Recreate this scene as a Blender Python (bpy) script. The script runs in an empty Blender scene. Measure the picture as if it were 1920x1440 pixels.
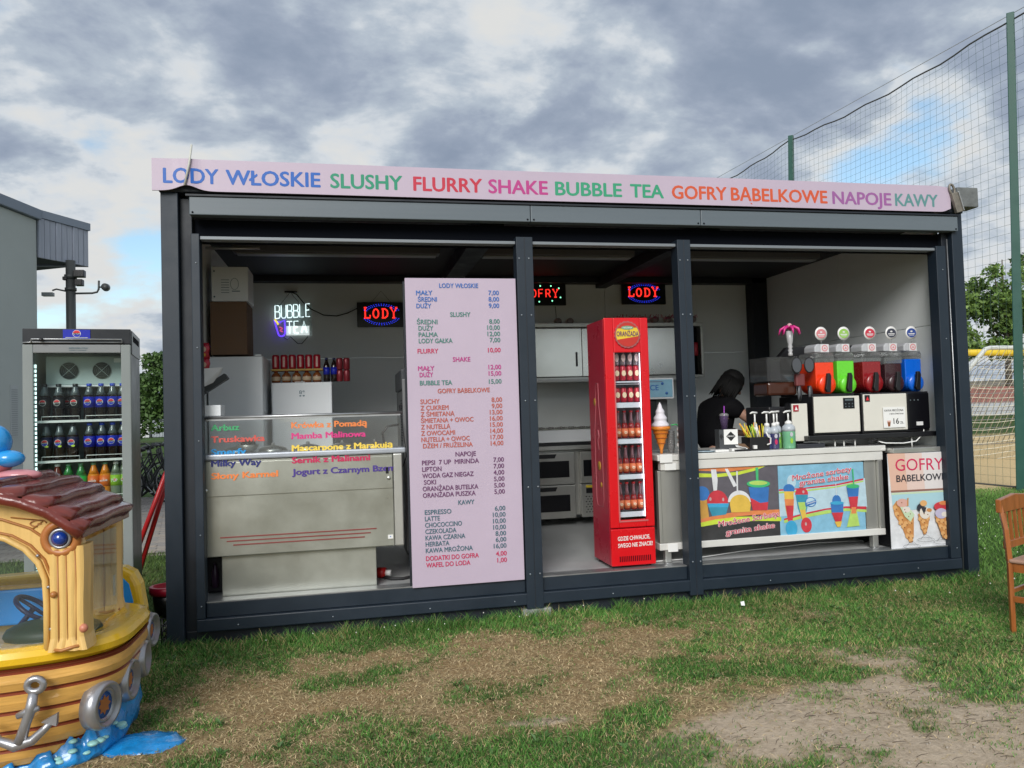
import bpy, math, random
import numpy as np
from mathutils import Vector, Matrix, Quaternion, noise as mnoise
random.seed(4); np.random.seed(4)
rad = math.radians
SC = bpy.context.scene
COL = SC.collection
# ---------------------------------------------------------------- camera
cam_d = bpy.data.cameras.new("camera"); cam = bpy.data.objects.new("camera", cam_d); COL.objects.link(cam)
cam_d.sensor_width = 36.0; cam_d.lens = 1442.0 / 1920.0 * 36.0
cam_d.clip_start = 0.05; cam_d.clip_end = 2000
def _cam(yaw, pitch, roll, loc):
    cy, sy, cp, sp = math.cos(yaw), math.sin(yaw), math.cos(pitch), math.sin(pitch)
    f = Vector((sy*cp, cy*cp, sp)); r = Vector((cy, -sy, 0)); u = r.cross(f)
    cr, sr = math.cos(roll), math.sin(roll)
    r2 = cr*r + sr*u; u2 = -sr*r + cr*u
    m = Matrix((r2, u2, -f)).transposed().to_4x4(); m.translation = loc
    return m
cam.matrix_world = _cam(.2086, .0357, -.0307, Vector((1.1596, -5.2408, 1.4281)))
SC.camera = cam
# ---------------------------------------------------------------- colour management, sun, sky
SC.view_settings.view_transform = 'Standard'; SC.view_settings.look = 'None'
SC.view_settings.exposure = 0.55; SC.view_settings.gamma = 1.0
SC.view_settings.use_curve_mapping = False
SUN_EL, SUN_AZ = rad(31), rad(203)          # azimuth clockwise from +Y: behind the photographer's left shoulder
sl = bpy.data.lights.new("sun", 'SUN'); sl.energy = 2.1; sl.angle = rad(28); sl.color = (1.0, .975, .94)
so = bpy.data.objects.new("sun", sl); COL.objects.link(so)
sd = Vector((math.sin(SUN_AZ)*math.cos(SUN_EL), math.cos(SUN_AZ)*math.cos(SUN_EL), math.sin(SUN_EL)))
so.rotation_euler = sd.to_track_quat('Z', 'Y').to_euler(); so.location = (0, -10, 12)
W = bpy.data.worlds.new("World"); SC.world = W; W.use_nodes = True
nt = W.node_tree; nt.nodes.clear()
def N(t, **k):
    n = nt.nodes.new(t)
    for a, b in k.items(): setattr(n, a, b)
    return n
L = nt.links.new
def MATH(op, a, b=None, c=None, clamp=False):
    n = N('ShaderNodeMath', operation=op); n.use_clamp = clamp
    for i, v in enumerate((a, b, c)):
        if v is None: continue
        if isinstance(v, (int, float)): n.inputs[i].default_value = v
        else: L(v, n.inputs[i])
    return n.outputs[0]
def MIX(f, a, b):
    n = N('ShaderNodeMix', data_type='RGBA')
    for i, v in ((0, f), (6, a), (7, b)):
        if isinstance(v, (int, float)): n.inputs[i].default_value = v
        elif isinstance(v, tuple): n.inputs[i].default_value = (*v, 1)
        else: L(v, n.inputs[i])
    return n.outputs[2]
def RAMP(v, a, b):
    n = N('ShaderNodeMapRange'); n.interpolation_type = 'SMOOTHSTEP'; L(v, n.inputs[0])
    n.inputs[1].default_value = a; n.inputs[2].default_value = b
    return n.outputs[0]
tc = N('ShaderNodeTexCoord'); nrm = N('ShaderNodeVectorMath', operation='NORMALIZE'); L(tc.outputs['Generated'], nrm.inputs[0])
D = nrm.outputs[0]
sep = N('ShaderNodeSeparateXYZ'); L(D, sep.inputs[0])
zz = MATH('MAXIMUM', sep.outputs[2], 0.0)
inv = MATH('DIVIDE', 1.0, MATH('ADD', zz, 0.42))
proj = N('ShaderNodeVectorMath', operation='SCALE'); L(D, proj.inputs[0]); L(inv, proj.inputs['Scale'])
def NOISE(scale, det, rough, off=(0, 0, 0), dist=0.0):
    m = N('ShaderNodeMapping'); m.inputs['Location'].default_value = off; m.inputs['Scale'].default_value = (scale*1.7, scale*2.1, scale*1.9)
    L(proj.outputs[0], m.inputs[0])
    n = N('ShaderNodeTexNoise'); L(m.outputs[0], n.inputs['Vector'])
    n.inputs['Scale'].default_value = 1.0; n.inputs['Detail'].default_value = det
    n.inputs['Roughness'].default_value = rough; n.inputs['Distortion'].default_value = dist
    return n.outputs['Fac']
def BLOB(d, k, amp):
    n = N('ShaderNodeVectorMath', operation='DOT_PRODUCT'); L(D, n.inputs[0]); v = Vector(d).normalized(); n.inputs[1].default_value = v
    e = MATH('EXPONENT', MATH('MULTIPLY', MATH('SUBTRACT', n.outputs['Value'], 1.0), k))
    return MATH('MULTIPLY', e, amp)
def SUMM(base, lst):
    s = base
    for x in lst: s = MATH('ADD', s, x)
    return s
sky = N('ShaderNodeTexSky', sky_type='NISHITA'); sky.sun_disc = False
sky.sun_elevation = SUN_EL; sky.sun_rotation = SUN_AZ; sky.air_density = 1.0; sky.dust_density = .6
SKY_S = 0.1
# cloud cover (1 = cloud, 0 = blue gap) and cloud tone (0 slate underside, 1 lit edge)
cover = SUMM(NOISE(2.1, 10, .55, (3.1, 1.7, 0), .1), [
    BLOB((-.262, .914, .308), 1500, -.13), BLOB((-.251, .95, .186), 260, -.22), BLOB((-.20, .97, .21), 900, -.10),
    BLOB((.601, .756, .26), 600, -.24), BLOB((.64, .72, .29), 900, -.14), BLOB((.56, .79, .27), 900, -.12), BLOB((.602, .718, .348), 3500, -.10), BLOB((-.16, .88, .46), 500, -.08),
    BLOB((.684, .707, .183), 500, .08), BLOB((.483, .785, .388), 14, .16), BLOB((.1, .93, .36), 14, .14), BLOB((-.25, .91, .36), 300, .10)])
cov = RAMP(cover, .31, .49)
nA_, nB_ = NOISE(2.6, 12, .55, (7.3, 2.2, 1), .15), NOISE(2.6, 12, .55, (7.42, 2.2, 1.32), .15)
relief = MATH('MULTIPLY', MATH('SUBTRACT', nA_, nB_), .85)
tone = SUMM(MATH('ADD', MATH('MULTIPLY', nA_, .75), .19), [relief,
    BLOB((.483, .785, .388), 110, -.16), BLOB((.373, .828, .42), 220, -.08), BLOB((-.071, .898, .435), 90, -.16),
    BLOB((.166, .931, .327), 300, -.07), BLOB((.519, .793, .319), 260, -.09), BLOB((.632, .674, .382), 200, -.08), BLOB((-.30, .89, .41), 400, -.06),
    BLOB((-.124, .929, .349), 600, .20), BLOB((-.02, .94, .33), 900, .12), BLOB((-.291, .888, .357), 500, .16), BLOB((.344, .861, .375), 900, .10), BLOB((.30, .87, .40), 300, .10),
    BLOB((-.175, .9, .399), 1500, .12), BLOB((.231, .923, .307), 1400, .14), BLOB((.684, .707, .183), 300, .18),
    BLOB((-.28, .949, .143), 300, .22), BLOB((-.2, .93, .30), 900, .10)])
edge = MATH('MULTIPLY', MATH('SUBTRACT', 1.0, RAMP(cover, .42, .60)), .22)
t2 = RAMP(MATH('ADD', tone, edge), .20, .92)
fine = NOISE(9.0, 8, .6, (1, 4, 2), .3)
t3 = MATH('ADD', t2, MATH('MULTIPLY', MATH('SUBTRACT', fine, .5), .26), None, True)
cr = N('ShaderNodeValToRGB'); L(t3, cr.inputs[0])
e = cr.color_ramp.elements
e[0].position = 0; e[0].color = (.18, .22, .29, 1); e[1].position = 1; e[1].color = (.50, .505, .50, 1)
q = e.new(.30); q.color = (.235, .275, .345, 1); q = e.new(.60); q.color = (.32, .365, .42, 1); q = e.new(.82); q.color = (.45, .48, .51, 1)
clouds = N('ShaderNodeVectorMath', operation='SCALE'); L(cr.outputs[0], clouds.inputs[0]); clouds.inputs['Scale'].default_value = 1.0 / SKY_S
sk = N('ShaderNodeVectorMath', operation='MULTIPLY'); L(sky.outputs[0], sk.inputs[0]); sk.inputs[1].default_value = (1.15, 1.22, 1.15)
mixc = MIX(cov, sk.outputs[0], clouds.outputs[0])
bg = N('ShaderNodeBackground'); L(mixc, bg.inputs[0]); bg.inputs[1].default_value = SKY_S
wo = N('ShaderNodeOutputWorld'); L(bg.outputs[0], wo.inputs[0])

# ---------------------------------------------------------------- materials
MATS = {}
def mat(name, col, rough=.5, metal=0., var=0., vscale=6., bump=0., bscale=40., emit=None, es=1., attr=None, spec=None, aniso=0., coat=0., streak=None):
    if name in MATS: return MATS[name]
    m = bpy.data.materials.new(name); m.use_nodes = True; t = m.node_tree; b = t.nodes['Principled BSDF']
    b.inputs['Roughness'].default_value = rough; b.inputs['Metallic'].default_value = metal
    b.inputs['Base Color'].default_value = (*col, 1)
    if coat: b.inputs['Coat Weight'].default_value = coat; b.inputs['Coat Roughness'].default_value = .08
    if spec is not None: b.inputs['Specular IOR Level'].default_value = spec
    src = None
    if attr:
        a = t.nodes.new('ShaderNodeAttribute'); a.attribute_name = attr; src = a.outputs['Color']; t.links.new(src, b.inputs['Base Color'])
    if var or bump:
        tcn = t.nodes.new('ShaderNodeTexCoord'); mp = t.nodes.new('ShaderNodeMapping'); t.links.new(tcn.outputs['Object'], mp.inputs[0])
        if streak: mp.inputs['Scale'].default_value = streak
    if var:
        n = t.nodes.new('ShaderNodeTexNoise'); n.inputs['Scale'].default_value = vscale; n.inputs['Detail'].default_value = 6; n.inputs['Roughness'].default_value = .65
        t.links.new(mp.outputs[0], n.inputs['Vector'])
        mr = t.nodes.new('ShaderNodeMapRange'); t.links.new(n.outputs['Fac'], mr.inputs[0])
        mr.inputs[1].default_value = .25; mr.inputs[2].default_value = .75; mr.inputs[3].default_value = 1-var; mr.inputs[4].default_value = 1+var
        vm = t.nodes.new('ShaderNodeVectorMath'); vm.operation = 'SCALE'
        if src: t.links.new(src, vm.inputs[0])
        else: vm.inputs[0].default_value = col
        t.links.new(mr.outputs[0], vm.inputs['Scale']); t.links.new(vm.outputs[0], b.inputs['Base Color'])
        mr2 = t.nodes.new('ShaderNodeMapRange'); t.links.new(n.outputs['Fac'], mr2.inputs[0])
        mr2.inputs[1].default_value = .25; mr2.inputs[2].default_value = .75; mr2.inputs[3].default_value = max(.02, rough*.75); mr2.inputs[4].default_value = min(1, rough*1.3)
        t.links.new(mr2.outputs[0], b.inputs['Roughness'])
    if bump:
        n2 = t.nodes.new('ShaderNodeTexNoise'); n2.inputs['Scale'].default_value = bscale; n2.inputs['Detail'].default_value = 5
        t.links.new(mp.outputs[0], n2.inputs['Vector'])
        bp = t.nodes.new('ShaderNodeBump'); bp.inputs['Strength'].default_value = bump; bp.inputs['Distance'].default_value = .01
        t.links.new(n2.outputs['Fac'], bp.inputs['Height']); t.links.new(bp.outputs[0], b.inputs['Normal'])
    if emit:
        b.inputs['Emission Color'].default_value = (*emit, 1); b.inputs['Emission Strength'].default_value = es
    MATS[name] = m; return m
def glass(name, tint=(1, 1, 1), refl=1.0, rough=.02, haze=0.0, hcol=(.6, .6, .6)):
    if name in MATS: return MATS[name]
    m = bpy.data.materials.new(name); m.use_nodes = True; t = m.node_tree; t.nodes.clear()
    o = t.nodes.new('ShaderNodeOutputMaterial'); tr = t.nodes.new('ShaderNodeBsdfTransparent'); tr.inputs[0].default_value = (*tint, 1)
    gl = t.nodes.new('ShaderNodeBsdfGlossy'); gl.inputs['Roughness'].default_value = rough
    fr = t.nodes.new('ShaderNodeFresnel'); fr.inputs[0].default_value = 1.45
    mm = t.nodes.new('ShaderNodeMath'); mm.operation = 'MULTIPLY'; mm.inputs[1].default_value = refl; t.links.new(fr.outputs[0], mm.inputs[0])
    mx = t.nodes.new('ShaderNodeMixShader'); t.links.new(mm.outputs[0], mx.inputs[0]); t.links.new(tr.outputs[0], mx.inputs[1]); t.links.new(gl.outputs[0], mx.inputs[2])
    out = mx.outputs[0]
    if haze:
        df = t.nodes.new('ShaderNodeBsdfDiffuse'); df.inputs[0].default_value = (*hcol, 1)
        m2 = t.nodes.new('ShaderNodeMixShader'); m2.inputs[0].default_value = haze; t.links.new(out, m2.inputs[1]); t.links.new(df.outputs[0], m2.inputs[2]); out = m2.outputs[0]
    t.links.new(out, o.inputs[0]); MATS[name] = m; return m

M_ANT = mat('anthracite_paint', (.010, .019, .031), .48, 0, .12, 3, .03, 90)
M_ANT2 = mat('anthracite_paint_dull', (.008, .012, .019), .55, 0, .15, 4)
M_FAS = mat('fascia_metal', (.115, .14, .16), .42, 0, .06, 2, .05, 6, streak=(.2, 1, 6))  # lighter than the frame paint: sky reflection is put into this colour
M_BLK = mat('black_gap', (.003, .004, .007), .9, spec=.1); M_RG = mat('rail_grey', (.20, .22, .24), .45, .2)
M_ALU = mat('aluminium', (.45, .46, .47), .35, .8, .08, 8)
M_STEEL = mat('brushed_steel', (.56, .56, .53), .32, .8, .12, 2.2, .04, 12, streak=(1, 1, .3))
M_STEELD = mat('worn_steel_sheet', (.45, .46, .41), .34, .75, .16, 2.2, .04, 4)
M_WALL = mat('white_panel', (.79, .82, .81), .55, 0, .04, 1.5)
M_WALLR = mat('white_panel_side', (.78, .81, .80), .55, 0, .05, 1.2)
M_WHITE = mat('white_enamel', (.74, .77, .79), .4, 0, .03, 3)
M_WPL = mat('white_plastic', (.78, .78, .76), .35)
M_PINK = mat('pink_vinyl', (.48, .395, .49), .45, 0, .03, 2, .05, 3)
M_FLOOR = mat('grey_vinyl_floor', (.40, .41, .41), .45, 0, .15, 5, .05, 50)
M_BLUE = mat('blue_print', (.003, .10, .44), .5)
M_GREEN = mat('green_print', (.01, .25, .14), .5)
M_TEAL = mat('teal_print', (.03, .16, .16), .5)
M_RED = mat('red_print', (.50, .02, .05), .5)
M_MAG = mat('magenta_print', (.45, .04, .22), .5)
M_ORA = mat('orange_print', (.60, .09, .03), .5)
M_PUR = mat('purple_print', (.16, .06, .17), .5)
M_BLACKP = mat('black_plastic', (.012, .012, .014), .35)
M_RUBBER = mat('black_rubber', (.015, .015, .017), .7)
M_SCREW = mat('screw_head', (.30, .33, .36), .4, .7)

# ---------------------------------------------------------------- mesh builder
def rotz(a): return Matrix.Rotation(a, 4, 'Z')
_TXT = {}
def text_mesh(s, bold=.0, shear=0., res=3):
    k = (s, bold, shear)
    if k in _TXT: return _TXT[k]
    c = bpy.data.curves.new('t', 'FONT'); c.body = s; c.size = 1; c.offset = bold; c.shear = shear; c.resolution_u = res
    o = bpy.data.objects.new('t', c); COL.objects.link(o)
    me = bpy.data.meshes.new_from_object(o.evaluated_get(bpy.context.evaluated_depsgraph_get()))
    v = np.empty(len(me.vertices)*3); me.vertices.foreach_get('co', v); v = v.reshape(-1, 3)
    f = [tuple(p.vertices) for p in me.polygons]
    bpy.data.objects.remove(o); bpy.data.curves.remove(c); bpy.data.meshes.remove(me)
    _TXT[k] = (v, f); return _TXT[k]
class MB:
    def __init__(s): s.v = []; s.f = []; s.m = []; s.sm = []; s.mats = []; s.X = None; s.base = 0
    def mi(s, m):
        if m not in s.mats: s.mats.append(m)
        return s.mats.index(m)
    def add(s, vs, fs, m, smooth=False):
        b = len(s.v)
        for p in vs:
            p = Vector(p)
            s.v.append(s.X @ p if s.X is not None else p)
        i = s.mi(m)
        for f in fs: s.f.append(tuple(b+k for k in f)); s.m.append(i); s.sm.append(smooth)
        return s
    def box(s, x0, x1, y0, y1, z0, z1, m):
        v = [(x, y, z) for z in (z0, z1) for y in (y0, y1) for x in (x0, x1)]
        return s.add(v, [(0, 2, 3, 1), (4, 5, 7, 6), (0, 1, 5, 4), (2, 6, 7, 3), (0, 4, 6, 2), (1, 3, 7, 5)], m)
    def tube(s, pts, r, m, n=8, closed=False, smooth=True):
        pts = [Vector(p) for p in pts]; k = len(pts)
        rs = r if isinstance(r, (list, tuple)) else [r]*k
        vs = []; up = None
        for i, p in enumerate(pts):
            a = pts[(i-1) % k] if (i or closed) else p; b = pts[(i+1) % k] if (i < k-1 or closed) else p
            t = (b-a).normalized() if (b-a).length > 1e-9 else Vector((0, 0, 1))
            if up is None: up = Vector((0, 0, 1)) if abs(t.z) < .9 else Vector((1, 0, 0))
            x = t.cross(up)
            if x.length < 1e-4: x = t.cross(Vector((1, .1, 0)))
            x.normalize(); y = x.cross(t); up = y
            for j in range(n):
                a_ = 2*math.pi*j/n; vs.append(p + (x*math.cos(a_)+y*math.sin(a_))*rs[i])
        fs = []
        for i in range(k if closed else k-1):
            for j in range(n):
                a = i*n+j; b = i*n+(j+1) % n; c = ((i+1) % k)*n+(j+1) % n; d = ((i+1) % k)*n+j
                fs.append((a, b, c, d))
        if not closed: fs.append(tuple(range(n-1, -1, -1))); fs.append(tuple((k-1)*n+j for j in range(n)))
        return s.add(vs, fs, m, smooth)
    def lathe(s, c, prof, m, n=16, axis='Z', smooth=True, sx=1., sy=1.):
        c = Vector(c); vs = []
        for r, z in prof:
            for j in range(n):
                a = 2*math.pi*j/n; x, y = r*math.cos(a)*sx, r*math.sin(a)*sy
                if axis == 'Z': p = (x, y, z)
                elif axis == 'Y': p = (x, -z, y)      # profile height runs towards -Y
                else: p = (z, x, y)
                vs.append(c+Vector(p))
        fs = []
        for i in range(len(prof)-1):
            for j in range(n):
                fs.append((i*n+j, i*n+(j+1) % n, (i+1)*n+(j+1) % n, (i+1)*n+j))
        fs.append(tuple(range(n-1, -1, -1))); fs.append(tuple((len(prof)-1)*n+j for j in range(n)))
        return s.add(vs, fs, m, smooth)
    def prism(s, poly, y0, y1, m, plane='XZ', smooth=False):
        n = len(poly)
        if plane == 'XZ': v = [(x, y0, z) for x, z in poly]+[(x, y1, z) for x, z in poly]
        elif plane == 'XY': v = [(x, y, y0) for x, y in poly]+[(x, y, y1) for x, y in poly]
        else: v = [(y0, x, z) for x, z in poly]+[(y1, x, z) for x, z in poly]
        f = [tuple(range(n)), tuple(range(2*n-1, n-1, -1))]+[(i, i+n, (i+1) % n+n, (i+1) % n) for i in range(n)]
        return s.add(v, f, m, smooth)
    def sheet(s, poly, y, m):
        return s.add([(x, y, z) for x, z in poly], [tuple(range(len(poly)))], m)
    def disc(s, x, z, y, r, m, n=20, rz=None):
        rz = rz or r
        return s.sheet([(x+r*math.cos(2*math.pi*i/n), z+rz*math.sin(2*math.pi*i/n)) for i in range(n)], y, m)
    def text(s, t, x0, x1, z, cap, m, y, bold=.02, shear=0., right=None, slope=0.):
        v, f = text_mesh(t, 0., shear); a, b = v[:, 0].min(), v[:, 0].max()
        sz = cap/.70
        if x1 is None: sx = sz; 
        else: sx = (x1-x0)/(b-a)
        if right is not None: x0 = right-(b-a)*sx
        B_ = bold*.55
        for q, (ox, oz) in enumerate([(0, 0)] if bold <= 0 else [(-B_, 0), (B_, 0), (0, -B_*.7), (0, B_*.7), (-B_*.5, B_*.5), (B_*.5, -B_*.5)]):
            s.add([(x0+(p[0]-a+ox)*sx, y-.0001*q, z+(p[1]+oz)*sz+slope*(p[0]-a)*sx) for p in v], f, m)
        return s
    def sphere(s, c, r, m, n=12, k=8, sc=(1, 1, 1)):
        prof = [(r*math.sin(math.pi*i/k), -r*math.cos(math.pi*i/k)) for i in range(k+1)]
        prof[0] = (r*.02, -r); prof[-1] = (r*.02, r)
        c = Vector(c); b = MB(); b.lathe((0, 0, 0), prof, m, n)
        return s.add([(c.x+p.x*sc[0], c.y+p.y*sc[1], c.z+p.z*sc[2]) for p in b.v], b.f, m, True)
ORG = {}
def thing(name, label, cat, loc=(0, 0, 0), group=None, rot=0.):
    o = bpy.data.objects.new(name, None); COL.objects.link(o); o.empty_display_size = .1
    o.location = loc; o.rotation_euler.z = rot; o['label'] = label; o['category'] = cat
    if group: o['group'] = group
    ORG[o.name] = Vector(loc) if not rot else Vector((0, 0, 0))
    if rot: ORG[o.name] = Vector((0, 0, 0))
    return o
def obj(name, mb, parent=None, label=None, bevel=0., seg=2, kind=None):
    me = bpy.data.meshes.new(name)
    org = ORG.get(parent.name, Vector((0, 0, 0))) if parent else Vector((0, 0, 0))
    me.from_pydata([tuple(p-org) for p in mb.v], [], mb.f)
    for m in mb.mats: me.materials.append(m)
    me.polygons.foreach_set('material_index', mb.m); me.polygons.foreach_set('use_smooth', mb.sm)
    me.update()
    o = bpy.data.objects.new(name, me); COL.objects.link(o)
    if parent: o.parent = parent
    ORG[o.name] = org
    if label: o['label'] = label
    if kind: o['kind'] = kind
    if bevel:
        b = o.modifiers.new('bevel', 'BEVEL'); b.width = bevel; b.segments = seg; b.limit_method = 'ANGLE'; b.angle_limit = rad(40)
    return o
def tag(o, label, cat, group=None):
    o['label'] = label; o['category'] = cat
    if group: o['group'] = group
    return o
def dup(root, loc, label=None, rot=None, group=None):
    r = root.copy(); COL.objects.link(r); r.location = loc
    if label: r['label'] = label
    if group: r['group'] = group
    if rot is not None: r.rotation_euler.z = rot
    for ch in list(root.children):
        c = ch.copy(); COL.objects.link(c); c.parent = r
        for g in ch.children:
            d = g.copy(); COL.objects.link(d); d.parent = c
    return r
def B(x0, x1, y0, y1, z0, z1, m): return MB().box(x0, x1, y0, y1, z0, z1, m)
ORDN = ['first', 'second', 'third', 'fourth', 'fifth', 'sixth', 'seventh', 'eighth', 'ninth', 'tenth']
# ---------------------------------------------------------------- ground, one sheet
def vnoise(x, y, seed=0):
    r = np.random.RandomState(seed); T = r.rand(256, 256)
    xi = np.floor(x).astype(int); yi = np.floor(y).astype(int); fx = x-xi; fy = y-yi
    fx = fx*fx*(3-2*fx); fy = fy*fy*(3-2*fy)
    a = T[xi % 256, yi % 256]; b = T[(xi+1) % 256, yi % 256]; c = T[xi % 256, (yi+1) % 256]; d = T[(xi+1) % 256, (yi+1) % 256]
    return (a*(1-fx)+b*fx)*(1-fy)+(c*(1-fx)+d*fx)*fy
def fbm(x, y, sc, seed=0, o=5):
    s = 0; a = 1; t = 0
    for i in range(o): s = s+a*vnoise(x*sc, y*sc, seed+i); t += a; a *= .55; sc = sc*2.03
    return s/t
def gauss(x, y, cx, cy, rx, ry, a=0.):
    c, s_ = math.cos(a), math.sin(a); dx = x-cx; dy = y-cy
    return np.exp(-(((dx*c+dy*s_)/rx)**2+((-dx*s_+dy*c)/ry)**2))
def masks(x, y):
    """green cover and bare earth over the lawn, 0..1; the rest is dry straw"""
    n = fbm(x, y, 1.6, 3); n2 = fbm(x, y, 6., 11); n3 = fbm(x, y, .5, 23); n4 = fbm(x, y, 14., 31)
    n5 = fbm(x, y, 3.3, 41); g = .17+.9*(n-.5)+1.0*(n5-.5)+.8*(n2-.5)+.6*(n4-.5)
    strip = np.exp(-((np.minimum(y+.02, 0))/.36)**2)
    g = g+.95*strip*(x > -.6)*(.75+.5*np.clip((1.8-x)/2, 0, 1)+.5*np.clip((x-4.6), 0, 1))
    for cx, cy, rx, ry, a, w in ((.1, -.7, .35, .45, 0, .5), (1.0, -1.4, .16, .12, 0, .45), (.72, -1.45, .1, .06, 0, .35), (1.35, -1.35, .2, .1, 0, .3), (1.3, -.9, .3, .13, 0, .3), (2.0, -1.32, .35, .12, 0, .22),
                         (1.75, -2.12, .65, .20, 0, .62), (2.35, -1.88, .34, .13, .3, .62), (2.2, -2.3, .4, .2, 0, .6), (2.52, -1.72, .25, .12, .5, .45), (3.15, -1.36, .55, .16, -.15, .62),
                         (3.55, -1.55, .35, .10, -.3, .62), (3.95, -.95, .28, .22, .6, .60), (4.5, -1.75, .65, .28, .1, .75), (4.1, -2.0, .4, .12, .2, .5), (5.3, -1.1, 1.0, .7, 0, .7),
                         (5.2, -.4, 1.3, .45, 0, .6), (.5, -1.35, .15, .12, 0, .25), (2.9, -2.45, .12, .06, 0, .55), (2.75, -2.2, .12, .05, 0, .5), (3.55, -2.3, .07, .035, 0, .7), (3.25, -2.45, .06, .03, 0, .6),
                         (2.6, -2.1, .09, .04, 0, .4), (4.0, -1.78, .12, .05, 0, .4), (.35, -2.0, .25, .2, 0, .3)):
        g = g+w*gauss(x, y, cx, cy, rx, ry, a)
    d = .05+.9*(n3-.55)+.35*(n-.5)
    for cx, cy, rx, ry, a, w in ((3.6, -2.22, 1.25, .50, .05, 1.2), (3.0, -2.45, .8, .38, 0, .8), (4.1, -1.38, .45, .2, -.4, .8), (4.25, -.47, .26, .17, 0, .85), (2.0, -1.75, .13, .05, 0, .55), (1.9, -1.74, .3, .05, 0, .3), (1.55, -2.25, .12, .07, 0, .6),
                         (2.75, -.75, .5, .12, 0, .30), (.55, -1.25, .35, .08, 0, .35), (4.9, -2.3, 1.5, .4, 0, 1.0), (8.0, 2.2, 2.5, .25, .3, .8), (6.1, -.9, .5, .18, 0, .4), (4.6, -1.2, .3, .1, 0, .4)):
        d = d+w*gauss(x, y, cx, cy, rx, ry, a)
    d = d-.8*strip
    far = np.clip((np.abs(x-3)-3.2)/2, 0, 1)+np.clip((y-1)/2, 0, 1)
    g = g+far*.5; d = d-far*.25
    g = 1/(1+np.exp(-(g-.42)*8)); d = 1/(1+np.exp(-(d-.45+.45*(n2-.5)+.15*(n4-.5))*16))
    d = d*(1-.85*g)
    sand = 1/(1+np.exp(-(np.minimum(y-4.6-.3*(n-.5), 18.6-y))*12))*(x > 7.5)
    pave = ((x < 0.3) & (y > 3.8) & (y < 10.6) & (x > -14)).astype(float)
    return g, d, sand, pave
def ground_z(x, y):
    z = .035*(fbm(x, y, .9, 50)-.5)+.016*(fbm(x, y, 5., 60)-.5)+.008*(fbm(x, y, 22., 66)-.5)
    k = np.clip(1-((np.abs(x-3)-3.4)/.5), 0, 1)*np.clip((y+.15)/.2, 0, 1)
    return z*(1-k)-.03*k*(y > 0)
def axis_vals(a, b, st, lo, hi):
    v = list(np.arange(a, b, st)); d = st; x = a
    while x > lo: d *= 1.18; x -= d; v.insert(0, x)
    d = st; x = v[-1]
    while x < hi: d *= 1.18; x += d; v.append(x)
    return np.array(v)
gx = axis_vals(-1.2, 6.6, .022, -700, 800); gy = axis_vals(-3.1, .4, .022, -300, 1200)
GX, GY = np.meshgrid(gx, gy); fx, fy = GX.ravel(), GY.ravel()
near = (np.abs(fx) < 30) & (np.abs(fy) < 30)
fz = np.where(near, ground_z(fx, fy), 0); fz = np.where(near & (fy > 3.6) & (fx < .4), -.02, fz)
nx, ny = len(gx), len(gy)
me = bpy.data.meshes.new('ground'); me.vertices.add(nx*ny); me.vertices.foreach_set('co', np.stack([fx, fy, fz], 1).ravel())
i = (np.arange(ny-1)[:, None]*nx+np.arange(nx-1)[None]).ravel()
q4 = np.stack([i, i+1, i+nx+1, i+nx], 1).ravel(); nf = len(i)
me.loops.add(nf*4); me.loops.foreach_set('vertex_index', q4); me.polygons.add(nf); me.polygons.foreach_set('loop_start', np.arange(nf)*4)
me.polygons.foreach_set('use_smooth', np.ones(nf, bool)); me.update(calc_edges=True)
g, d, sn, pv = masks(fx, fy)
at_ = me.color_attributes.new('cover', 'FLOAT_COLOR', 'POINT'); at_.data.foreach_set('color', np.stack([g, d, sn, np.ones_like(g)], 1).ravel())
ground = bpy.data.objects.new('ground', me); COL.objects.link(ground); ground['kind'] = 'structure'
gm = bpy.data.materials.new('ground_soil'); gm.use_nodes = True; nt = gm.node_tree; L = nt.links.new; b = nt.nodes['Principled BSDF']
b.inputs['Roughness'].default_value = .95; b.inputs['Specular IOR Level'].default_value = .15
a = N('ShaderNodeAttribute'); a.attribute_name = 'cover'; sp = N('ShaderNodeSeparateColor'); L(a.outputs['Color'], sp.inputs[0])
gc = N('ShaderNodeNewGeometry')
def GN(sc, det=8, ro=.6, st=None):
    m = N('ShaderNodeMapping'); L(gc.outputs['Position'], m.inputs[0])
    if st: m.inputs['Scale'].default_value = st
    n = N('ShaderNodeTexNoise'); L(m.outputs[0], n.inputs['Vector']); n.inputs['Scale'].default_value = sc; n.inputs['Detail'].default_value = det; n.inputs['Roughness'].default_value = ro
    return n.outputs['Fac']
nA = GN(3); nB = GN(28, 10, .7); nC = GN(90, 6, .7)
straw = MIX(RAMP(nB, .3, .7), (.12, .082, .04), (.52, .39, .21)); straw = MIX(RAMP(nA, .35, .65), straw, (.30, .20, .10))
grn = MIX(RAMP(nB, .3, .7), (.018, .04, .010), (.08, .14, .035))
drt = MIX(RAMP(nB, .28, .72), (.31, .245, .175), (.56, .46, .345)); drt = MIX(RAMP(nC, .62, .75), drt, (.15, .115, .08)); drt = MIX(RAMP(nA, .4, .7), drt, (.50, .41, .305))
snd = MIX(RAMP(nB, .3, .7), (.52, .38, .19), (.70, .54, .31))
c1 = MIX(sp.outputs[0], straw, grn); c2 = MIX(sp.outputs[1], c1, drt); c3 = MIX(sp.outputs[2], c2, snd)
L(c3, b.inputs['Base Color'])
bp = N('ShaderNodeBump'); bp.inputs['Strength'].default_value = .7; bp.inputs['Distance'].default_value = .02
L(MATH('ADD', nB, MATH('MULTIPLY', nC, .4)), bp.inputs['Height']); L(bp.outputs[0], b.inputs['Normal'])
me.materials.append(gm)
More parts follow.
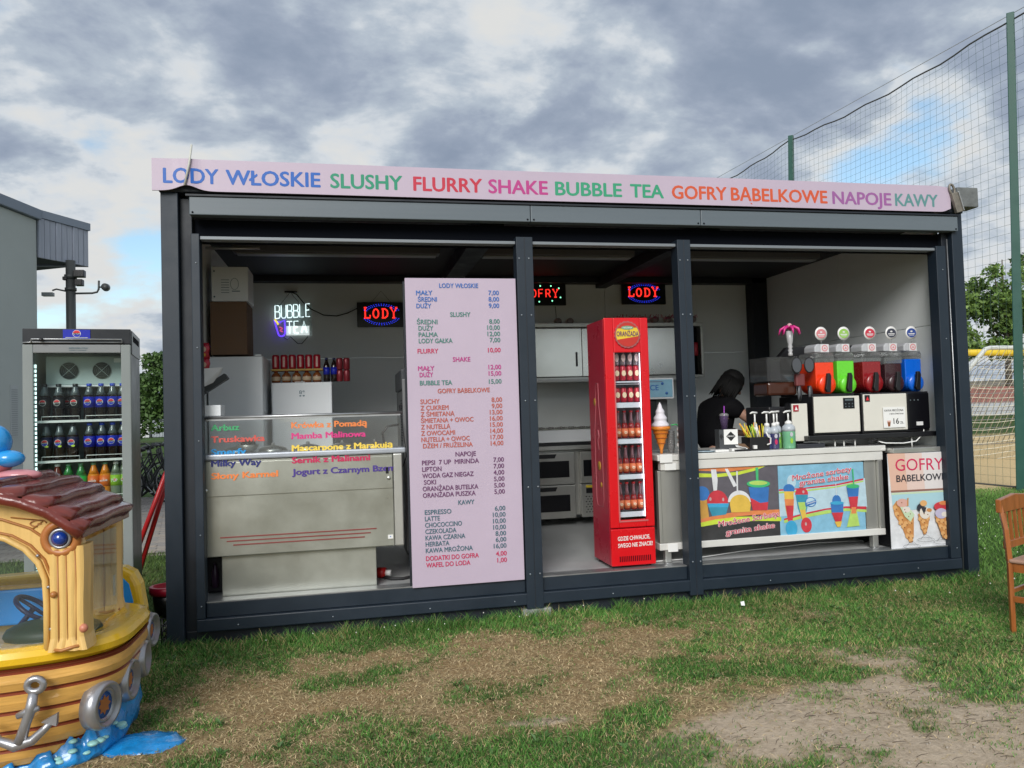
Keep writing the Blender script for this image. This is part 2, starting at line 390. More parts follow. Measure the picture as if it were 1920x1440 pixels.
# ---------------------------------------------------------------- grass and straw blades
def blades(name, x, y, h, w, lean, col, label, flat=False):
    n = len(x); ang = np.random.rand(n)*2*np.pi; la = np.random.rand(n)*2*np.pi
    z = np.where((np.abs(x) < 30), ground_z(x, y), 0)-.003
    sx, sy = np.cos(ang)*w, np.sin(ang)*w; lx, ly = np.cos(la)*lean, np.sin(la)*lean
    V = np.zeros((n, 5, 3))
    V[:, 0] = np.stack([x-sx, y-sy, z], 1); V[:, 1] = np.stack([x+sx, y+sy, z], 1)
    mz = .6 if not flat else .75
    V[:, 2] = np.stack([x-sx*.8+lx*.35, y-sy*.8+ly*.35, z+h*mz], 1); V[:, 3] = np.stack([x+sx*.8+lx*.35, y+sy*.8+ly*.35, z+h*mz], 1)
    V[:, 4] = np.stack([x+lx, y+ly, z+h*(1. if not flat else .6)], 1)
    me = bpy.data.meshes.new(name); me.vertices.add(n*5); me.vertices.foreach_set('co', V.ravel())
    bi = np.arange(n)[:, None]*5
    lp = np.concatenate([bi+np.array([0, 1, 3, 2])[None], bi+np.array([2, 3, 4])[None]], 1).ravel()
    me.loops.add(n*7); me.loops.foreach_set('vertex_index', lp); me.polygons.add(n*2)
    st = (np.arange(n)[:, None]*7+np.array([0, 4])[None]).ravel(); me.polygons.foreach_set('loop_start', st); me.update(calc_edges=True)
    ca = me.color_attributes.new('Col', 'FLOAT_COLOR', 'POINT'); cc = np.repeat(np.concatenate([col, np.ones((n, 1))], 1)[:, None], 5, 1)
    ca.data.foreach_set('color', cc.ravel()); me.materials.append(M_BLADE)
    o = bpy.data.objects.new(name, me); COL.objects.link(o); o['kind'] = 'stuff'; o['label'] = label; o['category'] = 'grass'
    return o
M_BLADE = mat('blade', (.1, .1, .05), .6, attr='Col', spec=.25)
def scatter(n, x0, x1, y0, y1): return np.random.uniform(x0, x1, n), np.random.uniform(y0, y1, n)
x, y = scatter(330000, -.7, 6.2, -2.95, .12)
camd = np.hypot(x-1.16, y+5.24); inview = (np.abs(np.arctan2(x-1.16, y+5.24)-.2086) < .64)
g, d, sn, pv = masks(x, y); clump = fbm(x, y, 9., 77)
edgeh = np.exp(-((y+.02)/.16)**2)
keep = (np.random.rand(len(x)) < np.clip(g*(.25+1.3*clump), 0, 1)) & inview & ~((y > -.0) & (x > -.02) & (x < 6.02)); x, y, g, clump, edgeh = x[keep], y[keep], g[keep], clump[keep], edgeh[keep]; n = len(x)
h = (.010+.024*clump*np.random.rand(n)+.012*np.random.rand(n))*(.6+.5*g)+edgeh*np.random.rand(n)*.075*(clump*1.6)
t = np.random.rand(n, 1); dry = (np.random.rand(n) < .09+1.0*np.clip(fbm(x, y, 3., 55)-.50, 0, .4)+.05*(x > 3.5))[:, None]
col = np.array([[.032, .10, .018]])*(1-t)+np.array([[.13, .30, .055]])*t; col = np.where(dry, np.array([[.38, .31, .14]]), col); col = col*(.45+1.1*fbm(x, y, 2.2, 91))[:, None]
blades('grass', x, y, h, .0011+.0012*np.random.rand(n), h*.75, col, 'short green grass in uneven clumps before the kiosk')
x, y = scatter(150000, -.7, 6.2, -2.95, .0)
g, d, sn, pv = masks(x, y); inview = (np.abs(np.arctan2(x-1.16, y+5.24)-.2086) < .64)
keep = (np.random.rand(len(x)) < np.clip(1-.55*g-.93*d, .02, 1)) & inview; x, y = x[keep], y[keep]; n = len(x)
t = np.random.rand(n, 1); col = np.array([[.20, .14, .065]])*(1-t)+np.array([[.72, .57, .33]])*t
blades('dry_grass', x, y, .004+.012*np.random.rand(n), .0012+.0016*np.random.rand(n), .025+.045*np.random.rand(n), col, 'dry straw coloured grass lying flat on the worn lawn', True)
# lawn to the right of the kiosk and behind it, coarser
x, y = scatter(90000, 5.9, 13, -2.2, 4.9)
g, d, sn, pv = masks(x, y); keep = (np.random.rand(len(x)) < g*(1-d)) & (np.abs(np.arctan2(x-1.16, y+5.24)-.2086) < .63) & ~((x < 6.05) & (y > 0)); x, y = x[keep], y[keep]; n = len(x)
t = np.random.rand(n, 1); col = (np.array([[.04, .11, .02]])*(1-t)+np.array([[.17, .32, .065]])*t)*(.6+.8*fbm(x, y, 1.2, 91))[:, None]
blades('grass', x, y, .02+.045*np.random.rand(n), .002+.002*np.random.rand(n), .03+.03*np.random.rand(n), col, 'green lawn between the kiosk and the net fence')
x, y = scatter(45000, -4.5, -.02, -1.2, 3.8)
keep = np.random.rand(len(x)) < .75; x, y = x[keep], y[keep]; n = len(x)
t = np.random.rand(n, 1); col = (np.array([[.03, .07, .015]])*(1-t)+np.array([[.12, .19, .045]])*t)
blades('grass', x, y, .02+.05*np.random.rand(n), .002+.002*np.random.rand(n), .03+.03*np.random.rand(n), col, 'green grass between the kiosk and the paved yard')
# clover flowers on the right lawn
m = MB(); r_ = np.random.RandomState(8)
mw = mat('clover_white', (.7, .68, .62), .7)
for k in range(150):
    x, y = r_.uniform(5.0, 9.5), r_.uniform(-1.6, 3.5)
    if 0 < y and x < 6.05: continue
    m.sphere((x, y, .035+.015*r_.rand()), .0055, mw, 6, 4)
for k in range(14): m.sphere((r_.uniform(0.3, 3.5), r_.uniform(-.25, -.05), .05+.04*r_.rand()), .004, mw, 6, 4)
o = obj('clover_flowers', m, kind='stuff'); o['label'] = 'tiny white clover flowers scattered in the lawn'
# twigs and crumbs on the bare earth
m = MB(); mt = mat('twig_brown', (.06, .045, .03), .9); mst = mat('pebble', (.33, .29, .24), .9)
for k in range(1900):
    x, y = r_.uniform(1.2, 5.4), r_.uniform(-2.95, -1.1); dd = masks(np.array([x]), np.array([y]))[1][0]
    if dd < .45: continue
    z = float(ground_z(np.array([x]), np.array([y]))[0]); a = r_.uniform(0, math.pi)*.5-.4; l = r_.uniform(.01, .085)
    if r_.rand() < .65: m.tube([(x, y, z+.001), (x+l*math.cos(a)*.5, y+l*math.sin(a)*.5+.004, z+.003), (x+l*math.cos(a), y+l*math.sin(a), z+.001)], r_.uniform(.0006, .0014), mt, 3)
    else: s_ = r_.uniform(.002, .007); m.sphere((x, y, z+s_*.3), s_, mst, 5, 3)
o = obj('twigs_and_pebbles', m, kind='stuff'); o['label'] = 'dark twigs and small pebbles on bare earth'
# low weeds with broader leaves (rosettes), single clumps on the earth and lawn edge
m = MB(); ml = mat('weed_leaf', (.06, .13, .03), .6, 0, .3, 30)
for k in range(420):
    x, y = r_.uniform(-.2, 5.2), r_.uniform(-2.9, -.08); gg = masks(np.array([x]), np.array([y]))[0][0]
    if gg < .55: continue
    z = float(ground_z(np.array([x]), np.array([y]))[0])
    for j in range(7):
        a = r_.uniform(0, 6.28); l = r_.uniform(.015, .04); w = l*.22; ca_, sa_ = math.cos(a), math.sin(a); up_ = r_.uniform(.3, .9)*l
        p = lambda u, v, h_: (x+ca_*u-sa_*v, y+sa_*u+ca_*v, z+h_)
        m.add([p(0, 0, .002), p(l*.5, -w, up_*.8), p(l, 0, up_), p(l*.5, w, up_*.8)], [(0, 1, 2, 3)], ml)
o = obj('weed_leaves', m, kind='stuff'); o['label'] = 'broad leaved weeds mixed into the green patches'
# paved yard on the left: sheet, then the nearest bricks one by one
pm = bpy.data.materials.new('paver_sheet'); pm.use_nodes = True; nt = pm.node_tree; L = nt.links.new; b = nt.nodes['Principled BSDF']; gc = N('ShaderNodeNewGeometry')
br = N('ShaderNodeTexBrick'); L(gc.outputs['Position'], br.inputs['Vector']); br.inputs['Scale'].default_value = 1.0
br.inputs['Brick Width'].default_value = .2; br.inputs['Row Height'].default_value = .1; br.inputs['Mortar Size'].default_value = .006
br.inputs['Color1'].default_value = (.20, .175, .16, 1); br.inputs['Color2'].default_value = (.30, .275, .25, 1); br.inputs['Mortar'].default_value = (.08, .075, .07, 1)
L(br.outputs['Color'], b.inputs['Base Color']); b.inputs['Roughness'].default_value = .9
pave = obj('pavement', MB().add([(-14, 3.8, .012), (.25, 3.8, .012), (.25, 10.6, .012), (-14, 10.6, .012)], [(0, 1, 2, 3)], pm)); pave['kind'] = 'structure'
mbr = [mat('paver_grey', (.25, .23, .21), .9, 0, .2, 12, .3, 60), mat('paver_warm', (.30, .26, .22), .9, 0, .2, 12, .3, 60)]
brick_me = []
for k in range(2):
    mb_ = B(-.097, .097, -.047, .047, 0, .05, mbr[k]); t_ = bpy.data.meshes.new('brick'); t_.from_pydata([tuple(p) for p in mb_.v], [], mb_.f); t_.materials.append(mbr[k]); brick_me.append(t_)
cnt = 0
for row in range(40):
    for c_ in range(7):
        if cnt >= 290: break
        xx = -2.05+.2*c_+(.1 if row % 2 else 0)-row*.02; yy = 3.86+.1*row
        o = bpy.data.objects.new('brick', brick_me[random.random() < .4]); COL.objects.link(o); o.parent = pave
        o.location = (xx, yy, -.028+random.uniform(-.003, .003)); o.rotation_euler = (random.uniform(-.01, .01), random.uniform(-.01, .01), 0); cnt += 1

# ---------------------------------------------------------------- kiosk
K = thing('kiosk', 'long anthracite steel container kiosk with open front and pink roof sign', 'kiosk', (3, 1.5, 0))
def kp(name, mb, bevel=.004, label=None): return obj(name, mb, K, label, bevel)
kp('corner_post', B(0, .105, 0, .14, -.01, 2.905, M_ANT)); kp('corner_post', B(5.90, 6.0, 0, .14, -.01, 2.905, M_ANT))
kp('corner_post', B(0, .14, 2.86, 3.0, -.02, 2.905, M_ANT)); kp('corner_post', B(5.86, 6.0, 2.86, 3.0, -.02, 2.905, M_ANT))
kp('post_recess', B(.105, .18, .05, .10, .02, 2.88, M_ANT2)); kp('post_recess', B(5.845, 5.90, .05, .10, .02, 2.76, M_ANT2))
kp('base_beam', B(.107, 5.898, .045, .2, -.02, .088, M_ANT2), .006)
kp('ledge_beam', B(.18, 5.84, -.006, .12, .088, .168, M_ANT), .006)
for a, b_ in ((.235, 2.325), (2.447, 3.535), (3.642, 5.745)):
    kp('sill_panel', B(a, b_, .03, .10, .170, .262, M_ANT), .003)
    kp('sill_strip', B(a, b_, .028, .14, .263, .270, M_ALU), 0)
for a, b_, in ((.18, .232), (5.747, 5.835)): kp('frame_post', B(a, b_, 0, .10, .170, 2.64, M_ANT), .004)
for a, b_ in ((2.327, 2.445), (3.537, 3.64)):
    kp('mullion', MB().box(a, b_, -.012, .10, .06, 2.652, M_ANT).box((a+b_)/2-.003, (a+b_)/2+.003, -.0145, -.010, .06, 2.65, M_ANT2), .003)
for a, b_ in ((.234, 2.325), (2.447, 3.535), (3.642, 5.745)):
    kp('top_rail', B(a, b_, .01, .09, 2.604, 2.626, M_RG), .003)
kp('shutter_slot', B(.18, 5.92, .092, .139, 2.60, 2.752, M_BLK), 0)
for a, b_ in ((.18, 2.43), (2.434, 3.72), (3.724, 5.93)):
    kp('fascia_panel', B(a, b_, -.035, .04, 2.754, 2.872, M_FAS), .005)
kp('drip_edge', B(.16, 5.93, -.045, .05, 2.874, 2.886, M_ANT2), 0)
kp('roof', B(-.01, 6.01, -.01, 3.01, 2.905, 3.0, M_ANT2), .01)
kp('floor', B(.107, 5.90, .142, 2.95, .18, .258, M_FLOOR), 0)
kp('ceiling', B(.08, 5.87, .14, 2.95, 2.862, 2.90, mat('ceiling_dark', (.014, .015, .019), .65)), 0)
for x0, x1 in ((.08, 2.0), (2.003, 3.95), (3.953, 5.87)):
    kp('wall_panel', B(x0, x1, 2.85, 2.90, .26, 2.03, M_WALL), .003); kp('wall_panel', B(x0, x1, 2.85, 2.90, 2.034, 2.86, M_WALL), .003)
for y0, y1 in ((.142, 1.398), (1.402, 2.85)):
    kp('wall_panel', B(5.85, 5.895, y0, y1, .26, 2.03, M_WALLR), .003); kp('wall_panel', B(5.85, 5.895, y0, y1, 2.034, 2.86, M_WALLR), .003)
    kp('wall_panel', B(.03, .078, y0, y1, .26, 2.86, M_WALL), .003)
kp('corner_cover', B(5.66, 5.848, 2.70, 2.848, .26, 2.86, M_ANT2)); kp('ceiling_beam', B(2.1, 2.28, .15, 2.85, 2.74, 2.86, M_ANT2)); kp('ceiling_beam', B(3.85, 3.97, .15, 2.85, 2.76, 2.86, M_ANT2))
kp('ceiling_beam', B(.09, 5.84, 2.70, 2.84, 2.80, 2.861, M_ANT2)) 
kp('door_seal', MB().tube([(5.868, .02, .05), (5.872, .02, 1.3), (5.868, .02, 2.7)], .004, M_ALU, 5), 0)
kp('skid', B(2.3, 2.50, -.004, .04, .0, .058, mat('galvanised', (.45, .46, .46), .5, .6, .2, 20)), .003)
s = MB()
for x in (2.35, 2.42, 3.56, 3.62): 
    for z in (.3, .9, 1.5, 2.1, 2.5): s.lathe((x+.01*math.sin(z*9), -.012, z), [(.006, 0), (.006, .003), (.002, .005)], M_SCREW, 8, 'Y')
for x in (.21, 5.80):
    for z in (.25, .7, 1.3, 1.9, 2.45): s.lathe((x, 0, z), [(.005, 0), (.005, .003), (.002, .005)], M_SCREW, 8, 'Y')
for x in (.2, 2.41, 2.455, 3.70, 3.745, 5.91): s.lathe((x, -.035, 2.77), [(.007, 0), (.006, .004), (.002, .005)], M_BLK, 8, 'Y')
for x in np.arange(.4, 5.8, .62): s.lathe((x+random.uniform(-.1, .1), -.006, .12), [(.005, 0), (.005, .003), (.001, .004)], M_SCREW, 8, 'Y')
o = obj('screws', s, K); o['kind'] = 'stuff'
kp('timber_end', B(5.955, 6.15, -.02, .12, 2.955, 3.115, mat('weathered_timber', (.14, .15, .15), .8, 0, .35, 8, .5, 30)), .008)
# roof sign
T = thing('roof_sign', 'long pink banner sign with coloured Polish words along the kiosk roof edge', 'sign', (3, -.04, 2.9))
def bz(x):
    z = 2.905
    if x < .45: z = 2.905+.035*math.exp(-((x-.17)/.08)**2)
    return z
xs = list(np.linspace(-.04, .5, 28))+list(np.linspace(.6, 5.6, 20))+list(np.linspace(5.65, 5.87, 12))
tv = []; 
for x in xs:
    yy = -.040-.012*math.exp(-((x-.17)/.05)**2)-.004*math.sin(x*2.1)
    zb = bz(x)+(0 if x < 5.7 else -.0+((x-5.7)/.17)**3*.01); zt = 3.112-(max(0, x-5.75)*.1)
    if x > 5.80: zb += (x-5.80)*.25
    tv += [(x, yy, zb), (x, yy, zt), (x, yy+.012, zb), (x, yy+.012, zt)]
mb = MB(); fs = []
for k in range(len(xs)-1):
    a = k*4; c_ = a+4
    fs += [(a, c_, c_+1, a+1), (a+2, a+3, c_+3, c_+2), (a+1, c_+1, c_+3, a+3), (a, a+2, c_+2, c_)]
fs += [(0, 1, 3, 2), (len(tv)-4, len(tv)-2, len(tv)-1, len(tv)-3)]
mb.add(tv, fs, M_PINK); obj('banner', mb, T)
WORDS = [('LODY', 0.03, 0.36, M_BLUE), ('WŁOSKIE', 0.41, 1.0, M_BLUE), ('SLUSHY', 1.07, 1.54, M_GREEN), ('FLURRY', 1.62, 2.09, M_RED), ('SHAKE', 2.14, 2.56, M_MAG), ('BUBBLE', 2.62, 3.11, mat('mint_print', (.03, .30, .16), .5)), ('TEA', 3.18, 3.43, mat('mint_print', (0, 0, 0))),
         ('GOFRY', 3.5, 3.93, M_ORA), ('BĄBELKOWE', 3.97, 4.77, M_ORA), ('NAPOJE', 4.82, 5.33, mat('plum_print', (.30, .10, .30), .5)), ('KAWY', 5.37, 5.75, mat('grey_teal_print', (.10, .25, .25), .5))]
for w, a, b_, m_ in WORDS:
    z = 2.953-.012*(a/5.8)
    mb = MB().text(w, a, b_, z+.002, .096, m_, 0, .052)
    for p in mb.v: p.y += -.0406-.012*math.exp(-((p.x-.17)/.05)**2)-.004*math.sin(p.x*2.1)
    obj('lettering', mb, T)
tag(obj('tie_rod', MB().tube([(.16, -.065, 2.935), (.19, -.063, 3.08), (.205, -.06, 3.20)], .007, mat('pale_rod', (.55, .55, .5), .5), 8)), 'thin pale rod sticking up through the left end of the pink roof sign', 'rod')
T = thing('lifting_lug', 'grey steel lug with a ring fixed at the right end of the pink roof sign', 'lifting lug', (5.92, -.05, 2.9))
X = Matrix.Translation((5.93, -.05, 2.90)) @ Matrix.Rotation(rad(-16), 4, 'Y')
mb = MB(); mb.X = X; M_LUG = mat('rusty_lug', (.22, .20, .17), .55, .5, .3, 30); mb.box(-.028, .028, -.018, .012, 0, .16, M_LUG).box(.028, .036, -.028, .02, 0, .16, M_ALU); obj('plate', mb, T, bevel=.004)
mb = MB(); mb.X = X; mb.tube([(-.0+.022*math.cos(a_), 0, .19+.042*math.sin(a_)) for a_ in np.linspace(0, 2*math.pi, 16, endpoint=False)], .009, M_LUG, 8, True); obj('ring', mb, T)
# ---------------------------------------------------------------- menu board
T = thing('menu_board', 'tall pink price board standing at the left of the first mullion', 'sign', (1.93, 0, .26))
mb = B(1.545, 2.318, .006, .018, .262, 2.36, M_PINK); obj('panel', mb, T, bevel=.002)
obj('back_frame', MB().box(1.532, 1.57, .03, .06, .27, 2.34, M_ANT2).box(2.27, 2.315, .03, .06, .27, 2.34, M_ANT2).box(1.56, 2.27, .03, .06, 2.30, 2.34, M_ANT2), T)
MENU = [('LODY WŁOSKIE', 1.78, 2.05, 2.31, ''), ('MAŁY', 1.62, 1.73, 2.26, '7,00'), ('ŚREDNI', 1.63, 1.76, 2.215, '8,00'), ('DUŻY', 1.62, 1.72, 2.17, '9,00'), ('SLUSHY', 1.85, 1.99, 2.11, ''), ('ŚREDNI', 1.62, 1.76, 2.06, '8,00'), ('DUŻY', 1.63, 1.73, 2.017, '10,00'), ('PALMA', 1.63, 1.76, 1.973, '12,00'), ('LODY GAŁKA', 1.63, 1.86, 1.93, '7,00'), ('FLURRY', 1.62, 1.76, 1.86, '10,00'), ('SHAKE', 1.86, 1.98, 1.8, ''), ('MAŁY', 1.62, 1.73, 1.742, '12,00'), ('DUŻY', 1.63, 1.72, 1.698, '15,00'), ('BUBBLE TEA', 1.63, 1.85, 1.642, '15,00'), ('GOFRY BĄBELKOWE', 1.75, 2.11, 1.585, ''), ('SUCHY', 1.63, 1.76, 1.515, '8,00'), ('Z CUKREM', 1.63, 1.82, 1.472, '9,00'), ('Z ŚMIETANĄ', 1.63, 1.86, 1.429, '13,00'), ('ŚMIETANA + OWOC', 1.63, 1.99, 1.386, '16,00'), ('Z NUTELLĄ', 1.63, 1.83, 1.343, '15,00'), ('Z OWOCAMI', 1.63, 1.86, 1.30, '14,00'), ('NUTELLA + OWOC', 1.63, 1.96, 1.257, '17,00'), ('DŻEM / FRUŻELINA', 1.64, 1.98, 1.214, '14,00'), ('NAPOJE', 1.86, 2.0, 1.15, ''), ('PEPSI  7 UP  MIRINDA', 1.63, 2.02, 1.10, '7,00'), ('LIPTON', 1.63, 1.76, 1.056, '7,00'), ('WODA GAZ NIEGAZ', 1.63, 1.98, 1.012, '4,00'), ('SOKI', 1.64, 1.72, 0.968, '5,00'), ('ORANŻADA BUTELKA', 1.63, 2.01, 0.924, '5,00'), ('ORANŻADA PUSZKA', 1.63, 1.99, 0.88, '5,00'), ('KAWY', 1.87, 1.98, 0.82, ''), ('ESPRESSO', 1.64, 1.82, 0.765, '6,00'), ('LATTE', 1.64, 1.74, 0.722, '10,00'), ('CHOCOCCINO', 1.64, 1.89, 0.679, '10,00'), ('CZEKOLADA', 1.64, 1.85, 0.636, '10,00'), ('KAWA CZARNA', 1.64, 1.91, 0.593, '8,00'), ('HERBATA', 1.64, 1.8, 0.551, '6,00'), ('KAWA MROŻONA', 1.64, 1.96, 0.508, '16,00'), ('DODATKI DO GOFRA', 1.64, 2.0, 0.455, '4,00'), ('WAFEL DO LODA', 1.64, 1.94, 0.41, '1,00')]
M_BLU2 = mat('menu_blue', (.03, .13, .42), .5); M_ORM = mat('menu_rust', (.45, .10, .07), .5); M_MAR = mat('menu_maroon', (.13, .04, .12), .5); M_SLT = mat('menu_slate', (.06, .13, .17), .5)
M_GRM = mat('menu_green', (.06, .20, .17), .5); M_REM = mat('menu_red', (.50, .03, .10), .5)
def mcol(i):
    return M_BLU2 if i < 4 else M_GRM if i < 9 else M_REM if i == 9 else M_MAG if i < 13 else M_GRM if i == 13 else M_ORM if i < 23 else M_MAR if i < 30 else M_SLT if i < 38 else M_REM
for i, (s_, a, b_, z, p_) in enumerate(MENU):
    mb = MB().text(s_, a, b_, z-.017, .031, mcol(i), .003, .045)
    obj('lettering', mb, T)
    if p_: obj('price', MB().text(p_, 0, None, z-.016, .031, mcol(i), .003, .040, right=2.195), T)
# ---------------------------------------------------------------- gelato freezer
T = thing('ice_cream_freezer', 'low steel scoop ice cream freezer with glass screen and coloured flavour names', 'freezer', (.85, .4, .26))
FX0, FX1 = .215, 1.50
obj('cabinet', B(FX0, FX1-.06, .12, .78, .535, 1.165, M_STEELD), T, bevel=.006)
obj('corner_trim', B(FX1-.058, FX1+.005, .105, .78, .535, 1.165, M_STEEL), T, bevel=.008)
obj('upper_panel', B(FX0+.005, FX1-.065, .112, .118, .93, 1.15, M_STEELD), T, bevel=.002)
obj('plinth', B(.31, 1.315, .16, .72, .26, .533, M_STEELD), T, bevel=.005)
obj('counter_edge', B(FX0-.01, FX1+.03, .10, .34, 1.167, 1.205, mat('pale_trim', (.42, .45, .50), .35, .3, .1, 5)), T, bevel=.010)
obj('top_plate', B(FX0, FX1+.02, .345, .80, 1.167, 1.19, M_STEEL), T, bevel=.003)
for k, (a, b_, z) in enumerate(((.31, 1.32, .660), (.35, 1.28, .634), (.39, 1.24, .608))):
    obj('stripe', B(a, b_, .1165, .1195, z-.004, z+.004, mat('dull_red_stripe', (.22, .045, .04), .5)), T)
obj('glass_screen', B(FX0, FX1, .120, .126, 1.207, 1.435, glass('screen_glass', (.93, .95, .94), .9, .03, .05, (.75, .75, .75))), T)
obj('screen_rail', MB().tube([(FX0-.02, .123, 1.445), (FX1+.015, .123, 1.445)], .011, M_ALU, 10).box(FX0, FX1, .117, .129, 1.425, 1.437, M_ALU), T)
obj('lid_handle', MB().tube([(1.40, .3, 1.2), (1.38, .3, 1.30), (1.42, .3, 1.35), (1.50, .3, 1.36)], .008, M_BLACKP, 8), T)
for x in (.225, 1.41): 
    mb = MB().lathe((x, .116, 1.0 if x > 1 else .97), [(.016, 0), (.014, .008), (.006, .012)], M_STEEL, 12, 'Y'); obj('lock', mb, T)
obj('latch', B(1.39, 1.41, .108, .116, 1.03, 1.075, M_BLACKP), T, bevel=.003)
mb = B(1.395, 1.43, .113, .117, .585, .612, M_WPL); mb.disc(1.412, .600, .1125, .004, M_BLU2, 8); obj('sticker', mb, T)
M_F = {k: mat('flavour_'+k, c, .45) for k, c in dict(green=(.05, .35, .14), red=(.60, .10, .08), cyan=(.02, .28, .62), navy=(.02, .025, .16), orange=(.80, .23, .06), pink=(.65, .04, .22), yellow=(.85, .62, .09), crimson=(.55, .02, .10), violet=(.07, .04, .25)).items()}
def zz_(y, x=0): return 1.397-(y-797)*.00349
FL = [('Rabarbar', .265, .44, 1.382, 'green'), ('Truskawka', .265, .60, 1.305, 'red'), ('Smerfy', .265, .48, 1.222, 'cyan'), ('Milky Way', .265, .575, 1.148, 'navy'), ('Słony Karmel', .265, .68, 1.066, 'orange'),
      ('Krówka z Pomadą', .775, 1.27, 1.382, 'orange'), ('Mamba Malinowa', .775, 1.26, 1.310, 'pink'), ('Mascarpone z Marakują', .775, 1.44, 1.229, 'yellow'), ('Sernik z Malinami', .775, 1.285, 1.148, 'crimson'), ('Jogurt z Czarnym Bzem', .775, 1.455, 1.07, 'violet')]
FL[0] = ('Arbuz', .265, .44, 1.382, 'green')
for s_, a, b_, z, c_ in FL:
    y = .1165 if z > 1.2 else (.0965 if z > 1.16 else .1085)
    obj('lettering', MB().text(s_, a, b_, z-.021, .040, M_F[c_], y, .075), T)
# tubs in the freezer: steel lids
lid0 = None
for k, x in enumerate((.38, .62, .86, 1.10, 1.33)):
    m_ = MB().lathe((x, .46, 1.192), [(.10, 0), (.105, .008), (.09, .03), (.05, .045), (.012, .05), (.012, .065), (.001, .068)], M_STEEL, 20)
    t_ = obj('tub_lid', m_); 
    tag(t_, 'round steel tub lid on the scoop freezer, %s from the left' % ORDN[k], 'lid', 'steel lids on the scoop freezer')
T = thing('topping_bowl', 'small steel bowl with dark scoops standing on the freezer top between lids', 'bowl', (.47, .30, 1.207))
obj('bowl', MB().lathe((.47, .30, 1.207), [(.04, 0), (.06, .02), (.075, .05), (.07, .05), (.055, .022), (.03, .008)], M_STEEL, 20), T)
for k in range(5): obj('scoop', MB().sphere((.44+.017*k, .29+.01*(k % 2), 1.262+.01*(k % 2)), .016, mat('dark_cocoa', (.03, .018, .012), .5), 8, 6), T)
tag(obj('white_carton', B(.185, .325, .13, .30, 1.458, 1.53, M_WHITE), bevel=.003), 'small white carton standing on the freezer screen rail at the left post', 'carton')
# ---------------------------------------------------------------- back cabinets at left
T = thing('tall_fridge', 'tall plain white fridge in the left rear corner, boxes on top', 'fridge', (.3, 1.3, .26))
obj('body', B(.09, .50, 1.09, 1.65, .26, 1.925, M_WHITE), T, bevel=.006); obj('door', B(.092, .498, 1.05, 1.085, .30, 1.922, M_WHITE), T, bevel=.008); obj('hinge', B(.44, .49, 1.06, 1.12, 1.926, 1.936, M_ALU), T)
T = thing('white_freezer', 'shorter white freezer with drink multipacks on top', 'freezer', (.78, 1.5, .26))
obj('body', B(.535, 1.02, 1.34, 1.9, .26, 1.722, M_WHITE), T, bevel=.006); obj('door', B(.537, 1.018, 1.30, 1.335, .30, 1.72, M_WHITE), T, bevel=.008)
mb = MB().text('8*', .755, .80, 1.625, .03, M_SLT, 1.2985, .0).text('••', .755, .80, 1.595, .03, M_SLT, 1.2985, .0); obj('door_marking', mb, T); obj('paper_strip', B(.72, .80, 1.31, 1.42, 1.723, 1.727, M_WPL), T)
T = thing('cardboard_box', 'large brown cardboard box standing on the tall white fridge', 'box', (.25, 1.2, 1.925))
mcb = mat('cardboard', (.17, .10, .058), .8, 0, .1, 12); mcb2 = mat('cardboard_side', (.17, .10, .058), .8)
obj('carton', B(.115, .385, 1.06, 1.45, 1.938, 2.35, mcb), T, bevel=.003); obj('flap', MB().box(.118, .382, 1.07, 1.25, 2.351, 2.354, mcb).box(.118, .382, 1.255, 1.44, 2.351, 2.354, mcb), T)
T = thing('printed_carton', 'pale carton with line drawing on top of the brown cardboard box', 'box', (.25, 1.2, 2.355))
obj('carton', B(.13, .40, 1.05, 1.40, 2.355, 2.625, M_WHITE), T, bevel=.003)
mb = MB()
for k in range(6): mb.box(.20, .26, 1.0485, 1.0495, 2.52-.02*k, 2.524-.02*k, M_SLT)
mb.tube([(.30+.03*math.cos(a), 1.0485, 2.49+.045*math.sin(a)) for a in np.linspace(0, 6.28, 14, endpoint=False)], .0016, M_SLT, 4, True).box(.28, .34, 1.0485, 1.0495, 2.43, 2.437, M_SLT)
for z in (2.39, 2.59): mb.disc(.15, z, 1.0488, .007, M_SLT, 10)
obj('print', mb, T)
# drink packs on the freezer
def can_mesh(c, r, h, m): return MB().lathe(c, [(r*.85, 0), (r, h*.06), (r, h*.9), (r*.8, h), (r*.78, h*.985)], m, 12)
def bottle(name, label, cat, c, h=.24, r=.033, liquid=None, cap=None, lab=None, group=None, z0=.30, z1=.60, emblem=None, seg=12, glassb=None):
    c = Vector(c); T = thing(name, label, cat, tuple(c), group)
    obj('body', MB().lathe(c, [(r*.85, 0), (r, h*.04), (r*.94, h*.16), (r, h*.28), (r, h*.58), (r*.8, h*.72), (r*.40, h*.88), (r*.36, h*.93)], liquid, seg), T)
    obj('cap', MB().lathe(c, [(r*.42, h*.925), (r*.45, h*.93), (r*.45, h), (r*.40, h)], cap, 10), T)
    if lab:
        mb = MB().lathe(c, [(r*1.01, h*z0), (r*1.03, h*z0), (r*1.03, h*z1), (r*1.01, h*z1)], lab, seg)
        obj('label_band', mb, T)
        if emblem: emblem(T, c, r*1.05, c.z+h*(z0+z1)/2)
    return T
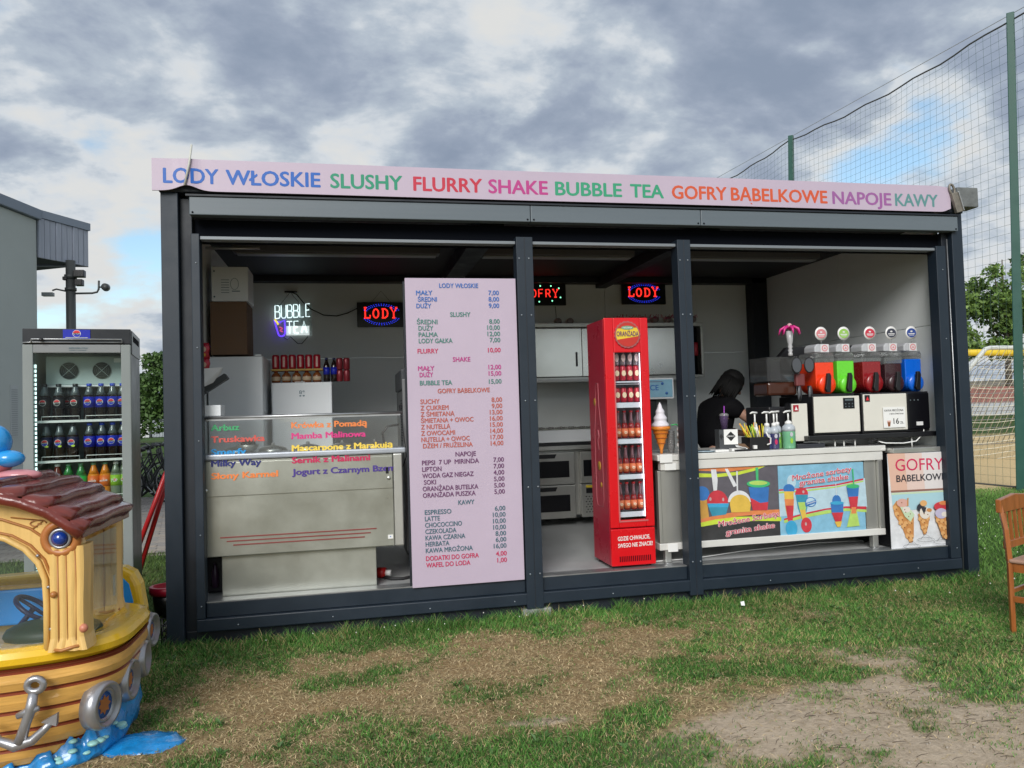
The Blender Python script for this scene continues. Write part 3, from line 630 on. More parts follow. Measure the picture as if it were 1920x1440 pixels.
def roundel(cols):
    """round emblem: top colour, white wave, bottom colour, on the front of a bottle"""
    def f(T, c, rr, z, R=.021):
        mb = MB(); y = c.y-rr
        def seg(a0, a1, m_, off=0): mb.sheet([(c.x+R*math.cos(a), z+R*math.sin(a)) for a in np.linspace(a0, a1, 10)], y-off, m_)
        mb.disc(c.x, z, y-.0008, R*1.12, M_WPL, 16)
        seg(rad(15), rad(172), cols[0], .0022); seg(rad(195), rad(350), cols[1], .0022); mb.text('PEPSI', c.x-R*.8, c.x+R*.8, z-R*.22, R*.42, M_BLACKP, y-.003, .03)
        obj('emblem', mb, T)
    return f
M_PR = mat('emblem_red', (.65, .02, .03), .4); M_PB = mat('emblem_blue', (.01, .03, .45), .4)
M_COLA = mat('cola_liquid', (.012, .006, .005), .12, spec=.6); M_LBLUE = mat('label_blue', (.008, .018, .38), .35); M_LBLK = mat('label_black', (.01, .01, .014), .35)
M_AMB = mat('amber_drink', (.30, .10, .03), .2); M_TEA = mat('tea_drink', (.22, .07, .02), .2); M_CANR = mat('can_red', (.42, .012, .03), .3, .2)
gp = 'drinks stacked on the short white freezer'
for k in range(6):
    x = .535+.0665*k+.03
    t_ = thing('drink_can', 'red can in upper row on the short freezer, %s from left' % ORDN[k], 'can', (x, 1.42, 1.86), gp)
    obj('body', can_mesh((x, 1.42, 1.84), .030, .118, M_CANR), t_); obj('band', MB().box(x-.008, x+.008, 1.387, 1.3895, 1.855, 1.94, mat('can_pale', (.55, .35, .30), .4)), t_)
tag(obj('carton_tray', B(.53, .945, 1.37, 1.50, 1.822, 1.838, mat('yellow_card', (.42, .25, .06), .7)), bevel=.002), 'yellow card tray between red cans and the bottles below', 'tray')
for k in range(5):
    x = .565+.083*k
    bottle('juice_bottle', 'amber juice bottle under the yellow tray, %s from left' % ORDN[k], 'bottle', (x, 1.42, 1.727), .095, .037, M_TEA, M_CANR, mat('juice_label', (.55, .42, .28), .5), gp, .15, .5)
for k in range(2): bottle('cola_bottle', 'dark cola bottle with blue label, %s beside the juice bottles' % ('left one' if k == 0 else 'right one'), 'bottle', (.975+.062*k, 1.42, 1.727), .20, .028, M_COLA, mat('cap_navy', (.01, .015, .08), .4), M_LBLUE, gp)
mb = MB(); T = thing('can_pack', 'dark red shrink wrapped can pack at the right end of the drinks row', 'drink pack', (1.1, 1.42, 1.727), gp)
for k in range(2):
    for j in range(2): obj('drink_tin', can_mesh((1.082+.058*k, 1.42+.06*0, 1.727+.1*j), .028, .098, mat('can_maroon', (.22, .02, .03), .3, .2)), T)
# left edge: bags, tilted sheet
for k in range(2):
    T = thing('snack_bag', 'red snack bag hanging by the left post, %s' % ('upper one' if k == 0 else 'lower one'), 'snack bag', (.15, .6, 1.9-.1*k))
    z = 1.93-.11*k; mb = MB(); V = []; n_ = 7
    for side in (-1, 1):
        for i in range(n_):
            for j in range(5):
                u = j/4*2-1; v = i/(n_-1)*2-1; bul = (1-u*u)**.5*(1-v**4)*.02; V.append((.14+u*.042+.004*math.sin(v*5), .6+side*bul-.003*side, z+v*.058))
    F = []
    for s_ in range(2):
        for i in range(n_-1):
            for j in range(4): a = s_*n_*5+i*5+j; F.append((a, a+1, a+6, a+5))
    mb.add(V, F, M_CANR, True); obj('bag', mb, T); obj('print_patch', MB().disc(.145, z+.01, .576, .02, mat('bag_cream', (.6, .42, .3), .5), 12).disc(.15, z-.03, .578, .012, mat('bag_yellow', (.6, .35, .05), .5), 10), T)
T = thing('paper_funnel', 'crumpled white paper holder tilted on a grey rest by the left post', 'paper', (.2, .6, 1.7))
mb = MB().add([(.12, .56, 1.80), (.27, .60, 1.81), (.255, .62, 1.77), (.20, .60, 1.70), (.12, .56, 1.66)], [(0, 1, 2, 3, 4)], M_WPL).add([(.12, .575, 1.80), (.27, .615, 1.81), (.255, .635, 1.77), (.20, .615, 1.70), (.12, .575, 1.66)], [(0, 4, 3, 2, 1)], M_WPL); obj('sheet', mb, T)
X = Matrix.Translation((.19, .65, 1.70)) @ Matrix.Rotation(rad(-33), 4, 'Y'); mb = MB(); mb.X = X; mb.box(-.10, .11, -.03, .06, -.035, .01, mat('dark_grey_plastic', (.05, .055, .055), .5)); obj('rest', mb, T, bevel=.004)
# ---------------------------------------------------------------- soft serve machine behind the board
T = thing('soft_serve_machine', 'tall grey steel machine with perforated side behind the price board', 'machine', (1.75, 1.0, .26))
obj('body', B(1.56, 2.2, .75, 1.5, .36, 1.62, mat('machine_grey', (.16, .165, .17), .4, .5, .1, 5)), T, bevel=.01); obj('hood', B(1.55, 2.2, .70, 1.5, 1.622, 1.78, mat('machine_dark', (.05, .055, .06), .4)), T, bevel=.01)
obj('side_post', B(1.555, 1.60, .66, .745, .40, 1.70, mat('machine_mid', (.22, .225, .23), .4, .4)), T, bevel=.004); obj('front_edge', B(1.62, 1.64, .70, .745, .40, 1.70, M_ALU), T)
mb = MB()
for i in range(16):
    for j in range(7): z = 1.22+.021*i; y = .80+.03*j; mb.add([(1.5585, y, z), (1.5585, y+.014, z), (1.5585, y+.014, z+.010), (1.5585, y, z+.010)], [(0, 1, 2, 3)], M_BLK)
o = obj('vent_holes', mb, T); o['kind'] = 'stuff'
obj('socket', MB().box(1.545, 1.557, .82, .87, 1.47, 1.51, M_BLACKP).box(1.545, 1.557, .90, .95, 1.47, 1.51, M_BLACKP), T, bevel=.002)
for x, y in ((1.62, .8), (2.14, .8), (1.62, 1.4), (2.14, 1.4)): obj('caster', MB().lathe((x-.012, y, .30), [(.04, 0), (.04, .024)], M_RUBBER, 14, 'X').box(x-.02, x+.02, y-.02, y+.02, .335, .36, M_ALU), T)
tag(obj('power_cable', MB().tube([(1.36, .40, .275), (1.42, .32, .27), (1.50, .30, .27), (1.58, .36, .27), (1.66, .5, .27), (1.6, .62, .28), (1.62, .8, .35)], .011, M_RUBBER, 8)), 'thick black cable lying on the floor behind the price board', 'cable')
T = thing('power_plug', 'red industrial plug lying on the floor beside the freezer plinth', 'plug', (1.37, .42, .26))
obj('plug', MB().tube([(1.33, .42, .30), (1.385, .40, .30)], .038, mat('plug_red', (.45, .01, .01), .4), 14), T); obj('collar', MB().tube([(1.386, .40, .30), (1.42, .385, .298)], .022, M_WPL, 12), T)
tag(obj('hose', MB().tube([(1.47, .22, 1.05), (1.52, .3, 1.06), (1.56, .5, 1.12), (1.55, .6, 1.3), (1.53, .7, 1.5)], .004, M_RUBBER, 6)), 'thin black lead running from the freezer up to the machine', 'cable')
T = thing('storage_tub', 'dark tub with bottles pushed under the freezer at the left', 'tub', (.24, .5, .26))
obj('tub', B(.12, .29, .35, .75, .26, .5, mat('tub_dark', (.02, .02, .025), .4)), T, bevel=.01); obj('bottle_neck', MB().lathe((.24, .33, .40), [(.025, -.1), (.025, 0), (.01, .04), (.01, .06)], mat('bottle_purple', (.05, .02, .05), .3), 10), T)
# ---------------------------------------------------------------- lit signs
T = thing('neon_sign', 'white neon sign reading BUBBLE TEA with a small violet cup', 'neon sign', (.6, 2.8, 2.4))
M_NEON = mat('neon_white', (.8, .9, .9), .4, emit=(.75, .95, .95), es=1.0); M_NV = mat('neon_violet', (.1, .05, .5), .4, emit=(.12, .05, .95), es=1.2); M_NY = mat('neon_yellow', (.6, .5, .1), .4, emit=(.8, .65, .1), es=.8); M_NR = mat('neon_pink', (.6, .1, .2), .4, emit=(.9, .12, .2), es=.7)
obj('backing', B(.46, .80, 2.805, 2.81, 2.26, 2.58, glass('acrylic', (.92, .94, .94), 1, .05)), T)
LET = {'B': [[(0, 0), (0, 1), (.45, 1), (.6, .88), (.6, .64), (.45, .52), (0, .52)], [(.45, .52), (.65, .4), (.65, .12), (.5, 0), (0, 0)]], 'U': [[(0, 1), (0, .15), (.15, 0), (.5, 0), (.65, .15), (.65, 1)]], 'L': [[(0, 1), (0, 0), (.55, 0)]], 'E': [[(.55, 1), (0, 1), (0, 0), (.55, 0)], [(0, .52), (.45, .52)]], 'T': [[(0, 1), (.7, 1)], [(.35, 1), (.35, 0)]], 'A': [[(0, 0), (.33, 1), (.66, 0)], [(.14, .38), (.52, .38)]]}
def strokes(w, x, z, hx, hz, step, y, r, m, tilt=0.):
    mb = MB(); x00 = x
    for ch in w:
        for st in LET[ch]: mb.tube([(x+px*hx, y, z+pz*hz+(x+px*hx-x00)*tilt) for px, pz in st], r, m, 6)
        x += step
    return mb
obj('lettering', strokes('BUBBLE', .445, 2.435, .072, .13, .060, 2.79, .0048, M_NEON, .06), T)
obj('lettering', strokes('TEA', .555, 2.285, .078, .12, .072, 2.79, .0048, M_NEON, .03), T)
cup_pts = [(.435, 2.42), (.475, 2.27), (.495, 2.255), (.525, 2.262), (.54, 2.29), (.535, 2.42), (.49, 2.395)]
obj('cup_outline', MB().tube([(x, 2.79, z) for x, z in cup_pts], .008, M_NV, 6, True), T)
obj('straw_tube', MB().tube([(.44, 2.788, 2.425), (.46, 2.788, 2.40), (.475, 2.788, 2.375)], .011, M_NY, 6), T); obj('pearl_marks', MB().tube([(.485, 2.787, 2.35), (.515, 2.787, 2.335), (.49, 2.787, 2.315), (.515, 2.787, 2.30)], .006, M_NR, 6), T)
obj('white_strip', B(.55, .775, 2.797, 2.80, 2.265, 2.36, mat('neon_sleeve', (.7, .72, .72), .6, emit=(.8, .9, .88), es=.45)), T, bevel=.001)
obj('hanging_wire', MB().tube([(.49, 2.8, 2.57), (.59, 2.81, 2.70)], .002, M_RUBBER, 4).tube([(.70, 2.8, 2.57), (.60, 2.81, 2.70)], .002, M_RUBBER, 4), T)
tag(obj('neon_cable', MB().tube([(.60, 2.80, 2.71), (.66, 2.80, 2.68), (.72, 2.80, 2.60), (.80, 2.80, 2.53), (.92, 2.80, 2.47), (1.05, 2.80, 2.46), (1.16, 2.80, 2.49), (1.26, 2.80, 2.54)], .0055, M_RUBBER, 6)), 'black cable sagging on the wall between neon cup sign and red LED sign', 'cable')
tag(obj('loop_cable', MB().tube([(.52, 2.79, 2.25), (.56, 2.79, 2.22), (.59, 2.79, 2.25), (.66, 2.79, 2.18), (.70, 2.79, 2.18), (.76, 2.79, 2.25)], .004, M_RUBBER, 6)), 'thin black cable looping below the neon sign', 'cable')
tag(obj('wall_bracket', B(.54, .66, 2.80, 2.85, 2.705, 2.717, M_BLACKP)), 'small dark bracket on the wall above the neon sign', 'bracket')
M_LR = mat('led_red', (.8, .02, .01), .4, emit=(1., .03, .02), es=.95); M_LB = mat('led_blue', (.02, .03, .8), .4, emit=(.03, .05, 1.), es=.9); M_LG = mat('led_green', (.3, .9, .6), .4, emit=(.25, 1., .55), es=1.5); M_PANEL = mat('led_panel', (.004, .004, .006), .3)
SLAB = {'L': [[(.16, 1), (.16, 0)], [(0, 1), (.34, 1)], [(0, 0), (.8, 0), (.8, .28)]], 'O': [[(.4+.36*math.cos(a), .5+.5*math.sin(a)) for a in np.linspace(0, 2*math.pi, 13)]], 'D': [[(.16, 0), (.16, 1)], [(0, 1), (.45, 1), (.74, .8), (.8, .5), (.74, .2), (.45, 0), (0, 0)]], 'Y': [[(.05, 1), (.42, .45), (.8, 1)], [(.42, .45), (.42, 0)], [(.22, 0), (.62, 0)], [(-.08, 1), (.2, 1)], [(.64, 1), (.92, 1)]],
        'G': [[(.78, .82), (.55, 1), (.25, 1), (.03, .75), (.03, .25), (.25, 0), (.6, 0), (.78, .18), (.78, .45), (.5, .45)]], 'F': [[(.05, 0), (.05, 1), (.7, 1)], [(.05, .5), (.6, .5)]], 'R': [[(.05, 0), (.05, 1), (.5, 1), (.7, .85), (.7, .62), (.5, .48), (.05, .48)], [(.4, .48), (.75, 0)]]}
def led_sign(x0, x1, z0, z1, word, y, label, serif=True):
    T = thing('led_sign', label, 'LED sign', ((x0+x1)/2, y, z0)); obj('panel', B(x0, x1, y, y+.03, z0, z1, M_PANEL), T, bevel=.004)
    w, h = x1-x0, z1-z0; lw = w*(.70 if serif else .74)/len(word); zb = z0+h*.36; lh = h*(.36 if serif else .34); x = x0+w*(.14 if serif else .10); mb = MB()
    for i, ch in enumerate(word):
        sc = 1.15 if (i in (0, 3) and serif) else 1.; 
        for st in SLAB[ch]: mb.tube([(x+px*lw*.88, y-.006, zb+pz*lh*sc-(sc-1)*.0) for px, pz in st], .0082 if serif else .0065, M_LR, 5)
        x += lw*1.04
    obj('lettering', mb, T)
    if serif:
        k = 0
        for a in np.linspace(0, 2*math.pi, 44, endpoint=False):
            if abs(math.sin(a)) < .32: continue
            for e_ in (1., .86):
                cx, cz = (x0+x1)/2+w*.39*math.cos(a)*e_, (z0+z1)/2+h*.42*math.sin(a)*e_
                obj('led_dot', MB().disc(cx, cz, y-.002, .0048, M_LB, 6), T)
    else:
        for fx_, fz_ in ((.22, .82), (.45, .86), (.68, .86), (.85, .76), (.88, .35), (.70, .2), (.42, .16), (.2, .2)): obj('led_dot', MB().disc(x0+w*fx_, z0+h*fz_, y-.002, .008, M_LG, 8), T)
    obj('hanging_wire', MB().tube([(x0+w*.3, y+.01, z1), ((x0+x1)/2, y+.02, min(2.84, z1+.12)), (x1-w*.3, y+.01, z1)], .0015, M_RUBBER, 4), T)
led_sign(1.255, 1.75, 2.345, 2.60, 'LODY', 2.79, 'black LED sign with red LODY lettering left of the price board')
led_sign(2.97, 3.49, 2.565, 2.81, 'GOFRY', 2.79, 'black LED sign with red GOFRY letters and green dots', False)
led_sign(4.135, 4.65, 2.575, 2.82, 'LODY', 2.79, 'black LED sign with red LODY lettering above the red cooler')
tag(obj('sign_cable', MB().tube([(3.38, 2.84, 2.56), (3.385, 2.84, 2.45), (3.38, 2.84, 2.34)], .003, M_RUBBER, 5)), 'thin black wire below the waffle LED sign', 'cable')
# ceiling battens
for k, (a, b_) in enumerate(((.25, 1.95), (2.30, 3.72), (4.25, 5.6))):
    T = thing('ceiling_lamp', 'unlit fluorescent batten under the dark ceiling, %s from the left' % ORDN[k], 'ceiling lamp', ((a+b_)/2, 1.4, 2.8), 'unlit ceiling battens')
    obj('housing', B(a, b_, 1.30, 1.44, 2.80, 2.86, mat('lamp_housing', (.12, .12, .13), .5)), T, bevel=.008); obj('diffuser', B(a+.03, b_-.03, 1.32, 1.42, 2.785, 2.799, mat('lamp_diffuser', (.30, .31, .32), .4)), T, bevel=.004)
tag(obj('ceiling_pipe', MB().tube([(.10, 1.0, 2.76), (.28, 1.0, 2.76), (.5, 1.0, 2.765)], .012, M_ALU, 8)), 'short grey pipe under the ceiling near the left post', 'pipe')
# ---------------------------------------------------------------- rear kitchen
T = thing('wall_cabinet', 'long stainless wall cabinet with sliding doors on the rear wall', 'cabinet', (3.9, 2.65, 1.75))
obj('carcass', MB().box(2.95, 4.92, 2.62, 2.845, 1.74, 2.33, M_STEEL).box(2.95, 4.92, 2.45, 2.62, 1.74, 1.765, M_STEEL).box(2.95, 4.92, 2.45, 2.62, 2.29, 2.33, M_STEEL).box(4.89, 4.92, 2.45, 2.62, 1.765, 2.29, M_STEEL), T, bevel=.003)
for a, b_, dy in ((2.97, 3.56, 0), (3.57, 4.30, .02), (4.27, 4.78, 0)):
    T_ = obj('door', B(a, b_, 2.50+dy, 2.515+dy, 1.775, 2.28, mat('polished_steel', (.74, .74, .70), .24, .95, .05, 1.5)), T, bevel=.003)
    obj('handle', B(b_-.07, b_-.05, 2.495+dy, 2.4985+dy, 1.88, 2.03, M_BLACKP), T_)
obj('open_bay', B(4.79, 4.885, 2.55, 2.6, 1.77, 2.285, M_BLK), T); obj('shelf_edge', B(2.95, 4.75, 2.40, 2.45, 1.715, 1.745, M_WPL), T, bevel=.003)
tag(obj('red_tin', can_mesh((4.845, 2.50, 1.97), .03, .15, M_CANR)), 'small red tin in the open bay of the wall cabinet', 'tin')
for k, (x, z) in enumerate(((3.33, 2.33), (3.46, 2.33), (4.15, 2.33), (4.27, 2.345), (4.42, 2.345), (4.57, 2.345), (4.86, 2.345))):
    T = thing('cup_lid_stack', 'pale paper roll or cup on top of the wall cabinet, %s from left' % ORDN[k], 'cup', (x, 2.6, z), 'pale cups on the wall cabinet')
    obj('cup', MB().lathe((x, 2.62, z+.032), [(.012, 0), (.036, .004), (.036, .06), (.03, .064)], mat('cup_cream', (.55, .5, .45), .6), 12, 'Y'), T)
    obj('rim', MB().lathe((x, 2.555, z+.032), [(.03, 0), (.036, .004), (.02, .006)], mat('cup_core', (.25, .2, .2), .6), 12, 'Y'), T)
T = thing('garland', 'pink feathery garland lying along the top of the wall cabinet', 'garland', (4.3, 2.6, 2.37)); mb = MB()
for k in range(60):
    x = 3.95+.95*k/60; a = random.uniform(0, 6.28); mb.tube([(x, 2.55, 2.395), (x+.03*math.cos(a), 2.54+.02*math.sin(a), 2.40+.022*math.sin(a*1.7)), (x+.05*math.cos(a+.5), 2.53, 2.40+.03*math.sin(a*2.1))], .003, mat('garland_pink', (.5, .02, .12), .6), 4)
obj('strands', mb, T)
tag(obj('light_loops', MB().tube([(4.15+.07*math.sin(t*2.3)+.02*t/3, 2.44, 2.22+.07*math.cos(t*3.1)) for t in np.linspace(0, 9, 50)], .0022, mat('wire_cream', (.5, .47, .38), .5), 4)), 'pale wire loops hanging in front of the steel cabinet door', 'wire')
T = thing('fridge_counter', 'stainless under counter fridge with four drawers and dark windows', 'fridge counter', (3.5, 2.5, .26))
obj('body', B(2.80, 4.30, 2.32, 2.84, .36, 1.02, M_STEEL), T, bevel=.004); obj('worktop', B(2.78, 4.32, 2.24, 2.846, 1.025, 1.065, M_STEEL), T, bevel=.004)
for i, (a, b_) in enumerate(((2.85, 3.37), (3.43, 3.95))):
    for j, (c_, d_) in enumerate(((.68, 1.0), (.34, .67))):
        if i == 1 and j == 1:
            g_ = obj('vent_panel', B(a, b_, 2.26, 2.315, c_, d_, M_STEEL), T, bevel=.004); mb = MB()
            for u in range(14):
                for v in range(7): mb.disc(a+.05+.033*u+(.016 if v % 2 else 0), c_+.05+.026*v, 2.2585, .010, M_BLK, 6, .005)
            o = obj('vent_holes', mb, g_); obj('controller', B(a+.05, a+.19, 2.25, 2.2585, d_-.09, d_-.04, M_BLACKP), g_); obj('sticker', B(a+.05, a+.15, 2.252, 2.2588, d_-.035, d_-.01, mat('sticker_yellow', (.6, .45, .03), .5)), g_)
            continue
        dr = obj('drawer', B(a, b_, 2.26, 2.315, c_, d_, M_STEEL), T, bevel=.005)
        obj('window', B(a+.03, b_-.06, 2.254, 2.259, c_+.07, c_+.07+.165, M_PANEL), dr, bevel=.002)
        xm = a+.23; obj('handle', MB().prism([(xm-.10, d_-.015), (xm+.10, d_-.015), (xm+.08, d_-.055), (xm-.08, d_-.055)], 2.252, 2.259, M_BLACKP), dr)
for x in (2.88, 4.2): obj('leg', MB().lathe((x, 2.40, .26), [(.03, 0), (.02, .02), (.02, .10)], M_STEEL, 12), T)
T = thing('waffle_iron_station', 'white steel bench appliance with dark seam on the rear fridge counter', 'appliance', (3.5, 2.5, 1.065))
obj('base', B(2.84, 4.0, 2.30, 2.80, 1.10, 1.225, M_WHITE), T, bevel=.008); obj('skirt', B(2.86, 3.98, 2.31, 2.79, 1.066, 1.098, M_BLACKP), T); obj('hot_plate', B(2.88, 3.96, 2.34, 2.76, 1.227, 1.243, M_STEELD), T, bevel=.003)
mb = MB()
for k in range(34): mb.sphere((2.9+.03*k, 2.33+.01*math.sin(k*2.3), 1.247), .017+.006*math.sin(k*1.7), mat('foil_crumpled', (.35, .35, .33), .35, .8), 6, 4, (1, 1, .6))
obj('foil_edge', mb, T)
T = thing('soft_ice_dispenser', 'bench ice machine with pale blue control panel right of the red cooler', 'machine', (4.0, 1.7, 1.0))
obj('housing', B(3.55, 4.12, 1.62, 2.1, 1.0, 1.50, mat('dispenser_grey', (.18, .185, .19), .4, .4)), T, bevel=.01); hd = obj('head', B(3.50, 4.14, 1.50, 2.1, 1.50, 1.70, M_WHITE), T, bevel=.012)
pn = obj('control_panel', B(3.66, 4.12, 1.494, 1.499, 1.52, 1.685, mat('panel_blue', (.22, .42, .55), .4, 0, .15, 5)), T)
mb = MB().text('ICE', 3.88, 3.98, 1.585, .05, M_BLU2, 1.491, .03).box(3.75, 4.02, 1.491, 1.4935, 1.662, 1.666, M_MAR); obj('panel_print', mb, pn)
for x, z, m_ in ((3.775, 1.63, M_MAR), (4.02, 1.645, M_BLU2), (4.06, 1.555, M_BLU2), (3.775, 1.555, M_BLU2)): obj('button', MB().lathe((x, 1.494, z), [(.014, 0), (.012, .006)], m_, 10, 'Y'), pn)
obj('spout', MB().box(3.70, 3.80, 1.53, 1.62, 1.38, 1.495, M_BLACKP).box(3.9, 3.98, 1.55, 1.62, 1.30, 1.495, M_BLACKP), T, bevel=.006); obj('drip_stand', B(3.55, 4.12, 1.5, 2.1, .98, 1.0, M_STEEL), T)
for x in (3.58, 4.08): obj('stand_leg', B(x-.015, x+.015, 1.52, 1.55, .26, .98, M_STEEL), T)
# ---------------------------------------------------------------- red drinks cooler
CX0, CX1, CY0, CY1 = 2.985, 3.325, .10, .50
M_CR = mat('cooler_red', (.62, .002, .008), .28, 0, .04, 3, coat=.15); M_CRD = mat('cooler_red_shaded', (.36, .006, .028), .3, 0, .08, 4)  # second red is a darker copy: the side's shade is put into its colour
T = thing('drinks_cooler', 'slim tall red drinks cooler with bottle cap emblem and glass door', 'cooler', (3.155, .3, .26))
mb = MB()
mb.box(CX0, CX0+.02, CY0+.02, CY1, .285, 2.085, M_CRD).box(CX1-.02, CX1, CY0+.02, CY1, .285, 2.085, M_CRD).box(CX0+.02, CX1-.02, CY1-.02, CY1, .285, 2.085, M_CRD).box(CX0+.02, CX1-.02, CY0+.02, CY1-.02, 2.06, 2.085, M_CRD).box(CX0+.02, CX1-.02, CY0+.02, CY1-.02, .285, .60, M_CRD)
obj('cabinet', mb, T, bevel=.006)
obj('lower_panel', B(CX0, CX1, CY0-.01, CY0+.018, .285, .553, M_CR), T, bevel=.008, seg=3)
WX0, WX1, WZ0, WZ1 = 3.055, 3.262, .615, 1.835
dr = MB(); y0, y1 = CY0-.012, CY0+.018
dr.box(CX0, WX0, y0, y1, .560, 2.09, M_CR).box(WX1, CX1, y0, y1, .560, 2.09, M_CR).box(WX0, WX1, y0, y1, .560, WZ0, M_CR).box(WX0, WX1, y0, y1, WZ1, 2.09, M_CR)
door = obj('door', dr, T, bevel=.006)
obj('window_frame', MB().box(WX0-.006, WX0+.004, y0-.004, y0+.002, WZ0-.006, WZ1, mat('frame_pink', (.5, .12, .12), .3)).box(WX0-.006, WX1+.012, y0-.004, y0+.002, WZ0-.014, WZ0-.004, MATS['frame_pink']), door)
obj('window_pane', B(WX0, WX1, y0+.012, y0+.015, WZ0, WZ1, glass('cooler_glass', (.97, .98, .99), .35, .02)), door)
mi_ = mat('cooler_inside', (.45, .46, .52), .5)
obj('inner_back', B(CX0+.021, CX1-.021, CY1-.03, CY1-.021, .62, 2.05, mi_), T)
obj('light_strip', B(WX1+.004, WX1+.012, CY0+.02, CY0+.03, .63, 1.83, mat('cooler_led', (.8, .8, .85), .5, emit=(.85, .85, .95), es=4.0)), T); obj('inner_right', B(WX1+.013, WX1+.018, CY0+.02, CY1-.03, .62, 1.84, mat('cooler_inner_side', (.6, .6, .66), .5)), T)
SH = [(1.615, 1.625), (1.43, 1.468), (1.165, 1.20), (.905, .94), (.63, .668)]
for a, b_ in SH: obj('shelf', MB().box(CX0+.03, WX1+.01, CY0+.03, CY0+.036, a, b_, mat('shelf_white', (.62, .68, .72), .4)).box(CX0+.03, WX1+.01, CY0+.036, CY1-.04, a, a+.006, M_ALU), T, bevel=.001)
obj('top_reflection_bar', B(WX0, WX1, CY0+.04, CY0+.05, 1.60, 1.607, M_ALU), T)
# cap emblem
cap = MB(); cx, cz = 3.16, 1.965; R = .098; pts = []
for i in range(84): a = 2*math.pi*i/84; rr = R*(1+.03*math.cos(a*21)); pts.append((cx+rr*math.cos(a), cz+rr*math.sin(a)))
cap.prism(pts, y0-.012, y0-.001, mat('cap_rim', (.42, .12, .12), .3, .2)); em = obj('cap_emblem', cap, door)
e = MB(); e.disc(cx, cz, y0-.0135, R*.90, mat('cap_yellow', (.72, .52, .04), .4), 30)
e.sheet([(cx+R*.9*math.cos(a), cz+R*.9*math.sin(a)) for a in np.linspace(rad(35), rad(150), 16)], y0-.0145, mat('cap_red', (.50, .03, .02), .4))
e.sheet([(cx+R*.9*math.cos(a), cz+R*.9*math.sin(a)) for a in np.linspace(rad(205), rad(352), 16)], y0-.0145, MATS['cap_red'])
e.sheet([(cx+.048*math.cos(a)*1.0, cz+.050+.014*math.sin(a)) for a in np.linspace(0, 6.28, 16)], y0-.0155, mat('cap_green', (.16, .36, .22), .4))
e.text('HELLENA', cx-.035, cx+.035, cz+.045, .010, M_WPL, y0-.0165, .02); e.text('ORANŻADA', cx-.084, cx+.084, cz-.012, .036, mat('cap_purple', (.10, .02, .14), .5), y0-.0165, .03)
obj('emblem_print', e, em) if False else obj('emblem_print', e, door)
obj('lettering', MB().text('GDZIE CHWALICIE,', 3.035, 3.282, .468, .030, M_WPL, CY0-.013, .035, slope=.02), T); obj('lettering', MB().text('SWEGO NIE ZNACIE!', 3.035, 3.30, .418, .030, M_WPL, CY0-.013, .035, slope=.02), T)
for k in range(17): obj('grille_slot', B(3.045+.0145*k, 3.052+.0145*k, CY0-.0115, CY0-.0102, .315, .355, M_BLK), T)
for x in (CX0+.04, CX1-.04):
    for y in (CY0+.04, CY1-.05): obj('foot', MB().lathe((x, y, .258), [(.022, 0), (.018, .027)], M_RUBBER, 12), T)
# side decoration: white bottle outline with yellow badges
sd_ = MB(); xs_ = CX0-.001
def sline(pts, r, m): sd_.tube([(xs_, y, z) for y, z in pts], r, m, 4)
mbo = mat('outline_pink', (.40, .12, .14), .5); myb = mat('badge_yellow', (.45, .25, .03), .5)
sline([(.30, 1.62), (.27, 1.62), (.265, 1.45), (.22, 1.25), (.215, .75), (.24, .70), (.36, .70), (.385, .75), (.38, 1.25), (.335, 1.45), (.33, 1.62), (.30, 1.62)], .0025, mbo)
for y, z, r in ((.30, 1.00, .035), (.27, .86, .02), (.36, 1.48, .03)): sd_.lathe((xs_+.001, y, z), [(r, 0), (r*.9, -.003)], myb, 12, 'X')
sd_.tube([(xs_, .30, 1.27), (xs_, .28, 1.22), (xs_, .31, 1.19), (xs_, .29, 1.12)], .005, MATS['outline_pink'], 4)
obj('side_print', sd_, T)
M_OR = mat('orangeade', (.22, .012, .012), .12); M_CAPR = mat('cap_bright_red', (.5, .01, .02), .3); M_LABO = mat('label_orange', (.62, .16, .06), .4); M_GLN = mat('glass_neck', (.16, .07, .08), .08, spec=.8); M_HL = mat('label_cream', (.75, .62, .40), .4)
def pop(name, label, x, z, g_):
    T = thing(name, label, 'bottle', (x, .2, z), g_)
    obj('body', MB().lathe((x, .2, z), [(.020, 0), (.0235, .006), (.0235, .085), (.019, .11)], M_OR, 12), T); obj('neck', MB().lathe((x, .2, z), [(.019, .110), (.012, .14), (.010, .18), (.011, .19)], M_GLN, 12), T)
    obj('cap', MB().lathe((x, .2, z), [(.013, .191), (.015, .193), (.013, .204)], M_CAPR, 10), T)
    lb = obj('label_band', MB().lathe((x, .2, z), [(.0238, .012), (.0245, .012), (.0245, .072), (.0238, .072)], M_LABO, 12), T)
    obj('label_or_glint', MB().disc(x, z+.042, .1748, .013, M_HL, 12, .010).text('oran', x-.010, x+.010, z+.038, .008, M_RED, .1742, .02), lb)
def tin(label, x, z, g_, red=True):
    T = thing('drink_can', label, 'can', (x, .2, z), g_)
    obj('body', can_mesh((x, .2, z), .0235, .112 if red else .10, M_CANR if red else mat('can_silver', (.30, .26, .28), .25, .6)), T)
    obj('label_or_glint', MB().disc(x, z+.055, .1755, .017, M_HL if red else mat('can_glint', (.7, .55, .5), .3), 12, .022 if red else .03), T)  # on the grey cans this disc is a painted glint, not print
rows = [('lowest shelf', .675, 'b'), ('second lowest shelf', .945, 'b'), ('middle shelf', 1.205, 'b'), ('fourth shelf', 1.47, 'c'), ('top shelf', 1.632, 'c')]
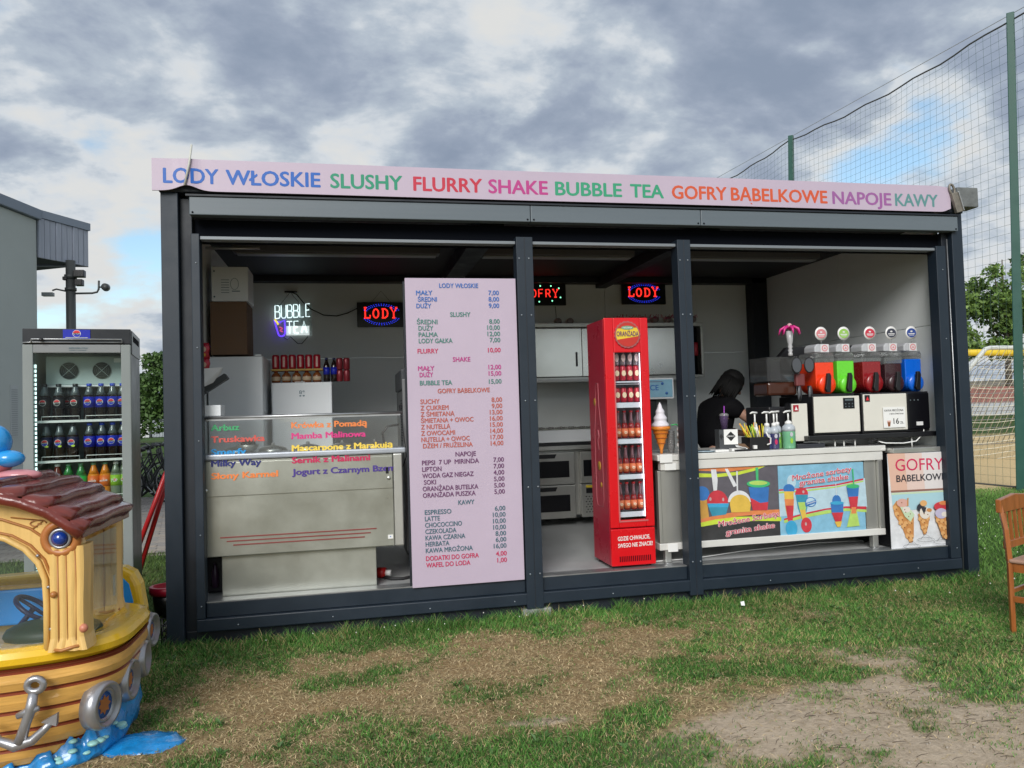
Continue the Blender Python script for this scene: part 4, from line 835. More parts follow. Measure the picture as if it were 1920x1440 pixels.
for nm, z, kd in rows:
    for k in range(4):
        x = 3.106+.052*k
        if kd == 'b': pop('orangeade_bottle', 'orangeade bottle on the %s of the red cooler, %s from left' % (nm, ORDN[k]), x, z, 'bottles in the red cooler')
        else: tin('red can with cream emblem on the %s of the red cooler, %s from left' % (nm, ORDN[k]), x, z, 'cans in the red cooler')
for k in range(4): tin('greyish can stacked on the red cans at the top of the cooler, %s from left' % ORDN[k], 3.106+.052*k, 1.747, 'upper cans in the red cooler', False)
# ---------------------------------------------------------------- serving counter
T = thing('serving_counter', 'long stainless serving counter with sliding doors under the right openings', 'counter', (4.35, .5, .26))
obj('worktop', B(3.385, 5.315, .14, .82, 1.025, 1.07, mat('worktop_steel', (.76, .75, .71), .35, .25, .06, 3)), T, bevel=.005)
obj('upper_rail', B(3.41, 5.29, .148, .20, .955, 1.022, MATS['worktop_steel']), T, bevel=.003); obj('lower_rail', B(3.38, 5.285, .145, .80, .365, .415, mat('worktop_steel', (0, 0, 0))), T, bevel=.004)
obj('post', B(5.245, 5.285, .15, .20, .418, .952, M_STEEL), T, bevel=.003); obj('post', B(3.385, 3.41, .15, .20, .418, .952, M_STEEL), T, bevel=.003)
obj('side_cover', MB().box(3.412, 3.445, .155, .16, .418, .95, M_STEEL), T)
for a, b_, dy in ((3.446, 3.62, 0), (3.58, 4.42, .02), (4.38, 5.16, .03), (5.14, 5.243, .012)): obj('sliding_door', B(a, b_, .165+dy, .175+dy, .418, .953, M_STEEL), T, bevel=.002)
for q_ in ((3.44, 3.53, .139, .147, .955, 1.005), (3.40, 3.50, .130, .139, 1.012, 1.075), (3.44, 3.52, .136, .144, .352, .41)): obj('clip', B(*q_, M_WPL), T, bevel=.002)
obj('rear_panel', B(3.40, 5.28, .78, .80, .418, 1.02, M_STEELD), T)
for x in (3.45, 5.20):
    for y in (.18, .74): obj('leg', B(x-.024, x+.024, y-.024, y+.024, .27, .363, M_STEEL), T, bevel=.003); obj('foot', MB().lathe((x, y, .258), [(.026, 0), (.02, .013)], M_ALU, 12), T)
def mp(cx, cy): px = 1220+cx/4.8; y = 800+cy/4.8; d = px-1310; return (3.71+.00455*d+1.8e-7*d*d, .95-(y-880+.052*d)*.00402)
def mp2(cx, cy): px = 1500+cx/4.8; y = 820+cy/4.8; d = px-1310; return (3.71+.00455*d+1.8e-7*d*d, .95-(y-880+.052*d)*.00402)
def mp3(cx, cy): px = 1640+cx/6; y = 820+cy/6; d = px-1663; return (5.262+.0048*d, 1.01-(y-850+.045*d)*.00410)
P_ = lambda n, c, r=.45: mat('print_'+n, tuple(.82*v+.03 for v in c), r, 0, .16, 14)
C = dict(dark=P_('charcoal', (.09, .08, .10)), black=P_('black', (.008, .008, .01)), orange=P_('orange', (.75, .22, .05)), lime=P_('lime', (.60, .75, .03)), blue=P_('blue', (.01, .16, .50)), red=P_('red', (.60, .01, .03)), teal=P_('teal', (.01, .28, .42)), yellow=P_('yellow', (.78, .50, .05)), white=P_('white', (.75, .76, .78)),
         green=P_('green', (.03, .48, .16)), sky=P_('sky', (.22, .50, .68)), sky2=P_('sky_pale', (.48, .66, .75)), lgreen=P_('leaf', (.45, .68, .12)), purple=P_('purple', (.05, .02, .15)), glint=P_('glint', (.55, .35, .35)), cyan=P_('cyan', (.02, .38, .66)), amber=P_('amber', (.62, .32, .04)))
class Art:
    def __init__(s, mp, y0): s.mb = MB(); s.mp = mp; s.y = y0
    def poly(s, pts, c): s.y -= .00025; s.mb.sheet([s.mp(*p) for p in pts], s.y, C[c])
    def ell(s, cx, cy, rx, ry, c, a0=0, a1=360, n=18): s.poly([(cx+rx*math.cos(rad(a)), cy+ry*math.sin(rad(a))) for a in np.linspace(a0, a1, n)], c)
    def band(s, top, bot, c):
        s.y -= .00025
        for i in range(len(top)-1): s.mb.sheet([s.mp(*p) for p in (top[i], top[i+1], bot[i+1], bot[i])], s.y, C[c])
    def txt(s, t, p0, p1, cap, m, bold=.03, slant=.03):
        s.y -= .0008; a = s.mp(*p0); b_ = s.mp(*p1); s.mb.text(t, a[0], b_[0], a[1], cap, m, s.y, bold, 0, None, (b_[1]-a[1])/(b_[0]-a[0]))
mtx = mat('poster_text_rose', (.50, .03, .08), .5); mtg = mat('poster_text_glow', (.80, .68, .68), .5)
T = thing('slush_poster', 'dark poster of frozen slush cups on the counter front, left one', 'poster', (4.0, .17, .4))
obj('sheet', MB().box(3.60, 4.372, .160, .164, .415, .948, C['dark']), T)
A = Art(mp, .1595)
A.band([(400, 360), (700, 360), (900, 360), (1010, 355)], [(400, 395), (700, 405), (850, 385), (1000, 358)], 'orange')
A.band([(400, 418), (600, 425), (780, 405), (920, 372), (1010, 356)], [(400, 455), (600, 455), (780, 435), (920, 398), (1015, 358)], 'lime')
A.poly([(400, 650), (500, 650), (520, 880), (400, 900)], 'amber'); A.ell(465, 600, 60, 65, 'blue')
A.band([(400, 900), (560, 860), (760, 800), (950, 790), (1138, 800)], [(400, 1030), (560, 1020), (760, 1010), (950, 1000), (1142, 985)], 'black')
A.band([(400, 840), (560, 800), (760, 765), (950, 755), (1135, 750)], [(400, 905), (560, 862), (760, 808), (950, 795), (1140, 812)], 'orange')
A.band([(400, 870), (560, 835), (760, 812), (950, 812), (1140, 820)], [(400, 905), (560, 878), (760, 855), (950, 852), (1140, 858)], 'lime')
A.poly([(545, 385), (590, 385), (600, 480), (590, 575), (560, 575)], 'white'); A.poly([(665, 380), (690, 378), (765, 530), (735, 545)], 'white'); A.poly([(762, 400), (776, 400), (772, 600), (760, 600)], 'white')
A.poly([(500, 690), (690, 690), (660, 790), (540, 805)], 'teal'); A.ell(592, 690, 92, 118, 'red', 180, 360); A.poly([(505, 690), (688, 690), (680, 725), (515, 725)], 'cyan'); A.ell(530, 650, 10, 16, 'glint'); A.ell(640, 655, 9, 16, 'glint')
A.ell(780, 680, 100, 105, 'white', 180, 360); A.ell(785, 700, 90, 88, 'yellow', 180, 360); A.poly([(695, 698), (877, 698), (868, 768), (705, 772)], 'yellow')
A.poly([(930, 365), (955, 365), (952, 485), (932, 485)], 'green'); A.poly([(862, 545), (1042, 545), (1022, 755), (892, 755)], 'blue'); A.poly([(872, 640), (960, 690), (1030, 680), (1020, 755), (892, 755)], 'red'); A.ell(950, 515, 102, 34, 'green'); A.ell(950, 507, 80, 20, 'lgreen')
A.txt('Mrożone Sorbety,', (590, 900), (1125, 810), .043, mtg, .11); A.txt('Mrożone Sorbety,', (590, 900), (1125, 810), .043, mtx, .02)
A.txt('granita shake', (650, 975), (1075, 915), .043, mtg, .11); A.txt('granita shake', (650, 975), (1075, 915), .043, mtx, .02)
obj('print', A.mb, T)
T = thing('slush_poster', 'pale blue poster with frozen sorbet cups on the counter front, right one', 'poster', (4.75, .17, .4))
obj('sheet', MB().box(4.374, 5.118, .158, .1635, .405, .945, C['sky']), T)
A = Art(mp2, .1575)
A.band([(-215, 480), (0, 470), (300, 430), (565, 370)], [(-215, 720), (0, 700), (300, 650), (575, 640)], 'sky2')
A.band([(-215, 472), (0, 458), (300, 425), (550, 372)], [(-215, 486), (0, 470), (300, 440), (552, 388)], 'red'); A.band([(-215, 492), (0, 480), (300, 445), (550, 392)], [(-215, 510), (0, 495), (300, 458), (552, 404)], 'lgreen')
A.band([(-180, 740), (0, 690), (200, 650), (380, 632), (565, 636)], [(-180, 756), (0, 706), (200, 664), (380, 650), (566, 664)], 'red'); A.band([(-180, 756), (0, 706), (200, 668), (380, 652), (566, 666)], [(-180, 780), (0, 735), (200, 700), (380, 676), (566, 690)], 'lgreen')
for x, y, c_ in ((-100, 400, 'sky2'),): A.ell(x, y, 40, 60, c_)
A.ell(-125, 470, 50, 48, 'blue'); A.poly([(-170, 490), (-85, 490), (-90, 640), (-105, 760), (-145, 760), (-165, 640)], 'yellow'); A.poly([(-165, 600), (-88, 600), (-105, 770), (-145, 770)], 'red'); A.ell(-118, 830, 52, 75, 'cyan'); A.poly([(-170, 560), (-85, 560), (-90, 620), (-165, 620)], 'orange')
A.ell(-15-0, 510, 58, 55, 'red'); A.poly([(-70, 520), (40, 520), (30, 640), (5, 740), (-25, 740), (-55, 640)], 'teal'); A.poly([(-52, 590), (30, 590), (10, 680), (-35, 680)], 'lgreen'); A.poly([(-38, 660), (12, 660), (18, 740), (-18, 760)], 'yellow'); A.ell(15, 800, 48, 70, 'red'); A.ell(0, 495, 10, 14, 'glint'); A.ell(10, 790, 9, 16, 'glint')
A.ell(62, 588, 50, 45, 'blue'); A.ell(62, 588, 42, 38, 'sky2'); A.poly([(10, 600), (105, 570), (108, 600), (14, 632)], 'blue')
A.poly([(240, 600), (355, 595), (350, 690), (245, 695)], 'blue'); A.ell(295, 580, 40, 55, 'blue'); A.poly([(245, 690), (350, 688), (318, 815), (290, 818)], 'red'); A.poly([(268, 775), (335, 770), (318, 822), (290, 824)], 'yellow'); A.poly([(290, 415), (295, 415), (297, 530), (293, 530)], 'white'); A.ell(297, 600, 62, 16, 'cyan')
A.poly([(445, 285), (458, 282), (462, 435), (452, 435)], 'green'); A.poly([(390, 455), (503, 450), (470, 700), (425, 705)], 'red'); A.poly([(390, 455), (503, 450), (492, 540), (400, 545)], 'blue'); A.ell(447, 445, 60, 20, 'green'); A.poly([(420, 660), (470, 660), (492, 815), (375, 825)], 'lgreen'); A.poly([(425, 640), (468, 640), (465, 700), (422, 700)], 'orange')
A.txt('Mrożone sorbety', (-95, 390), (438, 305), .041, mtg, .11); A.txt('Mrożone sorbety', (-95, 390), (438, 305), .041, mtx, .02)
A.txt('granita shake', (-35, 435), (405, 375), .041, mtg, .11); A.txt('granita shake', (-35, 435), (405, 375), .041, mtx, .02); A.txt('GRANITA', (20, 612), (100, 588), .010, M_WPL, .03)
obj('print', A.mb, T)
T = thing('waffle_poster', 'tall poster reading GOFRY BĄBELKOWE with three bubble waffles', 'poster', (5.5, .06, .26))
obj('sheet', MB().box(5.26, 5.79, .055, .060, .262, 1.005, C['white']), T)
C['peach'] = mat('print_peach', (.66, .42, .32), .45); C['peach2'] = mat('print_peach_pale', (.68, .52, .46), .45); C['pale'] = mat('print_pale_rose', (.66, .62, .61), .45); C['brown'] = mat('print_brown', (.25, .12, .09), .45); C['psky'] = mat('print_pale_sky', (.36, .56, .62), .45); C['waf'] = mat('print_waffle', (.52, .23, .07), .45); C['waf2'] = mat('print_waffle_light', (.66, .36, .14), .45); C['wafd'] = mat('print_waffle_dark', (.24, .08, .03), .45); C['cream'] = mat('print_cream', (.68, .62, .55), .45); C['mint'] = mat('print_mint', (.50, .62, .42), .45); C['lilac'] = mat('print_lilac', (.46, .42, .56), .45); C['ink'] = mat('print_ink', (.03, .03, .04), .45); C['rose'] = mat('print_rose', (.62, .36, .30), .45)
def mp3c(cx, cy): return mp3(cx, cy)
A = Art(mp3c, .0545)
A.poly([(135, 182), (330, 178), (340, 600), (158, 605)], 'peach'); A.poly([(330, 178), (520, 174), (540, 595), (340, 600)], 'peach2'); A.poly([(520, 174), (790, 165), (800, 585), (540, 595)], 'pale')
A.poly([(155, 605), (800, 580), (800, 602), (156, 628)], 'brown'); A.poly([(158, 632), (800, 606), (800, 800), (170, 840)], 'psky'); A.poly([(160, 632), (800, 606), (800, 625), (160, 652)], 'mint')
A.txt('GOFRY', (218, 380), (760, 365), .094, mat('gofry_crimson', (.55, .02, .09), .5), .0); A.txt('BĄBELKOWE', (222, 505), (775, 482), .052, C['ink'], .03)
def waffle(pts, cells, r):
    A.poly(pts, 'waf')
    for x, y in cells: A.ell(x, y, r, r*1.1, 'waf2', 0, 360, 10); A.ell(x+r*.5, y+r*.6, r*.35, r*.35, 'wafd', 0, 360, 6)
waffle([(165, 780), (210, 720), (300, 760), (395, 900), (385, 1120), (345, 1190), (300, 1150), (250, 1000), (180, 880)], [(190, 800), (205, 870), (250, 920), (300, 980), (350, 960), (270, 1010), (330, 1060), (310, 1120), (355, 1130), (345, 1170), (240, 970)], 26)
A.ell(270, 745, 65, 50, 'rose'); A.poly([(240, 790), (330, 790), (400, 880), (350, 960), (290, 900)], 'mint'); A.ell(310, 820, 45, 35, 'cream'); A.poly([(325, 690), (340, 685), (335, 780), (318, 780)], 'waf')
for x, y in ((300, 850), (330, 900), (350, 870), (290, 820), (260, 740)): A.ell(x, y, 6, 8, 'wafd', 0, 360, 6)
waffle([(435, 870), (575, 860), (545, 1010), (520, 1100), (490, 1110), (460, 1010)], [(455, 930), (490, 960), (545, 930), (480, 1030), (520, 1010), (505, 1070)], 22)
A.ell(470, 800, 45, 48, 'ink'); A.ell(500, 750, 40, 35, 'waf2'); A.ell(510, 860, 60, 70, 'cream'); A.ell(560, 830, 30, 22, 'waf'); A.poly([(460, 780), (530, 800), (500, 880)], 'ink')
for x, y in ((500, 870), (520, 840), (540, 880)): A.ell(x, y, 8, 6, 'wafd', 0, 360, 6)
waffle([(620, 900), (790, 900), (780, 1100), (700, 1160), (660, 1030)], [(650, 950), (700, 960), (680, 1020), (720, 1040), (700, 1100), (745, 980), (730, 1140)], 24)
A.ell(700, 790, 90, 55, 'red'); A.ell(690, 870, 70, 60, 'lilac'); A.ell(720, 750, 50, 25, 'orange'); A.ell(730, 880, 40, 30, 'cream')
for cx, cy in ((340, 1235), (500, 1165), (680, 1195)):
    A.y -= .0003; A.mb.tube([(*[A.mp(cx+95*math.cos(a), cy+24*math.sin(a))][0][:1], A.y, A.mp(cx+95*math.cos(a), cy+24*math.sin(a))[1]) for a in np.linspace(0, 6.28, 20)], .0012, C['ink'], 3)
    A.mb.tube([(A.mp(cx+dx, cy+dy)[0], A.y, A.mp(cx+dx, cy+dy)[1]) for dx, dy in ((-60, -5), (-10, -60), (20, -50), (70, 0))], .001, C['ink'], 3)
obj('print', A.mb, T)
T = thing('narrow_cabinet', 'narrow steel cabinet behind the waffle poster', 'cabinet', (5.5, .4, .26)); obj('body', B(5.32, 5.83, .09, .75, .27, 1.0, M_BLACKP), T); obj('worktop', B(5.322, 5.845, .062, .78, 1.008, 1.045, M_STEEL), T, bevel=.004)
T = thing('floor_cable', 'pale thin cable lying on the floor below the counter', 'cable', (4.4, .3, .26)); obj('cord', MB().tube([(3.3, .25, .268), (3.7, .26, .268), (4.2, .4, .268), (4.9, .5, .268), (5.3, .45, .268)], .005, M_WPL, 6), T)
# ---------------------------------------------------------------- things on the counter (top at z 1.07)
Z = 1.072
T = thing('napkin_holder', 'black and white paper box with diamond emblem on the counter', 'napkin box', (4.0, .3, Z))
X = Matrix.Translation((4.03, .30, Z)) @ rotz(rad(-12)); mb = MB(); mb.X = X; mb.box(-.07, .07, -.05, .08, .0, .165, mat('box_grey', (.05, .055, .06), .4)); obj('box', mb, T, bevel=.003)
mb = MB(); mb.X = X; mb.box(-.035, .072, -.056, -.051, .05, .166, M_WPL); obj('white_card', mb, T)
mb = MB(); mb.X = X; mb.sheet([(.018, .075), (.055, .113), (.018, .150), (-.018, .113)], -.0575, M_BLACKP); mb.text('MIKRO', -.008, .044, .108, .011, M_WPL, -.0585, .02); mb.sheet([(-.055, .09), (-.04, .113), (-.055, .135), (-.067, .113)], -.0515, M_BLACKP); obj('diamond_mark', mb, T)
obj('paper_stack', MB().box(4.02, 4.15, .20, .245, Z, Z+.02, M_WPL), T)
T = thing('straw_cup', 'clear tumbler with violet liquid and purple straw on the napkin box', 'cup', (4.02, .31, 1.24))
obj('cup', MB().lathe((4.02, .31, 1.238), [(.022, 0), (.034, .10), (.036, .105)], glass('cup_clear', (.78, .74, .82), 1, .05, .25, (.35, .25, .5)), 14), T); obj('drink', MB().lathe((4.02, .31, 1.241), [(.019, 0), (.029, .075)], mat('violet_drink', (.18, .06, .26), .3), 12), T)
obj('dome_lid', MB().lathe((4.02, .31, 1.343), [(.037, 0), (.038, .004), (.03, .016), (.01, .022)], glass('lid_clear', (.85, .85, .87), 1, .05, .3), 14), T); obj('straw', MB().tube([(4.018, .31, 1.26), (4.025, .31, 1.42)], .0045, mat('straw_violet', (.30, .05, .40), .4), 6), T)
T = thing('plate', 'pale plate with white napkins near the left end of the counter', 'plate', (3.8, .22, Z)); obj('plate', MB().lathe((3.80, .24, Z), [(.05, 0), (.085, .006), (.09, .012), (.05, .006)], mat('plate_blue', (.40, .52, .60), .3), 24), T); obj('napkin', B(3.87, 3.98, .17, .27, Z, Z+.016, M_WPL), T, bevel=.002)
T = thing('card_stand', 'brown and white business cards lying beside the napkin box', 'cards', (4.12, .2, Z)); obj('card', MB().add([(4.05, .19, Z+.03), (4.13, .18, Z+.02), (4.15, .23, Z+.028), (4.07, .24, Z+.045)], [(0, 1, 2, 3)], M_WPL), T); obj('card', MB().add([(4.09, .20, Z+.02), (4.17, .20, Z+.015), (4.16, .26, Z+.05), (4.10, .26, Z+.055)], [(0, 1, 2, 3)], MATS['cardboard']), T); obj('tray', B(4.04, 4.17, .17, .27, Z, Z+.012, M_BLACKP), T, bevel=.002)
tag(obj('white_cube', B(4.185, 4.212, .16, .185, Z+.012, Z+.040, M_WPL), bevel=.003), 'tiny white cube label in front of the straw holder', 'label'); 
T = thing('straw_holder', 'black holder full of yellow and green drinking straws', 'straw holder', (4.26, .3, Z)); obj('box', B(4.17, 4.335, .19, .33, Z, Z+.10, M_BLACKP), T, bevel=.004)
sc_ = [mat('straw_yellow', (.70, .62, .04), .4), mat('straw_orange', (.75, .3, .04), .4), mat('straw_green', (.25, .5, .06), .4), M_WPL]
for k in range(26):
    x = 4.185+random.random()*.12; a = (x-4.25)*.5-.02+random.uniform(-.05, .05); obj('straw', MB().tube([(x, .25+random.uniform(-.04, .04), Z+.06), (x+a*.9-.02, .24+random.uniform(-.03, .03), Z+.195+random.uniform(-.015, .02))], .0035, sc_[0 if random.random() < .62 else random.randrange(1, 4)], 5), T)
tag(obj('paper_ribbon', MB().tube([(4.30, .18, Z+.14), (4.315, .175, Z+.10), (4.335, .175, Z+.09), (4.33, .17, Z+.05), (4.30, .17, Z+.04)], .006, M_WPL, 5)), 'crumpled white paper strip beside the straw holder', 'paper')
pumps = [(4.30, .34, 'red', (.45, .02, .02), .045, .11), (4.362, .27, 'navy', (.03, .04, .14), .036, .14), (4.418, .26, 'blue and red', (.05, .05, .13), .036, .14), (4.468, .30, 'pale green', (.16, .38, .10), .034, .145), (4.525, .23, 'large pale green', (.16, .42, .24), .050, .155)]
for k, (x, y, nm, c_, r, h) in enumerate(pumps):
    T = thing('syrup_bottle', '%s syrup bottle with white pump, %s from the left' % (nm, ORDN[k]), 'syrup bottle', (x, y, Z), 'syrup pump bottles')
    obj('body', MB().lathe((x, y, Z), [(r*.9, 0), (r, .008), (r, h), (r*.92, h+.018), (r*.5, h+.035)], mat('syrup_'+nm.replace(' ', '_'), c_, .2), 16), T)
    obj('clear_top', MB().lathe((x, y, Z), [(r*1.01, h-.02), (r*1.015, h+.0), (r*.93, h+.018), (r*.5, h+.038)], mat('bottle_milky', (.42, .46, .50), .3), 16), T)
    obj('collar', MB().lathe((x, y, Z), [(r*.55, h+.036), (r*.55, h+.05), (.018, h+.06), (.009, h+.065)], M_WPL, 14), T)
    obj('pump', MB().tube([(x, y, Z+h+.06), (x, y, Z+.275)], .0065, M_WPL, 8).tube([(x+.02, y, Z+.285+.004*k*.5), (x-.02, y, Z+.290), (x-.045, y-.01, Z+.282)], [.009, .008, .005], M_WPL, 8), T)
    if k: obj('label', MB().disc(x-.008, Z+h*.72, y-r-.0015, .014, mat('label_pale', (.5, .5, .55), .4), 10, .018).disc(x-.008, Z+h*.4, y-r-.0015, .012, mat('label_lime' if k > 2 else 'label_rose', (.3, .55, .05) if k > 2 else (.55, .03, .12), .4), 10, .022), T)
tag(obj('black_tray', B(4.56, 4.80, .17, .35, Z, Z+.032, mat('tray_grey', (.03, .032, .04), .4)), bevel=.005), 'low dark tray on the counter below the slush machines', 'tray')
T = thing('cone_stand', 'large plastic soft ice cone figure on the counter beside the red cooler', 'cone figure', (3.48, .3, Z))
obj('cone', MB().lathe((3.485, .30, Z), [(.010, .0), (.012, .03), (.06, .175), (.062, .18)], mat('cone_orange', (.72, .24, .03), .4, 0, .15, 40, .4, 60), 18), T)
obj('cone_rim', MB().lathe((3.485, .30, Z), [(.062, .178), (.073, .182), (.074, .202), (.068, .206)], MATS['cone_orange'], 18), T)
prof = []
for i in range(34):
    t = i/33; prof.append((max(.003, .064*(1-t)**.75*(1+.10*math.sin(t*22))), .206+.185*t))
obj('ice_swirl', MB().lathe((3.485, .30, Z), prof, mat('soft_ice', (.74, .72, .78), .45), 18), T)
for z in (.08, .12, .155): obj('waffle_ring', MB().tube([(3.485+(.010+z*.31)*math.cos(a), .30+(.010+z*.31)*math.sin(a), Z+z) for a in np.linspace(0, 2*math.pi, 14, endpoint=False)], .003, mat('cone_dark', (.5, .13, .02), .5), 4, True), T)
T = thing('cup_tower', 'stack of clear plastic cups beside the ice cone figure', 'cups', (3.56, .33, Z))
for k in range(7): obj('cup', MB().lathe((3.575, .32, Z+.018*k), [(.022, 0), (.030, .06), (.032, .062)], glass('cup_clear2', (.85, .86, .88), 1, .05, .35, (.5, .5, .5)), 12), T)
T = thing('foil_roll', 'crumpled clear film bag on the counter near the second mullion', 'bag', (3.62, .3, Z)); mb = MB()
for k in range(9): mb.sphere((3.625+.012*math.sin(k*2), .26, Z+.02+.02*k), .022, M_STEEL if k % 2 else M_WPL, 6, 4)
obj('film', mb, T); obj('green_tie', MB().tube([(3.555, .26, Z+.215), (3.59, .25, Z+.22), (3.62, .25, Z+.20)], .006, mat('tie_green', (.05, .4, .12), .5), 6), T)
# ---------------------------------------------------------------- slush machines
T = thing('machine_shelf', 'black shelf rail carrying the slush machines above the counter', 'shelf', (5.2, .4, Z)); obj('tray', B(4.66, 5.82, .17, .72, 1.125, 1.165, M_BLACKP), T, bevel=.006)
for x in (4.78, 4.92, 5.00, 5.10, 5.62): obj('leg', MB().tube([(x, .22, 1.072 if x < 5.3 else 1.047), (x, .22, 1.124)], .006, M_WPL, 8), T)
tag(obj('white_cable', MB().tube([(5.28, .18, 1.10), (5.34, .17, 1.085), (5.50, .17, 1.078), (5.62, .17, 1.09), (5.72, .2, 1.15), (5.80, .3, 1.30), (5.81, .35, 1.50), (5.80, .38, 1.68), (5.82, .38, 1.72), (5.845, .38, 1.71)], .005, M_WPL, 6)), 'white cable running from the shelf up the side wall at the right', 'cable')
tag(obj('black_loop', MB().tube([(5.19, .17, 1.10), (5.25, .16, 1.115), (5.29, .17, 1.09), (5.24, .16, 1.075), (5.19, .17, 1.085)], .004, M_RUBBER, 6, True)), 'small loop of black cable under the slush machine shelf', 'cable')
tag(obj('wall_socket', B(5.825, 5.849, .36, .40, 1.67, 1.74, M_BLACKP), bevel=.003), 'black socket on the white side wall at the right', 'socket')
M_TG = glass('tank_clear', (.90, .92, .92), .7, .04, .10, (.55, .56, .56)); M_STK = mat('sticker_pink', (.62, .22, .24), .5); M_SW = mat('sticker_white', (.66, .66, .66), .5)
def utank(x, hw, z0, z1, y0, y1, m, dome=True):
    poly = [(x-hw, z1), (x+hw, z1)]+[(x+hw*math.cos(a), z0+hw+hw*math.sin(a)) for a in np.linspace(0, -math.pi, 14)]
    mb = MB().prism(poly[::-1], y0, y1, m, smooth=False)
    if dome: mb.lathe((x+hw*.06, y0+.002, z0+hw*.93), [(hw*1.02, 0), (hw*1.0, .016), (hw*.88, .032), (hw*.5, .042), (.002, .045)], m, 18, 'Y')
    return mb
def tank(T, x, m, hw, fill, sign):
    t_ = obj('tank', utank(x, hw-.002, 1.492, fill, .275, .50, m), T, bevel=.006)
    obj('clear_bowl', MB().prism([(x-hw, fill+.002), (x+hw, fill+.002), (x+hw, 1.80), (x+hw*.85, 1.825), (x-hw*.85, 1.825), (x-hw, 1.80)], .272, .50, M_TG), t_)
    obj('lid', MB().prism([(x-hw*.85, 1.827), (x+hw*.72, 1.827), (x+hw*.55, 1.895), (x-hw*.6, 1.895), (x-hw*.85, 1.87)], .29, .44, mat('tank_lid', (.45, .46, .48), .3), smooth=False), t_, bevel=.008)
    lab = obj('logo_sticker', MB().box(x-hw*.28, x+hw*.62, .282, .2875, 1.828, 1.892, M_SW).disc(x+hw*.17, 1.860, .2812, .027, M_STK, 16).disc(x+hw*.17, 1.860, .2806, .018, M_SW, 16).sheet([(x+hw*.17-.012, 1.852), (x+hw*.17+.012, 1.852), (x+hw*.17, 1.873)], .2800, M_STK), t_)
    hx = x-hw*.20
    obj('tap', MB().prism([(hx-.018, 1.505), (hx+.012, 1.500), (hx+.022, 1.63), (hx+.012, 1.655), (hx-.010, 1.655), (hx-.016, 1.60), (hx-.03, 1.53)], .195, .222, M_BLACKP).box(hx-.01, hx+.012, .2225, .27, 1.54, 1.57, M_BLACKP), t_, bevel=.004)
def lolly(x, y, z, c_, nm, k):
    T = thing('flavour_sign', 'small round %s flavour sign on a stick, %s from the left' % (nm, ORDN[k]), 'flavour sign', (x, y, 1.9), 'round flavour signs above the slush tanks')
    obj('disc', MB().lathe((x, y+.003, z), [(.055, 0), (.055, .003)], M_WPL, 24, 'Y'), T); obj('stick', MB().tube([(x, y+.002, z-.055), (x, y+.002, 1.893)], .0018, M_ALU, 5), T)
    mb = MB(); mb.disc(x, z, y-.0012, .044, c_, 20, .038); mb.box(x-.030, x+.030, y-.0018, y-.0013, z-.012, z-.004, M_SW); mb.disc(x, z+.012, y-.0018, .012, M_SW, 8, .007); mb.box(x-.024, x+.024, y-.0018, y-.0013, z-.022, z-.018, M_SW); obj('picture', mb, T)
SL = dict(orange=mat('slush_orange', (.80, .045, .006), .3, 0, .06, 40, coat=.3), green=mat('slush_green', (.13, .62, .03), .3, 0, .06, 40, coat=.3), cherry=mat('slush_cherry', (.24, .008, .012), .25, 0, .1, 40, coat=.3), cola=mat('slush_cola', (.045, .018, .022), .25, 0, .1, 40, coat=.3), blue=mat('slush_blue', (.004, .12, .62), .3, 0, .06, 40, coat=.3))
T = thing('slush_machine', 'twin tank slush machine with orange red and green slush', 'slush machine', (4.94, .4, 1.165))
obj('body', B(4.735, 5.145, .215, .70, 1.168, 1.475, M_BLACKP), T, bevel=.006); obj('front_panel', B(4.738, 5.142, .200, .214, 1.185, 1.47, mat('machine_panel', (.72, .70, .63), .4, .15, .04, 3)), T, bevel=.004); obj('display', MB().box(4.995, 5.095, .196, .1995, 1.37, 1.455, M_PANEL).box(5.01, 5.08, .1945, .1958, 1.432, 1.447, mat('display_grey', (.10, .13, .14), .3)), T)
for i in range(3):
    for j in range(2): obj('button', MB().lathe((5.015+.03*i, .196, 1.385+.022*j), [(.006, 0), (.006, .002)], MATS['display_grey'], 8, 'Y'), T)
obj('tank_base', B(4.75, 5.13, .25, .69, 1.476, 1.492, M_BLACKP), T)
tank(T, 4.895, SL['orange'], .084, 1.745, 0); tank(T, 5.085, SL['green'], .078, 1.755, 1)
T = thing('slush_machine', 'triple tank slush machine with dark red, cola and blue slush', 'slush machine', (5.48, .4, 1.165))
obj('body', B(5.17, 5.79, .215, .70, 1.168, 1.49, M_BLACKP), T, bevel=.006); obj('front_panel', B(5.178, 5.575, .200, .214, 1.185, 1.478, MATS['machine_panel']), T, bevel=.004); obj('black_panel', B(5.58, 5.785, .200, .214, 1.185, 1.478, M_PANEL), T, bevel=.01)
obj('maker_badge', MB().box(5.19, 5.235, .196, .1995, 1.42, 1.472, M_BLACKP).sheet([(5.198, 1.43), (5.228, 1.43), (5.213, 1.462)], .1952, M_PR), T); obj('small_sticker', B(5.655, 5.715, .196, .1995, 1.215, 1.245, M_SW), T)
for i in range(3): obj('button', MB().lathe((5.61+.035*i, .2, 1.42), [(.006, 0), (.006, .002)], MATS['display_grey'], 8, 'Y'), T)
tank(T, 5.325, SL['cherry'], .086, 1.745, 2); tank(T, 5.525, SL['cola'], .080, 1.725, 3); tank(T, 5.712, SL['blue'], .078, 1.76, 4)
T = thing('price_card', 'white price card reading 16 on the triple slush machine front', 'price card', (5.45, .19, 1.2))
mb = MB().box(5.345, 5.545, .188, .192, 1.205, 1.37, M_WPL); obj('card', mb, T)
